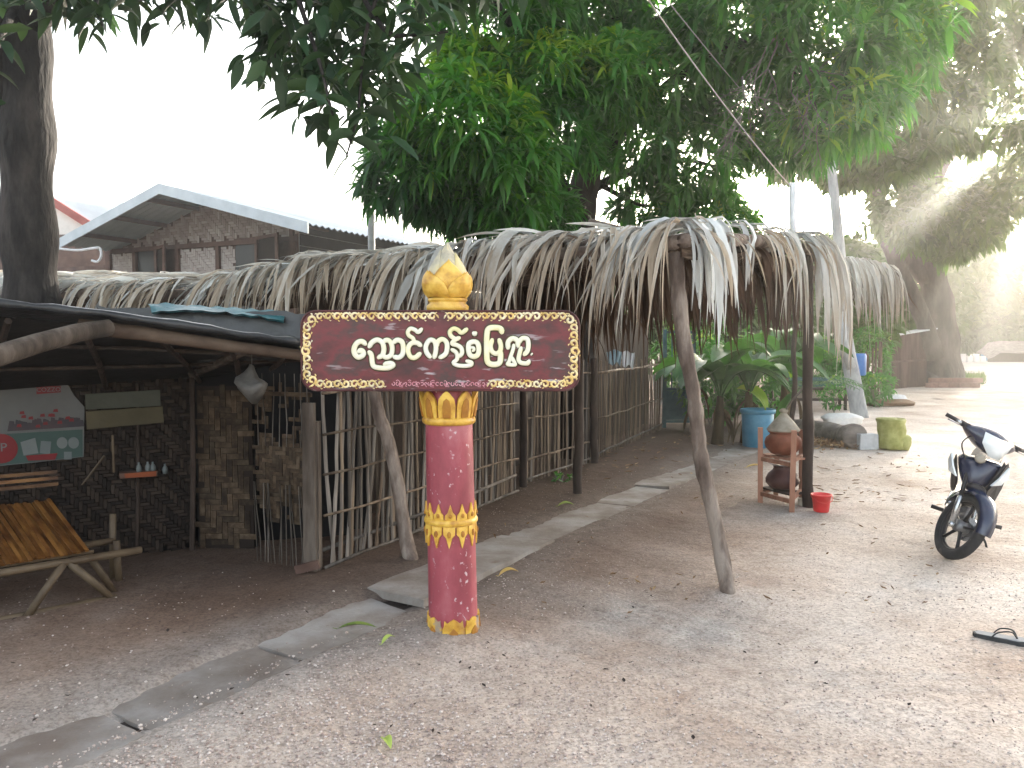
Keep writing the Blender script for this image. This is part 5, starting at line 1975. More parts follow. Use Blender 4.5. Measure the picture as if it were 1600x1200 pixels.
pot = thing('clay_pot', 'round red clay water pot under a conical lid, upper one in the stand', 'pot', pc1 + V(0.0, 0, 0.50))
mb = MB().lathe([(0.05, 0), (0.12, 0.02), (0.172, 0.08), (0.185, 0.13), (0.17, 0.18), (0.135, 0.21), (0.13, 0.225), (0.15, 0.235), (0.15, 0.245), (0.12, 0.243)], pot.location, 32)
part('body', mb, M['clay'], pot, smooth=True)
lid = thing('clay_cone_cover', 'pale conical clay cover with knob resting on the upper water pot', 'cover', pot.location + V(0, 0, 0.248))
mb = MB().lathe([(0.155, 0.0), (0.165, 0.012), (0.14, 0.05), (0.095, 0.105), (0.055, 0.15), (0.035, 0.175), (0.03, 0.185)], lid.location, 32)
part('cone', mb, M['lid'], lid, smooth=True)
mb = MB().lathe([(0.028, 0.183), (0.045, 0.20), (0.045, 0.215), (0.02, 0.23), (0.002, 0.232)], lid.location, 20)
part('knob', mb, M['lid'], lid, smooth=True)
pt2 = thing('clay_pot', 'dark brown clay pot with wide aluminium rimmed mouth, lower one in the stand', 'pot', pc1 + V(0.0, 0.0, 0.147))
mb = MB().lathe([(0.05, 0), (0.12, 0.02), (0.165, 0.07), (0.168, 0.11), (0.14, 0.165), (0.10, 0.20), (0.088, 0.225), (0.098, 0.25)], pt2.location, 32)
part('body', mb, M['clay_dark'], pt2, smooth=True)
mb = MB().lathe([(0.098, 0.248), (0.125, 0.262), (0.128, 0.268), (0.10, 0.262), (0.06, 0.256)], pt2.location, 32)
part('rim', mb, M['aluminium'], pt2, smooth=True)
# pale cane from the lid to the post
solo('cane', MB().tube(curve_pts([lid.location + V(0.02, -0.02, 0.22), P(1236, 628, 8.05), P(1253, 608, 8.05), P(1257, 594, 8.05)], 5), 0.011, 6), M['bamboo_grey'], 'thin pale bent cane between the pot lid and the dark post', 'cane', smooth=True)
# red bucket
rb = G(1283, 799)
buck = thing('bucket', 'small bright red plastic bucket on the ground by the dark post', 'bucket', rb)
mb = MB().lathe([(0.001, 0.0), (0.068, 0.0), (0.072, 0.01), (0.090, 0.155), (0.101, 0.158), (0.101, 0.170), (0.093, 0.172), (0.086, 0.158), (0.068, 0.012), (0.001, 0.010)], rb, 28)
part('body', mb, M['red_plastic'], buck, smooth=True)
q = [rb + V(0.098 * cos(a), 0.098 * sin(a) * 1.0 - 0.0, 0.150 - 0.055 * sin((a + pi) if a < 0 else a) * 1.0) for a in [-pi * k / 10 for k in range(11)]]
q = [rb + V(0.104 * cos(a), -0.104 * sin(a), 0.155 - 0.055 * sin(a)) for a in [pi * k / 10 for k in range(11)]]
part('handle', MB().tube(q, 0.0035, 5), M['red_plastic'], buck, smooth=True)
cn = G(1252, 790)
solo('tin_can', MB().lathe([(0.001, 0), (0.034, 0), (0.036, 0.01), (0.034, 0.06), (0.036, 0.075), (0.03, 0.075), (0.001, 0.07)], cn, 16), M['lid'], 'small pale cup at the foot of the pot stand', 'cup', smooth=True, loc=cn)

# ------------------------------------------------------------------ drum, log, sacks, block
dp = G(1183, 700)
drum = thing('plastic_drum', 'pale blue plastic drum with dark stain standing among the banana plants', 'drum', dp)
mb = MB().lathe([(0.001, 0), (0.20, 0), (0.22, 0.03), (0.235, 0.3), (0.245, 0.56), (0.225, 0.58), (0.225, 0.5), (0.001, 0.45)], dp, 36)
part('body', mb, M['blue_drum'], drum, smooth=True)
mb = MB().lathe([(0.240, 0.545), (0.268, 0.555), (0.272, 0.60), (0.262, 0.615), (0.236, 0.612), (0.232, 0.56)], dp, 36)
part('rim', mb, M['blue_drum'], drum, smooth=True)
# log
la, lb_ = G(1262, 690), G(1352, 703)
log = solo('log', MB().tube(curve_pts([la + V(0, 0.6, 0.17), la.lerp(lb_, .35) + V(0, 0.3, 0.19), la.lerp(lb_, .7) + V(0, 0.12, 0.17), lb_ + V(-0.1, 0.1, 0.20)], 5), [0.15, 0.155, 0.165, 0.165, 0.16, 0.16, 0.165, 0.175, 0.17, 0.16, 0.165, 0.18, 0.19, 0.2, 0.2, 0.19][:16], 16), M['grey_log'], 'thick grey fallen log lying behind the dark post', 'log', smooth=True)


def lump(c, sx, sy, sz, m_, name, label, cat, seed=0, group=None, nu=22, nv=12, fold=0.08, top=1.0, parent=None):
    rs = random.Random(seed)
    ph = [rs.uniform(0, 6) for _ in range(6)]
    prof_v, fs = [], []
    for j in range(nv + 1):
        th = pi * j / nv
        for i in range(nu):
            a = 2 * pi * i / nu
            r = abs(sin(th)) ** 0.55
            w_ = 1 + fold * sin(3 * a + ph[0] + th * 2) + fold * 0.6 * sin(7 * a + ph[1]) + fold * 0.5 * sin(th * 7 + ph[2])
            z = -cos(th)
            z = z * (1 if z < 0 else top)
            z = max(-0.85, z)
            prof_v.append(V(c[0] + sx * r * cos(a) * w_, c[1] + sy * r * sin(a) * w_, c[2] + sz * (z + 0.85)))
    for j in range(nv):
        for i in range(nu):
            a = j * nu + i
            b = j * nu + (i + 1) % nu
            fs.append((a, b, b + nu, a + nu))
    mb = MB().add(prof_v, fs)
    if parent is not None:
        return part(name, mb, m_, parent, smooth=True)
    return solo(name, mb, m_, label, cat, smooth=True, group=group, loc=c)


wsk = P(1318, 662, 12.9)
lump(V(G(1335, 690).x - 0.05, G(1335, 690).y + 0.42, 0.22), 0.34, 0.17, 0.12, M['white_sack'], 'white_sack', 'crumpled white sack lying on top of the log', 'sack', seed=2, fold=0.12)
bk_ = G(1351, 701)
mb = MB().box(bk_ + V(0, -0.05, 0.12), (0.31, 0.2, 0.24), Matrix.Rotation(0.1, 3, 'Z'), taper=0.94)
blk = solo('concrete_block', mb, M['block'], 'pale grey concrete block on the ground at the end of the log', 'block', loc=bk_)
md = blk.modifiers.new('bevel', 'BEVEL')
md.width = 0.012
md.segments = 2
gs = G(1392, 702)
sack = thing('green_sack', 'rolled yellow-green sack standing open beside the concrete block', 'sack', gs)
mb = MB().lathe([(0.10, 0.0), (0.20, 0.02), (0.215, 0.12), (0.19, 0.20), (0.205, 0.30), (0.195, 0.40), (0.215, 0.46), (0.20, 0.48), (0.16, 0.44), (0.12, 0.38)], gs, 26, wob=lambda a, z: 1 + 0.05 * sin(3 * a + z * 14) + 0.03 * sin(8 * a))
part('sack_body', mb, M['green_sack'], sack, smooth=True)
lump(gs + V(0.15, -0.05, 0.0), 0.13, 0.12, 0.13, M['green_sack'], 'sack_fold', None, None, seed=5, parent=sack)
lump(gs + V(-0.02, 0.0, 0.38), 0.13, 0.12, 0.06, M['green_sack'], 'sack_flap', None, None, seed=8, parent=sack)

# small heap of leaves before the log
random.seed(21)


def litter_leaf(mb, p, L, w, a, tint, curl=0.02, tilt=0.0):
    d = V(cos(a), sin(a), 0)
    s_ = V(-sin(a), cos(a), 0)
    vs = [p, p + d * L * 0.35 - s_ * w + V(0, 0, curl * 0.6), p + d * L * 0.35 + s_ * w + V(0, 0, curl * 0.9), p + d * L * 0.35 + V(0, 0, 0.2 * curl), p + d * L * 0.7 - s_ * w * 0.75 + V(0, 0, curl), p + d * L * 0.7 + s_ * w * 0.75 + V(0, 0, curl * 0.8), p + d * L * 0.7 + V(0, 0, 0.4 * curl), p + d * L + V(0, 0, curl * 1.3 + tilt)]
    mb.add(vs, [(0, 1, 3), (0, 3, 2), (1, 4, 6, 3), (3, 6, 5, 2), (4, 7, 6), (6, 7, 5)], tint)


mb = MB()
for k in range(420):
    c = G(1290 + random.gauss(0, 26), 694 + random.gauss(0, 6))
    litter_leaf(mb, c + V(0, 0, random.uniform(0.02, 0.10)), random.uniform(0.06, 0.13), random.uniform(0.012, 0.03), random.uniform(0, 6.3), random.random(), random.uniform(0.0, 0.04), random.uniform(-0.03, 0.05))
solo('leaf_heap', mb, M['dry_leaf'], 'heap of brown dead leaves raked up against the log', 'leaf heap', kind='stuff')

# whitewashed leaning pole with wires, white pole, electricity pole by the house
wp_b = G(1345, 652)
wpole = thing('whitewashed_pole', 'tall leaning whitewashed trunk pole rising through the far canopy', 'pole', wp_b)
Yp = wp_b.y
q = curve_pts([wp_b + V(0, 0, -0.1), P(1334, 600, Yp), P(1324, 545, Yp), P(1317, 490, Yp), P(1313, 405, Yp), P(1304, 310, Yp), P(1295, 224, Yp)], 4)
part('shaft', MB().tube(q, [0.185 - 0.10 * i / (len(q) - 1) for i in range(len(q))], 12), M['whitewash'], wpole, smooth=True)
part('forked_stub', MB().tube([P(1330, 575, Yp - .2), P(1313, 530, Yp - .25), P(1312, 487, Yp - .25)], [0.10, 0.13, 0.12], 10), M['whitewash'], wpole, smooth=True)
wq = P(1240, 420, 8.5)
solo('white_pole', MB().tube([wq, P(1238, 286, 8.5)], [0.036, 0.034], 10), M['white_paint'], 'plain white pole tied upright to the roof at the right end of the thatch', 'pole', smooth=True, loc=wq)
hpz = P(580, 330, 11.5)
solo('grey_pole', MB().tube([V(hpz.x, 11.5, 0), V(hpz.x, 11.5, hpz.z)], [0.055, 0.05], 10), M['wire'], 'thin grey pole between the house and the mango tree', 'pole', smooth=True, loc=V(hpz.x, 11.5, 0))


def wire(a, b, sag, label):
    q = [a.lerp(b, t / 16) - V(0, 0, sag * 4 * (t / 16) * (1 - t / 16)) for t in range(17)]
    solo('overhead_wire', MB().tube(q, 0.0055, 5), M['wire'], label, 'wire')


wire(P(985, -40, 5.0), P(1236, 292, 8.5), 0.05, 'lower pale overhead wire running down to the white pole')
wire(P(1010, -40, 6.5), P(1300, 283, 18.6), 0.15, 'upper pale overhead wire running down to the whitewashed pole')

# ------------------------------------------------------------------ banana plants
def banana_leaf(base, az, L, w, rise, mat_, parent, droop=1.0, tear=0.2, name='leaf'):
    n = 12
    p = Vector(base)
    d = V(cos(az) * 0.35, sin(az) * 0.35, rise).normalized()
    side = V(-sin(az), cos(az), 0)
    tw = random.uniform(-0.6, 0.6)
    mb = MB()
    stem = [p.copy()]
    for i in range(4):
        p = p + d * L * 0.07
        d = (d + V(cos(az), sin(az), -0.2) * 0.06 * droop).normalized()
        stem.append(p.copy())
    rows = []
    for i in range(n + 1):
        t = i / n
        ww = w * (sin(pi * min(1, 0.08 + t * 0.92)) ** 0.55) * (1 - 0.15 * t)
        s_ = Matrix.Rotation(tw * t, 3, d) @ side
        nr = s_.cross(d)
        k = 1 + random.uniform(-tear, tear * 0.5)
        rows.append((p - s_ * ww * k - nr * ww * 0.30, p - s_ * ww * 0.5 * k + nr * -0.06 * ww, p.copy(), p + s_ * ww * 0.5 * k - nr * 0.06 * ww, p + s_ * ww * k - nr * ww * 0.30))
        p = p + d * L / n
        d = (d + V(cos(az) * 0.10, sin(az) * 0.10, -0.16) * droop).normalized()
        stem.append(p.copy())
    vs = [q for r in rows for q in r]
    fs = []
    for i in range(n):
        for j in range(4):
            a = i * 5 + j
            fs.append((a, a + 1, a + 6, a + 5))
    mb.add(vs, fs)
    mb.tube(stem[::2], [0.018 - 0.0017 * i for i in range(len(stem[::2]))], 5)
    part(name, mb, mat_, parent, smooth=True)


random.seed(33)


def banana(c, h, n, label, young=0, L=1.3, w=0.22, azs=None):
    root = thing('banana_plant', label, 'plant', c, group='banana plants by the blue drum')
    part('stem', MB().tube([c, c + V(0.03, 0, h * 0.5), c + V(0.05, 0.02, h)], [0.10, 0.08, 0.05], 10), M['banana_dry'], root, smooth=True)
    for k in range(n):
        az = (azs[k] if azs else 2 * pi * k / n + random.uniform(-.4, .4))
        banana_leaf(c + V(0.04, 0.01, h * random.uniform(0.8, 1.0)), az, L * random.uniform(0.8, 1.15), w * random.uniform(0.8, 1.2), random.uniform(0.9, 1.8), M['banana'], root, droop=random.uniform(0.9, 1.5))
    for k in range(5):
        az = random.uniform(0, 6.3)
        a = c + V(0.05, 0, h * random.uniform(0.5, 0.9))
        mb = MB()
        leaf_strip(mb, a, (cos(az), sin(az), -0.4), h * 0.7, 0.10, 0.5, 0.5, 0.5)
        part('dry_leaf', mb, M['banana_dry'], root)
    return root


b1 = banana(G(1120, 698), 0.8, 9, 'banana plant with broad dark leaves behind the crooked post', L=1.15, w=0.24)
b2 = banana(G(1165, 696), 0.9, 9, 'banana plant with hanging leaves just left of the blue drum', L=1.2, w=0.24)
b3 = banana(G(1222, 680), 1.1, 9, 'banana plant behind the water pots, right of the blue drum', L=1.35, w=0.25)
b4 = banana(G(1085, 676), 0.9, 8, 'banana plant at the fence end, half hidden by the crooked post', L=1.1, w=0.2)
yl = thing('young_banana', 'short banana sucker with one bright yellow-green leaf above the blue drum', 'plant', G(1200, 697))
banana_leaf(yl.location + V(-0.05, -0.1, 0.45), 2.4, 0.62, 0.15, 1.9, M['banana_young'], yl, droop=0.7, tear=0.03)
banana_leaf(yl.location + V(0.1, -0.1, 0.15), 0.5, 0.8, 0.13, 1.9, M['banana'], yl, droop=0.5)
part('stem', MB().tube([yl.location, yl.location + V(0, -0.05, 0.5)], [0.04, 0.03], 8), M['banana_dry'], yl)
# fern-like palm fronds right of the plants
pal = thing('palm_shrub', 'feathery palm frond shrub leaning between drum and dark post', 'shrub', G(1235, 676))
for k in range(9):
    mb = MB()
    az = -2.2 + k * 0.42
    p = pal.location + V(0, 0, 0.5)
    d = V(cos(az) * 0.5, sin(az) * 0.4 - 0.2, 1.2).normalized()
    for i in range(26):
        p = p + d * 0.055
        d = (d + V(cos(az) * .05, sin(az) * .04, -0.055)).normalized()
        s_ = d.cross(V(0, 0, 1)).normalized()
        if i > 3:
            for sg in (-1, 1):
                leaf_strip(mb, p, s_ * sg + d * 0.5 + V(0, 0, -0.1), 0.26 * (1 - abs(i - 13) / 26), 0.025, 0.15, 0.5, 0.5, n=3, twist=0)
    part('frond', mb, M['banana'], pal)


def shrub(name, label, c, r, h, n, m_, L=0.08, stem_m=None, cat='shrub', pot=False):
    root = thing(name, label, cat, c)
    mb = MB()
    for k in range(7):
        az = random.uniform(0, 6.3)
        mb.tube([c, c + V(cos(az) * r * .3, sin(az) * r * .3, h * .5), c + V(cos(az) * r * .7, sin(az) * r * .7, h * random.uniform(.7, 1))], [0.012, 0.008, 0.004], 5)
    part('stem', mb, stem_m or M['twig'], root)
    C, A, T = lobe_clusters([((c[0], c[1], c[2] + h * 0.6), (r, r, h * 0.5), n, 0.5, 0.1)])
    b, d, LL, WW, tt = cluster_leaves(C, A, 6, L, 0.32, T)
    me = leaf_mesh('foliage', b, d, LL, WW, tt, m_, off=c)
    o = obj('foliage', me, root)
    o['kind'] = 'stuff'
    return root


shrub('potted_shrub', 'small round yellow-green bush at the foot of the whitewashed pole', G(1369, 636), 0.42, 0.85, 130, M['leaf_mid'], 0.14)
shrub('small_plant', 'thin potted plant on a stem in front of the far low bench', G(1303, 645), 0.3, 0.75, 50, M['leaf_mid'], 0.12)
shrub('bush', 'dense green bush behind the far low bench', G(1265, 622), 1.1, 1.7, 420, M['leaf_mid'], 0.16)
shrub('bush', 'green bush growing under the far canopy, behind the pole', G(1352, 618), 0.8, 2.0, 260, M['leaf_mid'], 0.16)
shrub('bush', 'dark bush filling the space behind the left banana plants', G(1110, 668), 0.9, 1.9, 300, M['leaf_mid'], 0.16)
shrub('bush', 'dark bush behind the blue drum and banana leaves', G(1175, 668), 0.7, 1.6, 260, M['leaf_mid'], 0.16)
shrub('seedling', 'tiny green seedling at the foot of the bamboo fence', G(878, 757), 0.12, 0.12, 14, M['leaf_mid'], 0.07)
shrub('bush', 'dark shrub filling the gateway behind the teal gate', V(3.9, 17.2, 0), 0.9, 2.1, 260, M['leaf_mid'], 0.16)

# teal gate with a cloth
gg = G(1060, 668)
gate = thing('metal_gate', 'dark teal metal gate frame at the end of the bamboo fences', 'gate', gg)
for dx in (-0.28, 0.28):
    part('gate_post', MB().box(gg + V(dx, 0, 0.95), (0.07, 0.07, 1.9)), M['teal_gate'], gate)
for z in (0.12, 0.75, 1.85):
    part('crossbar', MB().box(gg + V(0, 0, z), (0.49, 0.045, 0.05)), M['teal_gate'], gate)
for dx in (-0.14, 0.0, 0.14):
    part('bar', MB().box(gg + V(dx, 0, 1.3), (0.025, 0.025, 1.05)), M['teal_gate'], gate)
part('panel', MB().box(gg + V(0, 0.01, 0.435), (0.48, 0.015, 0.57)), M['teal_gate'], gate)


def hanging_cloth(name, label, u0, u1, v0, v1, Y, m_, seed):
    rs = random.Random(seed)
    vs, fs = [], []
    nu, nv = 14, 8
    for j in range(nv + 1):
        for i in range(nu + 1):
            t, s_ = i / nu, j / nv
            w_ = 1 - 0.25 * s_ * (0.5 + 0.5 * sin(t * 9 + seed))
            u = (u0 + u1) / 2 + (u1 - u0) * (t - .5) * (1 - 0.25 * s_)
            v = v0 + (v1 - v0) * s_ * w_ + 2 * sin(t * 7 + seed)
            vs.append(P(u, v, Y + 0.03 * sin(t * 22 + s_ * 2)))
    for j in range(nv):
        for i in range(nu):
            a = j * (nu + 1) + i
            fs.append((a, a + 1, a + nu + 2, a + nu + 1))
    vs2 = [p + V(0, 0.006, 0) for p in vs]
    n = len(vs)
    mb = MB().add(vs + vs2, fs + [tuple(n + i for i in reversed(f)) for f in fs])
    return solo(name, mb, m_, label, 'cloth', smooth=True)


hanging_cloth('hanging_cloth', 'white cloth hanging on the teal gate post', 1020, 1036, 586, 632, gg.y - 0.3, M['cloth_white'], 3)
hanging_cloth('hanging_cloth', 'pale blue cloth draped over the top of the far bamboo fence', 948, 972, 548, 572, 11.3, M['cloth_blue'], 1)
hanging_cloth('hanging_cloth', 'crumpled white cloth on the far fence beside the pale blue one', 970, 992, 550, 576, 11.9, M['cloth_white'], 2)

# low bench / table behind, blue barrel, stick fence, heap
tb = G(1262, 640)
tbl = thing('low_table', 'dark low plank table in front of the far bush', 'table', tb)
part('top', MB().box(tb + V(0, 0, 0.52), (1.9, 0.5, 0.05)), M['wood_grey'], tbl)
part('shelf', MB().box(tb + V(0, 0, 0.25), (1.85, 0.4, 0.04)), M['pole_dark'], tbl)
part('side_board', MB().box(tb + V(0, 0.1, 0.68), (1.85, 0.04, 0.22)), M['teal_gate'], tbl)
for dx in (-0.85, 0.85):
    for dy in (-0.17, 0.17):
        part('leg', MB().box(tb + V(dx, dy, 0.247), (0.06, 0.06, 0.49)), M['pole_dark'], tbl)
bb = P(1337, 606, 19.6)
bb = V(bb.x, 19.6, 0)
brl = thing('blue_barrel', 'bright blue barrel raised on a post beyond the whitewashed pole', 'barrel', bb)
part('post', MB().tube([bb, bb + V(0, 0, 0.85)], 0.06, 8), M['pole_dark'], brl)
mb = MB().lathe([(0.001, 0.84), (0.21, 0.84), (0.23, 0.88), (0.23, 1.32), (0.21, 1.38), (0.001, 1.38)], bb, 20)
M['barrel'] = mat('blue_barrel', [(0.03, 0.12, 0.34), (0.05, 0.17, 0.42)], 4, 0.45, 0.0)
part('body', mb, M['barrel'], brl, smooth=True)
sf = thing('stick_fence', 'short fence of thin pale sticks beside the whitewashed pole', 'fence', G(1364, 622))
for k, u in enumerate((1352, 1357, 1362, 1367, 1372, 1377)):
    a = G(u, 622)
    part('stick', MB().tube([a, a + V(random.uniform(-.05, .05), 0, 1.3 + random.uniform(-.3, .4))], 0.03, 6), M['bamboo'], sf)
hp_c = G(1398, 630)
heap = lump(G(1386, 634), 0.7, 0.4, 0.10, M['dry_leaf'], 'rubbish_heap', 'low dark heap of rubbish in front of the rusty fence', 'heap', seed=3)
lump(G(1384, 631) + V(-0.05, -0.1, 0.06), 0.20, 0.16, 0.11, M['white_sack'], 'white_bag', 'white bag on the rubbish heap, the left one', 'bag', seed=4)
lump(G(1397, 633) + V(0, -0.1, 0.02), 0.26, 0.18, 0.15, M['white_sack'], 'white_bag', 'white bag on the rubbish heap, the right larger one', 'bag', seed=6)

# rusty corrugated fence
ra, rb2 = G(1374, 609), G(1446, 604)
rf = thing('rusty_fence', 'rusty brown corrugated sheet fence beside the big old tree', 'fence', (ra + rb2) / 2)
rd_ = (rb2 - ra)
nseg = 5
for s_ in range(nseg):
    vs, fs = [], []
    for i in range(13):
        t = (s_ + i / 12 * 1.04) / nseg
        p = ra + rd_ * t
        y = 0.025 * (1 if i % 2 else -1) - 0.02 * (s_ % 2)
        top = 1.75 + 0.35 * t
        vs += [V(p.x, p.y + y, 0), V(p.x, p.y + y, top)]
    for i in range(12):
        fs.append((2 * i, 2 * i + 2, 2 * i + 3, 2 * i + 1))
    part('sheet', MB().add(vs, fs), M['rust'], rf)
part('rail', MB().bar(ra + V(0, -0.06, 0.95), rb2 + V(0, -0.06, 1.0), 0.05, 0.06), M['rust'], rf)
part('capping', MB().bar(ra + V(-0.3, -0.1, 1.80), rb2 + V(0.1, -0.1, 2.16), 0.5, 0.05), M['tin'], rf)

# ------------------------------------------------------------------ motorbike
def build_bike():
    fc = G(1483, 872)
    YAW = atan2(-cos(radians(29)), -sin(radians(29))) - radians(6)
    LEAN = radians(-13)
    root = thing('motorbike', 'dark blue step-through motorbike leaning on its side stand, front wheel turned', 'motorbike')
    # local frame: x forward, y left, z up, origin on the ground under the front axle
    root.rotation_euler = (LEAN, 0, YAW)
    root.location = fc
    root.scale = (0.93, 0.93, 0.93)
    AX = V(0, 0, 0.285)
    HEADB, HEADT = V(-0.20, 0, 0.66), V(-0.33, 0, 0.95)
    axis_d = (HEADT - HEADB).normalized()
    STEER = Matrix.Rotation(radians(37), 3, axis_d)

    def steer(mb):
        mb.v = [tuple(STEER @ (Vector(p) - HEADB) + HEADB) for p in mb.v]
        return mb

    def bp(name, mb, m_, parent=root, st=False, smooth=True, sub=0):
        if st:
            steer(mb)
        return part(name, mb, m_, parent, smooth=smooth, local=True, sub=sub)

    def wheel(cx, st):
        mb = MB()
        R, r = 0.245, 0.043
        n, k = 40, 10
        vs, fs = [], []
        for i in range(n):
            a = 2 * pi * i / n
            for j in range(k):
                b = 2 * pi * j / k
                rr = R + r * cos(b)
                vs.append(V(cx + rr * cos(a), r * 1.0 * sin(b), 0.285 + rr * sin(a)))
        for i in range(n):
            for j in range(k):
                fs.append((i * k + j, i * k + (j + 1) % k, ((i + 1) % n) * k + (j + 1) % k, ((i + 1) % n) * k + j))
        mb.add(vs, fs)
        w_ = bp('wheel', MB().tube([(cx, -0.05, 0.285), (cx, 0.05, 0.285)], 0.05, 14), M['engine'], st=st)
        bp('tyre', mb, M['tyre'], w_, st=st)
        mb = MB()
        for (yy) in (-0.018, 0.018):
            q = [V(cx + 0.212 * cos(2 * pi * i / 36), yy, 0.285 + 0.212 * sin(2 * pi * i / 36)) for i in range(37)]
            mb.tube(q, 0.012, 6, cap=False, up=(0, 1, 0))
        mb.tube([V(cx + 0.205 * cos(2 * pi * i / 36), 0, 0.285 + 0.205 * sin(2 * pi * i / 36)) for i in range(37)], 0.016, 6, cap=False, up=(0, 1, 0))
        bp('rim', mb, M['bike_black'], w_, st=st)
        for i in range(5):
            a = 2 * pi * i / 5 + 0.3
            d = V(cos(a), 0, sin(a))
            mb = MB().tube([V(cx, 0, 0.285) + d * 0.03, V(cx, 0, 0.285) + d * 0.12, V(cx, 0, 0.285) + d * 0.205], [0.022, 0.016, 0.02], 6, flat=0.6)
            bp('spoke', mb, M['bike_black'], w_, st=st)
        if cx == 0:
            mb = MB().lathe([(0.03, -0.003), (0.10, -0.003), (0.10, 0.003), (0.03, 0.003)], (0, 0, 0), 28)
            mb.v = [(cx + x, 0.062 + z, 0.285 + y) for x, y, z in mb.v]
            bp('brake_disc', mb, M['chrome'], w_, st=st, smooth=False)
        return w_

    wheel(0.0, True)
    wheel(-1.24, False)
    for y in (-0.085, 0.085):
        mb = MB().tube([V(0.0, y, 0.285), V(-0.085, y, 0.46), V(-0.10, y, 0.50)], [0.024, 0.024, 0.022], 10)
        mb.tube([V(0.0, y, 0.285), V(0.01, y, 0.25)], [0.028, 0.02], 8)
        f = bp('fork_leg', mb, M['chrome'], st=True)
        mb = MB().tube([V(-0.10, y, 0.50), V(-0.20, y, 0.70)], 0.018, 8)
        bp('fork_tube', mb, M['bike_black'], f, st=True)
    # fender hugging the tyre
    vs, fs = [], []
    for i in range(17):
        a = radians(-2 + 148 * i / 16)
        tt = i / 16
        wd = 0.055 + 0.014 * sin(tt * pi)
        for j, (yy, rr) in enumerate(((-1.0, 0.275), (-0.85, 0.312), (0, 0.326), (0.85, 0.312), (1.0, 0.275))):
            R = rr + 0.01 * sin(tt * pi)
            vs.append(V(-R * cos(a + pi * 0) * 1.0 if False else R * cos(a), yy * wd, 0.285 + R * sin(a)))
    # rotate so the fender covers the upper and rear part
    vs = [V(p.x, p.y, p.z) for p in vs]
    for i in range(16):
        for j in range(4):
            b = i * 5 + j
            fs.append((b, b + 1, b + 6, b + 5))
    rot = Matrix.Rotation(radians(-14), 3, 'Y')
    vs = [rot @ (p - AX) + AX for p in vs]
    n = len(vs)
    vs2 = [AX + (p - AX) * 0.975 for p in vs]
    mb = MB().add(vs + vs2, fs + [tuple(n + q for q in reversed(f)) for f in fs])
    bp('fender', mb, M['bike_blue'], st=True)
    mb = MB()
    mb.box((-0.115, 0, 0.60), (0.16, 0.19, 0.10), Matrix.Rotation(-0.42, 3, 'Y'))
    bp('fender_bracket', mb, M['bike_black'], st=True, sub=2)

    def shell(rings, close_ends=True):
        """loft of closed rings of equal size"""
        mb = MB()
        k = len(rings[0])
        vs = [V(*p) for r in rings for p in r]
        fs = []
        for i in range(len(rings) - 1):
            for j in range(k):
                fs.append((i * k + j, i * k + (j + 1) % k, (i + 1) * k + (j + 1) % k, (i + 1) * k + j))
        fs.append(tuple(reversed(range(k))))
        fs.append(tuple((len(rings) - 1) * k + j for j in range(k)))
        return mb.add(vs, fs)

    # handlebar cowl: a wide wing with a pointed chin, leaning back
    def cow(y, zt, zb_, xf, xb):
        return [(xf, y, (zt + zb_) / 2), (xf - 0.035, y, zt - 0.01), (xb, y, zt), (xb - 0.02, y, (zt + zb_) / 2), (xb, y, zb_), (xf - 0.02, y, zb_ + 0.01)]
    rings = [cow(-0.24, 1.035, 0.985, -0.30, -0.37), cow(-0.20, 1.05, 0.955, -0.26, -0.39), cow(-0.12, 1.085, 0.90, -0.20, -0.41), cow(0, 1.11, 0.855, -0.16, -0.42), cow(0.12, 1.085, 0.90, -0.20, -0.41), cow(0.20, 1.05, 0.955, -0.26, -0.39), cow(0.24, 1.035, 0.985, -0.30, -0.37)]
    bp('handlebar_cowl', shell(rings), M['bike_blue'], st=True, sub=2)
    # headlamp
    hl = [(-0.215, -0.135, 1.045), (-0.165, -0.05, 1.045), (-0.165, 0.05, 1.045), (-0.215, 0.135, 1.045), (-0.205, 0.115, 0.955), (-0.155, 0.045, 0.880), (-0.155, -0.045, 0.880), (-0.205, -0.115, 0.955)]
    fr = [(x + 0.022, y * 0.86, z) for x, y, z in hl]
    mb = MB().add([V(*p) for p in hl] + [V(*p) for p in fr] + [V(-0.118, 0, 0.965)], [(i, (i + 1) % 8, 8 + (i + 1) % 8, 8 + i) for i in range(8)] + [(8 + i, 8 + (i + 1) % 8, 16) for i in range(8)])
    bp('headlight', mb, M['lens'], st=True, smooth=True)
    for s_ in (-1, 1):
        mb = MB().tube([V(-0.34, s_ * 0.18, 1.01), V(-0.37, s_ * 0.27, 1.02), V(-0.40, s_ * 0.30, 1.02)], 0.012, 8)
        hb = bp('handlebar', mb, M['chrome'], st=True)
        mb = MB().tube([V(-0.385, s_ * 0.255, 1.02), V(-0.43, s_ * 0.375, 1.025)], [0.017, 0.018], 10)
        bp('grip', mb, M['bike_black'], hb, st=True)
        mb = MB().tube([V(-0.35, s_ * 0.22, 1.0), V(-0.33, s_ * 0.30, 1.0), V(-0.365, s_ * 0.38, 1.0)], 0.006, 6)
        bp('lever', mb, M['chrome'], hb, st=True)
        mb = MB().box((-0.35, s_ * 0.235, 1.02), (0.06, 0.06, 0.045))
        bp('switch_box', mb, M['bike_black'], hb, st=True)
    # front shield (fixed): V-shaped blue nose with black sides
    def sec(z, w_, xf, d_):
        return [(xf, 0, z), (xf - 0.02, w_ * 0.5, z), (xf - d_ * 0.5, w_, z), (xf - d_, w_ * 0.85, z), (xf - d_, -w_ * 0.85, z), (xf - d_ * 0.5, -w_, z), (xf - 0.02, -w_ * 0.5, z)]
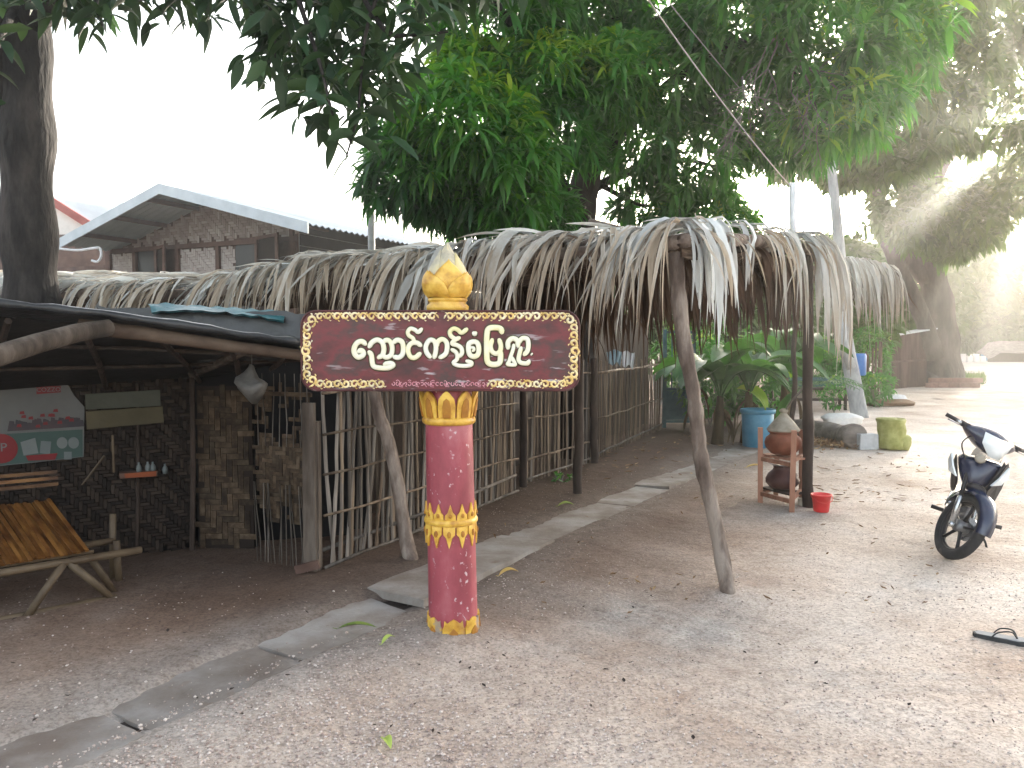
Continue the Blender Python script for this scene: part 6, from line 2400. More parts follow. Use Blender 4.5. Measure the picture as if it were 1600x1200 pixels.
    rings = [sec(0.52, 0.03, -0.15, 0.09), sec(0.60, 0.09, -0.10, 0.15), sec(0.70, 0.15, -0.10, 0.20), sec(0.79, 0.185, -0.14, 0.20), sec(0.84, 0.185, -0.19, 0.16)]
    bp('front_shield', shell(rings), M['bike_blue'], sub=2)
    for s_ in (-1, 1):
        mb = MB()
        q = [(-0.20, s_ * 0.195, 0.86), (-0.12, s_ * 0.165, 0.74), (-0.13, s_ * 0.115, 0.60), (-0.20, s_ * 0.12, 0.50), (-0.30, s_ * 0.17, 0.46), (-0.34, s_ * 0.20, 0.62), (-0.30, s_ * 0.215, 0.80)]
        vs = [V(*p) for p in q] + [V(p[0] - 0.02, p[1] - s_ * 0.03, p[2]) for p in q]
        fs = [tuple(range(7)) if s_ > 0 else tuple(reversed(range(7))), tuple(reversed(range(7, 14))) if s_ > 0 else tuple(range(7, 14))] + [(i, (i + 1) % 7, 7 + (i + 1) % 7, 7 + i) for i in range(7)]
        ls = bp('leg_shield', mb.add(vs, fs), M['bike_black'], sub=1, smooth=False)
        q = [(-0.165, s_ * 0.205, 0.83), (-0.095, s_ * 0.165, 0.74), (-0.09, s_ * 0.12, 0.66), (-0.15, s_ * 0.185, 0.68), (-0.205, s_ * 0.215, 0.76)]
        vs = [V(*p) for p in q] + [V(p[0] + 0.012, p[1] + s_ * 0.012, p[2]) for p in q]
        fs = [tuple(range(5)), tuple(range(5, 10))] + [(i, (i + 1) % 5, 5 + (i + 1) % 5, 5 + i) for i in range(5)]
        bp('turn_lamp', MB().add(vs, fs), M['lens'], ls, smooth=False)
    mb = MB().lathe([(0.001, 0.02), (0.03, 0.016), (0.042, 0.0), (0.03, -0.01)], (0, 0, 0), 20)
    R_ = Matrix.Rotation(radians(60), 3, 'Y')
    mb.v = [tuple(R_ @ Vector(p) + V(-0.135, 0, 0.845)) for p in mb.v]
    bp('round_emblem', mb, M['lid'])
    # body tunnel, seat, tail
    def rg(x, w_, zb_, zt):
        return [(x, -w_, zb_), (x, -w_ * 1.05, (zb_ + zt) / 2), (x, -w_ * 0.6, zt), (x, w_ * 0.6, zt), (x, w_ * 1.05, (zb_ + zt) / 2), (x, w_, zb_)]
    bp('body_tunnel', shell([rg(-0.28, 0.05, 0.42, 0.72), rg(-0.42, 0.055, 0.36, 0.60), rg(-0.60, 0.075, 0.36, 0.58), rg(-0.74, 0.09, 0.40, 0.66)]), M['bike_black'], sub=2)
    bp('rear_body', shell([rg(-0.70, 0.085, 0.42, 0.68), rg(-0.88, 0.13, 0.44, 0.72), rg(-1.15, 0.125, 0.52, 0.76), rg(-1.40, 0.09, 0.62, 0.80), rg(-1.56, 0.03, 0.72, 0.82)]), M['bike_blue'], sub=2)
    bp('seat', shell([rg(-0.62, 0.06, 0.66, 0.71), rg(-0.80, 0.115, 0.70, 0.77), rg(-1.05, 0.13, 0.73, 0.79), rg(-1.35, 0.10, 0.78, 0.85), rg(-1.46, 0.05, 0.80, 0.85)]), M['seat'], sub=2)
    mb = MB().box((-0.60, 0, 0.30), (0.32, 0.20, 0.20)).box((-0.42, 0, 0.27), (0.14, 0.13, 0.13))
    bp('engine', mb, M['engine'], sub=1, smooth=False)
    mb = MB().tube([V(-0.45, -0.10, 0.22), V(-0.65, -0.15, 0.19), V(-0.90, -0.16, 0.24)], [0.018, 0.02, 0.04], 10)
    mb.tube([V(-0.90, -0.16, 0.24), V(-1.30, -0.17, 0.34)], [0.045, 0.045], 12)
    bp('exhaust', mb, M['chrome'])
    for s_ in (-1, 1):
        mb = MB().tube([V(-0.62, s_ * 0.10, 0.24), V(-0.60, s_ * 0.27, 0.245)], 0.011, 8)
        pg = bp('foot_peg', mb, M['bike_black'])
        mb = MB().tube([V(-0.60, s_ * 0.18, 0.245), V(-0.60, s_ * 0.28, 0.25)], 0.018, 8)
        bp('peg_rubber', mb, M['bike_black'], pg)
        mb = MB().tube([V(-1.24, s_ * 0.10, 0.285), V(-1.12, s_ * 0.12, 0.62)], 0.025, 8)
        bp('shock_absorber', mb, M['chrome'])
        mb = MB().bar(V(-0.75, s_ * 0.075, 0.30), V(-1.26, s_ * 0.085, 0.285), 0.02, 0.05)
        bp('swing_arm', mb, M['bike_black'])
    mb = MB().tube([V(-0.58, 0.10, 0.22), V(-0.55, 0.20, 0.09), V(-0.52, 0.27, -0.045)], [0.011, 0.010, 0.010], 8)
    mb.box((-0.515, 0.275, -0.045), (0.05, 0.05, 0.012))
    bp('side_stand', mb, M['bike_black'])
    mb = MB().tube([V(-0.50, 0.12, 0.24), V(-0.36, 0.15, 0.24), V(-0.33, 0.19, 0.245)], 0.008, 6)
    bp('gear_pedal', mb, M['chrome'])
    mb = MB().tube(curve_pts([V(-0.28, -0.12, 1.0), V(-0.18, -0.16, 0.92), V(-0.16, -0.10, 0.80)], 5), 0.006, 5)
    bp('cable', mb, M['bike_black'])
    return root


build_bike()

# flip-flop on the road
sp = G(1564, 1003)
sandal = thing('flip_flop', 'lone dark rubber flip-flop lying on the sandy road', 'sandal', sp, (0, 0, radians(-38)))
sandal.scale = (1.1, 1.1, 1.1)
ol = [(-0.125, 0.0), (-0.11, 0.032), (-0.05, 0.036), (0.02, 0.040), (0.08, 0.047), (0.118, 0.035), (0.13, 0.0), (0.118, -0.035), (0.08, -0.045), (0.02, -0.036), (-0.05, -0.034), (-0.11, -0.030)]
m_ = len(ol)
vs = [V(x, y, 0.006 + 0.012 * max(0, x * 6) ** 2) for x, y in ol] + [V(x, y, 0.026 + 0.012 * max(0, x * 6) ** 2) for x, y in ol]
mb = MB().add(vs, [tuple(reversed(range(m_))), tuple(range(m_, 2 * m_))] + [(i, (i + 1) % m_, m_ + (i + 1) % m_, m_ + i) for i in range(m_)])
part('sole', mb, M['sandal'], sandal, local=True)
vs = [V(x * 0.93, y * 0.9, 0.0285 + 0.012 * max(0, x * 6) ** 2) for x, y in ol]
part('footbed', MB().add(vs, [tuple(range(m_))]), M['sandal_top'], sandal, local=True)
for s_ in (-1, 1):
    part('strap', MB().tube(curve_pts([V(0.07, 0, 0.030), V(0.045, s_ * 0.018, 0.065), V(-0.01, s_ * 0.036, 0.055), V(-0.04, s_ * 0.037, 0.022)], 5), 0.006, 6, flat=0.6), M['sandal'], sandal, local=True, smooth=True)

# ------------------------------------------------------------------ trees
random.seed(3)
# 1. left trunk rising behind the stall with large dark leaves overhead
YT = 6.7
tb_ = V(P(48, 470, YT).x, YT, 0)
ltree = thing('mango_tree', 'mango tree with thick grey trunk at the left edge and large leaves hanging overhead', 'tree', tb_)
mb = MB()
q = curve_pts([tb_ + V(0.05, 0, -0.1), P(52, 600, YT), P(50, 470, YT), P(45, 380, YT), P(42, 270, YT), P(44, 170, YT), P(38, 60, YT), P(25, -80, YT), P(0, -260, YT - .2)], 5)
rs = [0.225 - 0.045 * (i / (len(q) - 1)) + 0.018 * sin(i * 0.9) for i in range(len(q))]
mb.tube(q, rs, 18)
part('trunk', mb, M['bark'], ltree, smooth=True)
for pts, r0, r1 in (
    ([P(20, 250, YT), P(2, 180, YT), P(-12, 60, YT - .2), P(-40, -60, YT - .5)], 0.13, 0.09),
    ([P(40, 40, YT), P(120, -30, 6.2), P(280, -60, 5.5), P(450, -50, 4.9), P(640, -40, 4.6)], 0.13, 0.03),
    ([P(450, -50, 4.9), P(480, 40, 4.7), P(500, 100, 4.6), P(520, 180, 4.5)], 0.018, 0.006),
    ([P(540, -50, 4.8), P(600, 45, 4.7), P(640, 55, 4.7), P(700, 50, 4.6)], 0.018, 0.006),
    ([P(380, -50, 5.0), P(425, 20, 4.9), P(430, 90, 4.8)], 0.012, 0.005),
    ([P(600, -40, 4.8), P(570, 60, 4.7), P(560, 170, 4.6), P(540, 250, 4.6)], 0.014, 0.005),
    ([P(160, -40, 6.0), P(150, 10, 5.6), P(160, 40, 5.4)], 0.02, 0.006),
    ([P(30, 0, YT), P(0, 60, 6.0), P(-20, 130, 5.4)], 0.04, 0.01),
):
    mb = MB()
    limb(mb, pts, r0, r1, 8)
    part('branch', mb, M['bark'], ltree, smooth=True)


def big_leaf(p, d, L, w, droop=0.5, roll=0.0):
    mb = MB()
    d = Vector(d).normalized()
    s0 = d.cross(V(0, 0, 1))
    if s0.length < 0.15:
        s0 = V(1, 0.2, 0)
    s0.normalize()
    n = 7
    rows = []
    p = Vector(p)
    for i in range(n + 1):
        t = i / n
        ww = w * (sin(pi * (0.06 + 0.94 * t) ** 0.85)) ** 0.8 if 0 < t < 1 else w * 0.06
        s_ = (Matrix.Rotation(roll, 3, d) @ s0)
        nr = s_.cross(d)
        rows += [p - s_ * ww + nr * ww * 0.3, p.copy(), p + s_ * ww + nr * ww * 0.3]
        p = p + d * L / n
        d = (d + V(0, 0, -droop / n)).normalized()
    fs = []
    for i in range(n):
        a = i * 3
        fs += [(a, a + 1, a + 4, a + 3), (a + 1, a + 2, a + 5, a + 4)]
    return mb.add(rows, fs, random.random() ** 1.5)


# hanging leaf clusters: pixel centre, depth, count
near_leaf = []
spots = [(430, 20, 4.8, 8), (470, 60, 4.7, 9), (500, 30, 4.7, 9), (545, 20, 4.8, 9), (520, 95, 4.6, 8), (430, 85, 4.8, 6), (560, 110, 4.6, 8), (590, 70, 4.7, 8), (600, 20, 4.7, 8), (440, 130, 4.6, 7), (475, 150, 4.6, 8), (520, 160, 4.6, 8), (560, 170, 4.6, 8), (600, 130, 4.7, 7), (640, 30, 4.6, 8), (640, 90, 4.6, 7), (540, 215, 4.6, 7), (490, 185, 4.6, 7), (575, 205, 4.7, 7), (395, 80, 4.8, 5), (690, 20, 4.6, 8), (690, 70, 4.7, 5),
         (120, -10, 5.4, 8), (160, 5, 5.4, 7), (200, -15, 5.3, 8), (245, -8, 5.3, 7), (100, 15, 5.5, 7), (285, -12, 5.2, 7), (140, 30, 5.5, 5), (320, -22, 5.1, 8), (225, 15, 5.3, 4), (285, 15, 5.2, 4), (375, -12, 4.9, 6), (60, 0, 5.4, 8), (10, 10, 5.2, 8), (-10, 60, 5.0, 6), (0, 130, 5.0, 5)]
for (u, v, Y, n) in spots:
    c = P(u, v, Y)
    for k in range(n):
        az = random.uniform(0, 2 * pi)
        d = V(cos(az), sin(az) * 0.7, random.uniform(-0.9, 0.25))
        near_leaf.append(big_leaf(c + V(random.gauss(0, .05), random.gauss(0, .08), random.gauss(0, .05)), d, random.uniform(0.15, 0.25), random.uniform(0.026, 0.038), random.uniform(0.3, 1.3), random.uniform(-.9, .9)))
random.shuffle(near_leaf)
for mb in near_leaf[:290]:
    part('leaf', mb, M['leaf_dark'], ltree, smooth=True)
# the rest of its crown, above the frame, with unseen lobes added for shade
lob = [((P(300, -200, 5.2)), (2.6, 1.3, 0.7), 240, 0.35, 0.0), ((P(620, -160, 5.2)), (1.3, 1.0, 0.6), 150, 0.4, 0.0), ((P(30, -230, 6.5)), (1.8, 1.8, 0.8), 220, 0.35, 0.0), ((-4.0, 4.3, 6.2), (2.4, 2.2, 0.9), 90, 0.35, 0.0), ((-5.5, 2.5, 5.0), (2.0, 2.5, 1.2), 260, 0.35, 0.0), ((P(500, 40, 5.2)), (0.40, 0.35, 0.32), 40, 0.3, 0), ((P(560, 120, 5.2)), (0.25, 0.3, 0.3), 24, 0.3, 0)]
C, A, T = lobe_clusters(lob, 2)
b, d, LL, WW, tt = cluster_leaves(C, A, 8, 0.19, 0.28, T)
rest = MB()
for mb in near_leaf[290:]:
    n = len(rest.v)
    rest.v += mb.v
    rest.f += [tuple(i + n for i in f) for f in mb.f]
    rest.t += mb.t
part('small_leaves', rest, M['leaf_dark'], ltree, smooth=True, kind='stuff')
o = obj('crown', leaf_mesh('crown', b, d, LL, WW, tt, M['leaf_dark'], off=tb_), ltree)
o['kind'] = 'stuff'

# 2. mango tree in the middle
YM = 11.2
mb_b = V(P(905, 400, YM).x, YM, 0)
mtree = thing('mango_tree', 'bushy bright green mango tree with dark trunk behind the middle of the thatch', 'tree', mb_b)
mb = MB()
limb(mb, [mb_b, P(903, 500, YM), P(903, 400, YM), P(910, 310, YM), P(925, 240, YM), P(950, 150, YM), P(960, 60, YM), P(965, -60, YM)], 0.27, 0.13, 14, 0.05)
part('trunk', mb, M['bark'], mtree, smooth=True)
for pts, r0, r1 in (
    ([P(905, 330, YM), P(860, 270, 10.5), P(790, 230, 9.8), P(720, 220, 9.3)], 0.12, 0.03),
    ([P(925, 250, YM), P(985, 190, 10.8), P(1060, 120, 10.2), P(1150, 60, 9.6)], 0.13, 0.04),
    ([P(940, 190, YM), P(880, 100, 10.6), P(800, 40, 10.0), P(760, -20, 9.5)], 0.12, 0.04),
    ([P(915, 300, YM), P(980, 270, 11.5), P(1060, 250, 11.8), P(1120, 260, 12)], 0.08, 0.02),
    ([P(960, 60, YM), P(1060, 30, 10.5), P(1180, 80, 10), P(1290, 150, 9.5)], 0.10, 0.03),
    ([P(950, 120, YM), P(1040, 90, 11), P(1130, 100, 11), P(1230, 60, 11)], 0.08, 0.03),
    ([P(940, 290, YM), P(1000, 320, 11.5), P(1050, 318, 11.8)], 0.04, 0.015),
):
    mb = MB()
    limb(mb, pts, r0, r1, 8)
    part('branch', mb, M['bark'], mtree, smooth=True)


def PL(u, v, Y, ru, rv, ry, n, tint, young=0.0):
    """lobe centred at a pixel, radii given in pixels at that depth"""
    return (P(u, v, Y), (ru / 1250 * Y, ry, rv / 1250 * Y), n, tint, young)


lob = [  # front and top lobes: lit foliage put into brighter tints and more young leaves
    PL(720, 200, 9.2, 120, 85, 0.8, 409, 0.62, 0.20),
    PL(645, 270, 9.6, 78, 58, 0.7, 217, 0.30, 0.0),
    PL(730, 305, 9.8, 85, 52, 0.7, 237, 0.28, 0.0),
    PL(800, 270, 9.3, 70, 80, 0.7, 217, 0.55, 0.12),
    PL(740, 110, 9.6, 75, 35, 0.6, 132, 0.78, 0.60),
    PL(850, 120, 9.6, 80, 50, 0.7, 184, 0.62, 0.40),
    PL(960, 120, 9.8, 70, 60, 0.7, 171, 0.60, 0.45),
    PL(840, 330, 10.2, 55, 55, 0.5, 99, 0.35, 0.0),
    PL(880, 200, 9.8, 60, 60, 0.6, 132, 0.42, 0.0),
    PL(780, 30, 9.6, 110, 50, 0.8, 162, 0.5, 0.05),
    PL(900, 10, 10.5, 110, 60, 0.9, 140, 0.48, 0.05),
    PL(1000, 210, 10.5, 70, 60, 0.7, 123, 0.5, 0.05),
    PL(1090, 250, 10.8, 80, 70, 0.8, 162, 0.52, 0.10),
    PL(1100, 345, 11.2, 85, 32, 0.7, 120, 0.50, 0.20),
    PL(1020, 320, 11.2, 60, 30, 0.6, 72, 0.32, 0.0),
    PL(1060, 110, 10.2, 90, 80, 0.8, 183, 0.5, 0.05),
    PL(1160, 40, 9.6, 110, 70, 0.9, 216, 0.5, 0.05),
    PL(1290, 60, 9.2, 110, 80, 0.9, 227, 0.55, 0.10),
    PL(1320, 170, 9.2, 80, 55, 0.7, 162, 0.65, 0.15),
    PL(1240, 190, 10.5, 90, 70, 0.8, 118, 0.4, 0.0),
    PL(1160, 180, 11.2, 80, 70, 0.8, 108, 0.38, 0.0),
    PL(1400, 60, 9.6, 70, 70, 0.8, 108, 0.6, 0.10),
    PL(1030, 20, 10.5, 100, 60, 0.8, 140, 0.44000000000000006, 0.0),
    PL(1150, -120, 9.5, 420, 100, 3.0, 462, 0.40, 0.0),
    PL(760, -120, 9.5, 220, 100, 2.0, 264, 0.40, 0.0),
]
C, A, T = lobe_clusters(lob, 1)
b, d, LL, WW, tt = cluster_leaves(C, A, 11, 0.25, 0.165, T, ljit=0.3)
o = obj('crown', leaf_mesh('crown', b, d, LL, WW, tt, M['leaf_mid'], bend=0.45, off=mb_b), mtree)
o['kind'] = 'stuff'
# pale dead twigs hanging in the crown
mb = MB()
random.seed(17)


def twigs(p, d, L, r, depth):
    q = [p]
    for i in range(4):
        p = p + d * L / 4
        d = (d + V(random.gauss(0, .22), random.gauss(0, .15), random.gauss(-.02, .15))).normalized()
        q.append(p)
    mb.tube(q, [r, r * .85, r * .7, r * .6, r * .45], 5)
    if depth > 0:
        for k in range(3):
            twigs(q[random.randint(1, 4)], (d + V(random.gauss(0, .7), random.gauss(0, .3), random.gauss(-.1, .4))).normalized(), L * 0.72, r * 0.6, depth - 1)


for (u, v, dx, dz) in ((1215, 50, 0.0, -1), (1225, 60, 0.35, -0.8), (1210, 60, -0.5, -0.6), (1160, 120, 0.1, -1), (1250, 100, 0.3, -0.6)):
    twigs(P(u, v, 8.9), V(dx, 0, dz).normalized(), 0.55, 0.014, 3)
part('dead_branch', mb, M['twig'], mtree, smooth=True)

# 3. big old tree at the bend of the lane
ob = G(1468, 604)
YO = ob.y + 0.8
ob = V(ob.x, YO, 0)
otree = thing('rain_tree', 'huge old tree with flared buttressed trunk at the bend of the road', 'tree', ob)
mb = MB()
q = curve_pts([ob + V(0, 0, -0.2), P(1468, 590, YO), P(1470, 540, YO), P(1466, 480, YO), P(1455, 420, YO), P(1440, 360, YO), P(1430, 300, YO), P(1440, 200, YO)], 5)
rs = []
for i in range(len(q)):
    z = q[i].z
    rs.append(max(0.46, 0.62 + 0.30 * exp(-max(0, z) / 0.7) + 0.04 * sin(i * 1.3) - 0.03 * z))
n0 = len(mb.v)
mb.tube(q, rs, 26)
vv = []
for k, (x, y, z) in enumerate(mb.v):
    a = 2 * pi * (k % 26) / 26
    f_ = 1 + 0.12 * exp(-max(0, z) / 1.5) * sin(5 * a) + 0.05 * sin(9 * a + z)
    c = min(q, key=lambda p: abs(p.z - z))
    vv.append((c.x + (x - c.x) * f_, c.y + (y - c.y) * f_, z))
mb.v = vv
part('trunk', mb, M['bark_big'], otree, smooth=True)
for pts, r0, r1 in (
    ([P(1462, 560, YO - 1), P(1450, 520, YO - 1.1), P(1428, 465, YO - 1.2), P(1405, 420, YO - 1), P(1385, 370, YO - .8), P(1372, 300, YO - .5), P(1362, 200, YO - .5)], 0.30, 0.24),
    ([P(1455, 440, YO), P(1400, 380, YO), P(1385, 330, YO - 1), P(1330, 270, YO - 3)], 0.40, 0.12),
    ([P(1435, 330, YO), P(1480, 240, YO - 1), P(1530, 140, YO - 3), P(1600, 40, YO - 5)], 0.35, 0.12),
    ([P(1440, 290, YO), P(1520, 200, YO - 1), P(1570, 60, YO - 2)], 0.22, 0.06),
    ([P(1372, 300, YO - .5), P(1330, 200, YO - 2), P(1260, 100, YO - 4)], 0.25, 0.1),
    ([P(1440, 250, YO), P(1460, 100, YO - 1), P(1440, -50, YO - 2)], 0.4, 0.2),
    ([P(1530, 140, YO - 3), P(1500, 90, YO - 3), P(1480, 20, YO - 3)], 0.10, 0.04),
    ([P(1480, 240, YO - 1), P(1540, 220, YO - 2), P(1620, 200, YO - 3)], 0.10, 0.04),
):
    mb = MB()
    limb(mb, pts, r0, r1, 10)
    part('limb', mb, M['bark_big'], otree, smooth=True)
lob = [
    PL(1410, 210, 24, 80, 65, 2.0, 330, 0.55, 0.1),
    PL(1440, 330, 27, 80, 50, 1.6, 340, 0.45, 0.0),
    PL(1500, 350, 27, 60, 50, 1.6, 320, 0.45, 0.0),
    PL(1340, 250, 25, 70, 36, 1.6, 200, 0.5, 0.1),
    PL(1250, 240, 25, 60, 36, 1.6, 140, 0.35, 0.0),
    PL(1480, 120, 22, 60, 90, 2.0, 200, 0.50, 0.0),
    PL(1440, 10, 20, 90, 50, 2.5, 300, 0.45, 0.0),
    PL(1560, 60, 22, 60, 50, 2.0, 130, 0.55, 0.0),
    PL(1570, 180, 24, 70, 50, 2.0, 120, 0.55, 0.0),
    PL(1590, 290, 26, 60, 40, 2.0, 180, 0.5, 0.0),
    PL(1660, 120, 22, 80, 140, 2.0, 220, 0.5, 0.0),
    PL(1380, -120, 22, 240, 90, 4.0, 420, 0.45, 0.0),
    PL(1410, 140, 22, 60, 40, 1.6, 180, 0.6, 0.1),
]
C, A, T = lobe_clusters(lob, 3)
b, d, LL, WW, tt = cluster_leaves(C, A, 9, 0.38, 0.30, T, ljit=0.3)
o = obj('crown', leaf_mesh('crown', b, d, LL, WW, tt, M['leaf_far'], bend=0.45, off=ob), otree)
o['kind'] = 'stuff'
# low brick kerb and grass at its foot
pk = G(1490, 606)
kerb = thing('brick_edging', 'low brick edging round the foot of the big tree', 'edging', pk)
mbk = MB().box((0, 0, 0.1), (0.36, 0.2, 0.17)).mesh('brick')
mbk.materials.append(M['brick'])
for j in range(2):
    for k in range(5):
        obj('brick', mbk, kerb, (-0.85 + 0.38 * k + 0.1 * j, -0.1, 0.0 + 0.18 * j), (0, 0, random.uniform(-.05, .05)))
mb = MB()
for k in range(900):
    c = G(random.uniform(1500, 1538), random.uniform(590, 601)) + V(0, 0, 0)
    a = random.uniform(0, 6.3)
    h_ = random.uniform(0.15, 0.4)
    mb.add([c, c + V(0.05 * cos(a), 0.05 * sin(a), 0), c + V(0.12 * cos(a + 1), 0.1 * sin(a + 1), h_)], [(0, 1, 2)], random.random())
struct('grass', mb, M['grass'], kind='stuff')

# 4. trees beyond: each its own crown and trunk
def far_tree(label, u, Y, lobes, trunk_top, m_, L, r=0.2, group='trees in the distance', name='tree', per=8):
    base = V(P(u, 535, Y).x, Y, 0)
    t = thing(name, label, 'tree', base, group=group)
    mb = MB()
    limb(mb, [base, base + V(0.1, 0, trunk_top * .4), base + V(-0.1, 0, trunk_top)], r, r * .5, 8)
    part('trunk', mb, M['bark'], t, smooth=True)
    C, A, T = lobe_clusters(lobes, Y)
    b, d, LL, WW, tt = cluster_leaves(C, A, per, L, 0.35, T, ljit=0.35)
    o = obj('crown', leaf_mesh('crown', b, d, LL, WW, tt, m_, off=base), t)
    o['kind'] = 'stuff'
    return t


far_tree('leafy tree behind the rusty fence and far canopy', 1330, 34, [PL(1330, 440, 34, 80, 60, 2, 420, 0.45), PL(1270, 430, 34, 70, 50, 2, 300, 0.4), PL(1390, 480, 33, 50, 50, 1.5, 220, 0.5)], 4, M['hedge_leaf'], 0.42)
far_tree('dark tree behind the banana plants', 1140, 24, [PL(1140, 480, 24, 90, 80, 2, 420, 0.3), PL(1060, 470, 24, 70, 90, 2, 360, 0.25), PL(1210, 470, 24, 60, 60, 2, 280, 0.35)], 3.5, M['hedge_leaf'], 0.36)
far_tree('green tree behind the far canopy, seen over its deck', 1240, 28, [PL(1190, 400, 28, 60, 30, 2, 200, 0.6), PL(1290, 400, 28, 60, 25, 2, 200, 0.4), PL(1270, 520, 28, 120, 60, 2, 420, 0.4)], 3.5, M['hedge_leaf'], 0.4)
far_tree('low dark tree behind the thatch in the middle', 960, 26, [PL(960, 430, 26, 90, 50, 2, 260, 0.3), PL(860, 440, 26, 70, 50, 2, 200, 0.3)], 3.5, M['hedge_leaf'], 0.4)
far_tree('pale green tree right of the big trunk across the lane', 1530, 76, [PL(1530, 440, 76, 60, 62, 4, 460, 0.65), PL(1505, 505, 74, 40, 40, 3, 260, 0.5)], 5, M['hedge_leaf'], 0.85)
far_tree('pale green tree at the right edge across the lane', 1610, 80, [PL(1600, 430, 80, 70, 72, 4, 520, 0.7), PL(1590, 340, 82, 70, 50, 4, 300, 0.6)], 5, M['hedge_leaf'], 0.9)
far_tree('dark low tree in the hollow below the pale ones', 1560, 72, [PL(1560, 520, 72, 80, 27, 3, 460, 0.10)], 2, M['hedge_leaf'], 0.6)
far_tree('distant tree closing the end of the lane', 1690, 78, [PL(1690, 420, 78, 90, 110, 4, 420, 0.5)], 5, M['hedge_leaf'], 0.9)
far_tree('broad distant tree behind the big trunk', 1450, 60, [PL(1450, 400, 60, 90, 80, 3, 420, 0.5), PL(1430, 500, 60, 55, 50, 3, 260, 0.4)], 5, M['hedge_leaf'], 0.7)

far_tree('added sparse tall tree far behind the big one, thinning the low sun', 1600, 84, [PL(1600, 270, 84, 100, 90, 5, 200, 0.6), PL(1700, 250, 84, 90, 120, 5, 200, 0.6), PL(1500, 300, 86, 60, 70, 4, 160, 0.6)], 14, M['hedge_leaf'], 1.0, r=0.35)  # put in to weaken the sun and the lit haze

# distant wood that reads as one mass behind everything
lob = []
for k in range(26):
    u = 900 + k * 42
    Y = 85 + (k % 3) * 6
    lob.append(PL(u, 520 - (k % 4) * 8, Y, 60, 45, 4, 130, 0.4))
C, A, T = lobe_clusters(lob, 7)
b, d, LL, WW, tt = cluster_leaves(C, A, 7, 1.1, 0.4, T)
o = obj('distant_woodland', leaf_mesh('distant_woodland', b, d, LL, WW, tt, M['hedge_leaf']))
setp(o, 'distant mass of trees along the horizon behind the lane', 'woodland', None, 'stuff')

# hut with drooping thatch at the far right, teal drum, white wall bits
hb_ = G(1585, 566)
hut = thing('thatched_hut', 'low grey thatched hut across the road at the right edge', 'hut', hb_)
mb = MB()
vs, fs = [], []
for j in range(9):
    s_ = j / 8
    for i in range(15):
        t = i / 14
        x = -2.2 + 7 * t
        y = -1.8 * (1 - s_) * 1.0
        z = 0.75 + 1.0 * sin(s_ * pi / 2) * (0.55 + 0.45 * smooth(0, 0.25, t)) - 0.5 * (1 - smooth(0, 0.15, t)) + random.uniform(-.05, .05)
        vs.append(hb_ + V(x, y + 1.8, z))
for j in range(8):
    for i in range(14):
        a = j * 15 + i
        fs.append((a, a + 1, a + 16, a + 15))
part('roof', MB().add(vs, fs), M['grey_log'], hut)
part('wall', MB().box(hb_ + V(1.4, 1.0, 0.5), (6.0, 0.2, 1.0)), M['pole_dark'], hut)
td = G(1541, 564)
solo('far_drum', MB().lathe([(0.001, 0), (0.42, 0), (0.45, 0.4), (0.42, 0.95), (0.001, 0.96)], td, 16), M['blue_drum'], 'small teal drum beside the far thatched hut', 'drum', smooth=True, loc=td)
ww_ = G(1505, 566)
fw = thing('low_white_wall', 'short broken whitewashed wall at the far end of the lane', 'wall', ww_)
for k in range(5):
    part('pier', MB().box(ww_ + V(-0.6 + 0.55 * k, 0, 0.25 + 0.1 * (k % 2)), (0.40, 0.3, 0.5 + 0.2 * (k % 2))), M['white_wall'], fw)

# ------------------------------------------------------------------ gravel, litter and fallen leaves
random.seed(9)
mb = MB()
n = 0
while n < 15000:
    u, v = random.uniform(-40, 1640), random.uniform(900, 1230)
    # dense gravel in the near middle, thinner elsewhere
    c = G(u, v)
    if path_dist(c.x, c.y) < 0.26 and random.random() < (0.95 if left_of_path(c.x, c.y) > -0.13 else 0.55):
        n += 0.2
        continue
    dens = 0.16 + 0.8 * exp(-((u - 560) / 420) ** 2) * smooth(960, 1120, v)
    left = (c.x - NEAR[2].x) * 0.72 - (c.y - NEAR[2].y) * 0.70
    if left < -0.3:
        dens *= 0.12
    if random.random() > dens * (0.45 + 0.55 * (noise2(c.x, c.y, 3.0, 1) * 0.5 + 0.5)) * 1.2:
        continue
    r = random.choice((0.002, 0.003, 0.003, 0.004, 0.005, 0.008)) * random.uniform(0.7, 1.3)
    rm = road_mask(c.x, c.y)
    mb.rock((c.x, c.y, ground_z(c.x, c.y) + r * 0.25 + (0.03 if path_dist(c.x, c.y) < 0.24 else 0)), r, rm * 0.5 + (1 - 0.5 * rm) * random.random())
    n += 1
for k in range(3500):
    u, v = random.uniform(700, 1640), random.uniform(740, 960)
    c = G(u, v)
    if path_dist(c.x, c.y) < 0.26:
        continue
    r = random.uniform(0.002, 0.006)
    mb.rock((c.x, c.y, ground_z(c.x, c.y) + r * 0.2), r, random.uniform(0.55, 1) if random.random() < 0.9 else 0.2)
for k in range(260):
    c = G(random.uniform(0, 700), random.uniform(940, 1150))
    r = random.uniform(0.003, 0.008)
    mb.rock((c.x, c.y, ground_z(c.x, c.y) + r * 0.1), r, random.uniform(0.0, 0.6))
struct('gravel', mb, M['gravel'], kind='stuff')

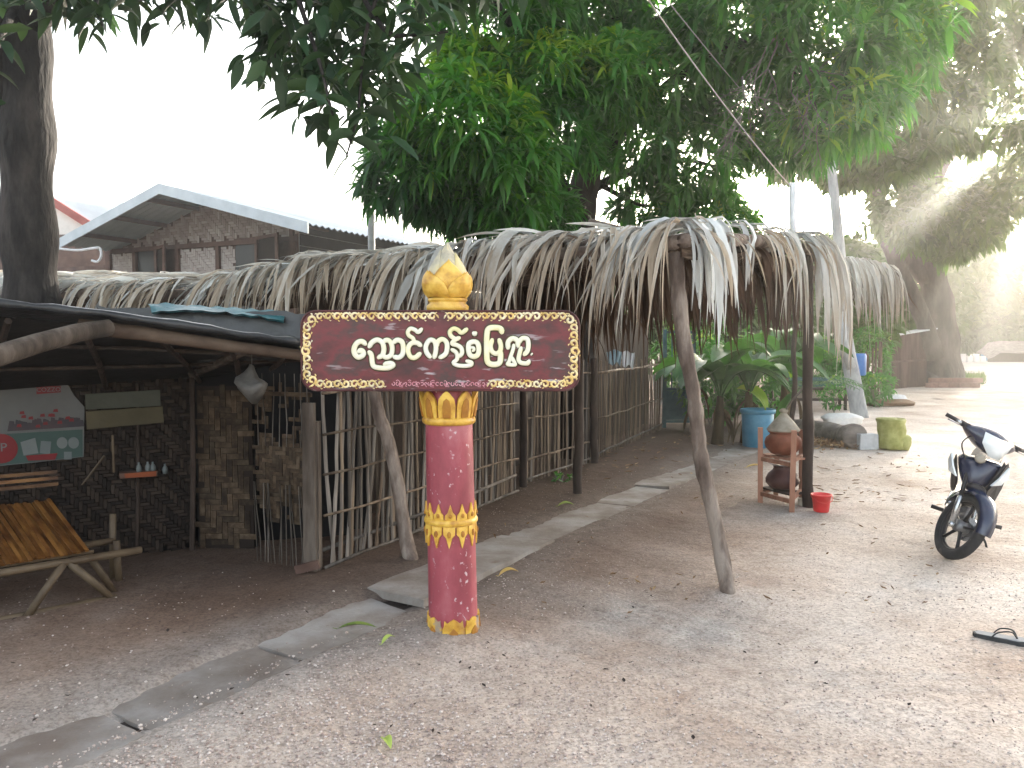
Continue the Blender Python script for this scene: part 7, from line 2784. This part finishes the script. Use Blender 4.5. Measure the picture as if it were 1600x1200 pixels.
mb = MB()
for k in range(360):
    z_ = random.random()
    if z_ < 0.35:
        u, v = random.gauss(1020, 90), random.gauss(712, 16)
    elif z_ < 0.75:
        u, v = random.uniform(1270, 1560), random.uniform(690, 790)
    else:
        u, v = random.uniform(760, 1500), random.uniform(730, 960)
    if v < 655:
        continue
    c = G(u, v)
    if c.x > 6:
        continue
    k_ = 1.0 if z_ < 0.75 else 0.5
    litter_leaf(mb, c + V(0, 0, ground_z(c.x, c.y) + 0.012 + (0.03 if path_dist(c.x, c.y) < .3 else 0)), random.uniform(0.05, 0.14) * k_, random.uniform(0.008, 0.02) * k_, random.uniform(0, 6.3), random.random(), random.uniform(0.0, 0.02))
struct('leaf_litter', mb, M['dry_leaf'], kind='stuff')
mb = MB()
for k in range(46):
    c = G(random.uniform(-20, 1600), random.uniform(880, 1180))
    litter_leaf(mb, c + V(0, 0, ground_z(c.x, c.y) + 0.012 + (0.03 if path_dist(c.x, c.y) < .3 else 0)), random.uniform(0.015, 0.035), random.uniform(0.004, 0.010), random.uniform(0, 6.3), random.uniform(0, 0.3), 0.008)
struct('dark_litter', mb, M['pole_dark'], kind='stuff')


def fallen(label, u, v, L, w, ang, m_, z=0.012, curl=0.02):
    c = G(u, v)
    mb = MB()
    p = V(0, 0, 0)
    n = 8
    rows, fs = [], []
    for i in range(n + 1):
        t = i / n
        ww = w * (sin(pi * (0.04 + 0.96 * t) ** 0.9)) ** 0.7 if 0 < t < 1 else w * 0.05
        zz = curl * sin(t * pi) + curl * 0.6 * t
        rows += [V(L * (t - .5), -ww, zz + ww * 0.5), V(L * (t - .5), 0, zz), V(L * (t - .5), ww, zz + ww * 0.6)]
    for i in range(n):
        a = i * 3
        fs += [(a, a + 1, a + 4, a + 3), (a + 1, a + 2, a + 5, a + 4)]
    mb.add(rows, fs)
    mb.tube([V(-L * .5, 0, 0), V(-L * .62, 0.004, 0.004)], 0.0018, 5)
    me = mb.mesh('fallen_leaf', True)
    me.materials.append(m_)
    o = obj('fallen_leaf', me, None, (c.x, c.y, ground_z(c.x, c.y) + z), (0, 0, ang))
    setp(o, label, 'leaf', 'single leaves fallen on the ground')


fallen('curled yellow leaf lying just right of the red column', 795, 907, 0.15, 0.026, 0.35, M['yellow_leaf'], curl=0.025)
fallen('long olive green leaf on the slab just left of the column', 558, 1003, 0.22, 0.020, -0.05, M['green_leaf'], z=0.045)
fallen('small yellow-green leaf on the gravel left of the column foot', 607, 1013, 0.10, 0.016, 0.9, M['lime_leaf'])
fallen('bright lime leaf lying at the bottom of the photo below the column', 604, 1165, 0.115, 0.020, -1.1, M['lime_leaf'])
fallen('pale green leaf on the far path edge left of the dark post', 884, 800, 0.16, 0.03, 0.1, M['lime_leaf'])
fallen('tan leaf beside the concrete path near the pot stand', 1180, 733, 0.25, 0.03, 0.15, M['yellow_leaf'])

# ------------------------------------------------------------------ air
if HAZE:
    mb = MB().box((0, 60, 13), (420, 400, 28.2))
    hz = bpy.data.materials.new('haze')
    hz.use_nodes = True
    nt = hz.node_tree
    nt.nodes.clear()
    oo = nt.nodes.new('ShaderNodeOutputMaterial')
    pv = nt.nodes.new('ShaderNodeVolumePrincipled')
    pv.inputs['Color'].default_value = (0.96, 0.96, 0.95, 1)
    pv.inputs['Density'].default_value = HAZE_DENSITY
    pv.inputs['Anisotropy'].default_value = 0.82
    nt.links.new(pv.outputs[0], oo.inputs['Volume'])
    o = struct('haze', mb, hz, kind='stuff')
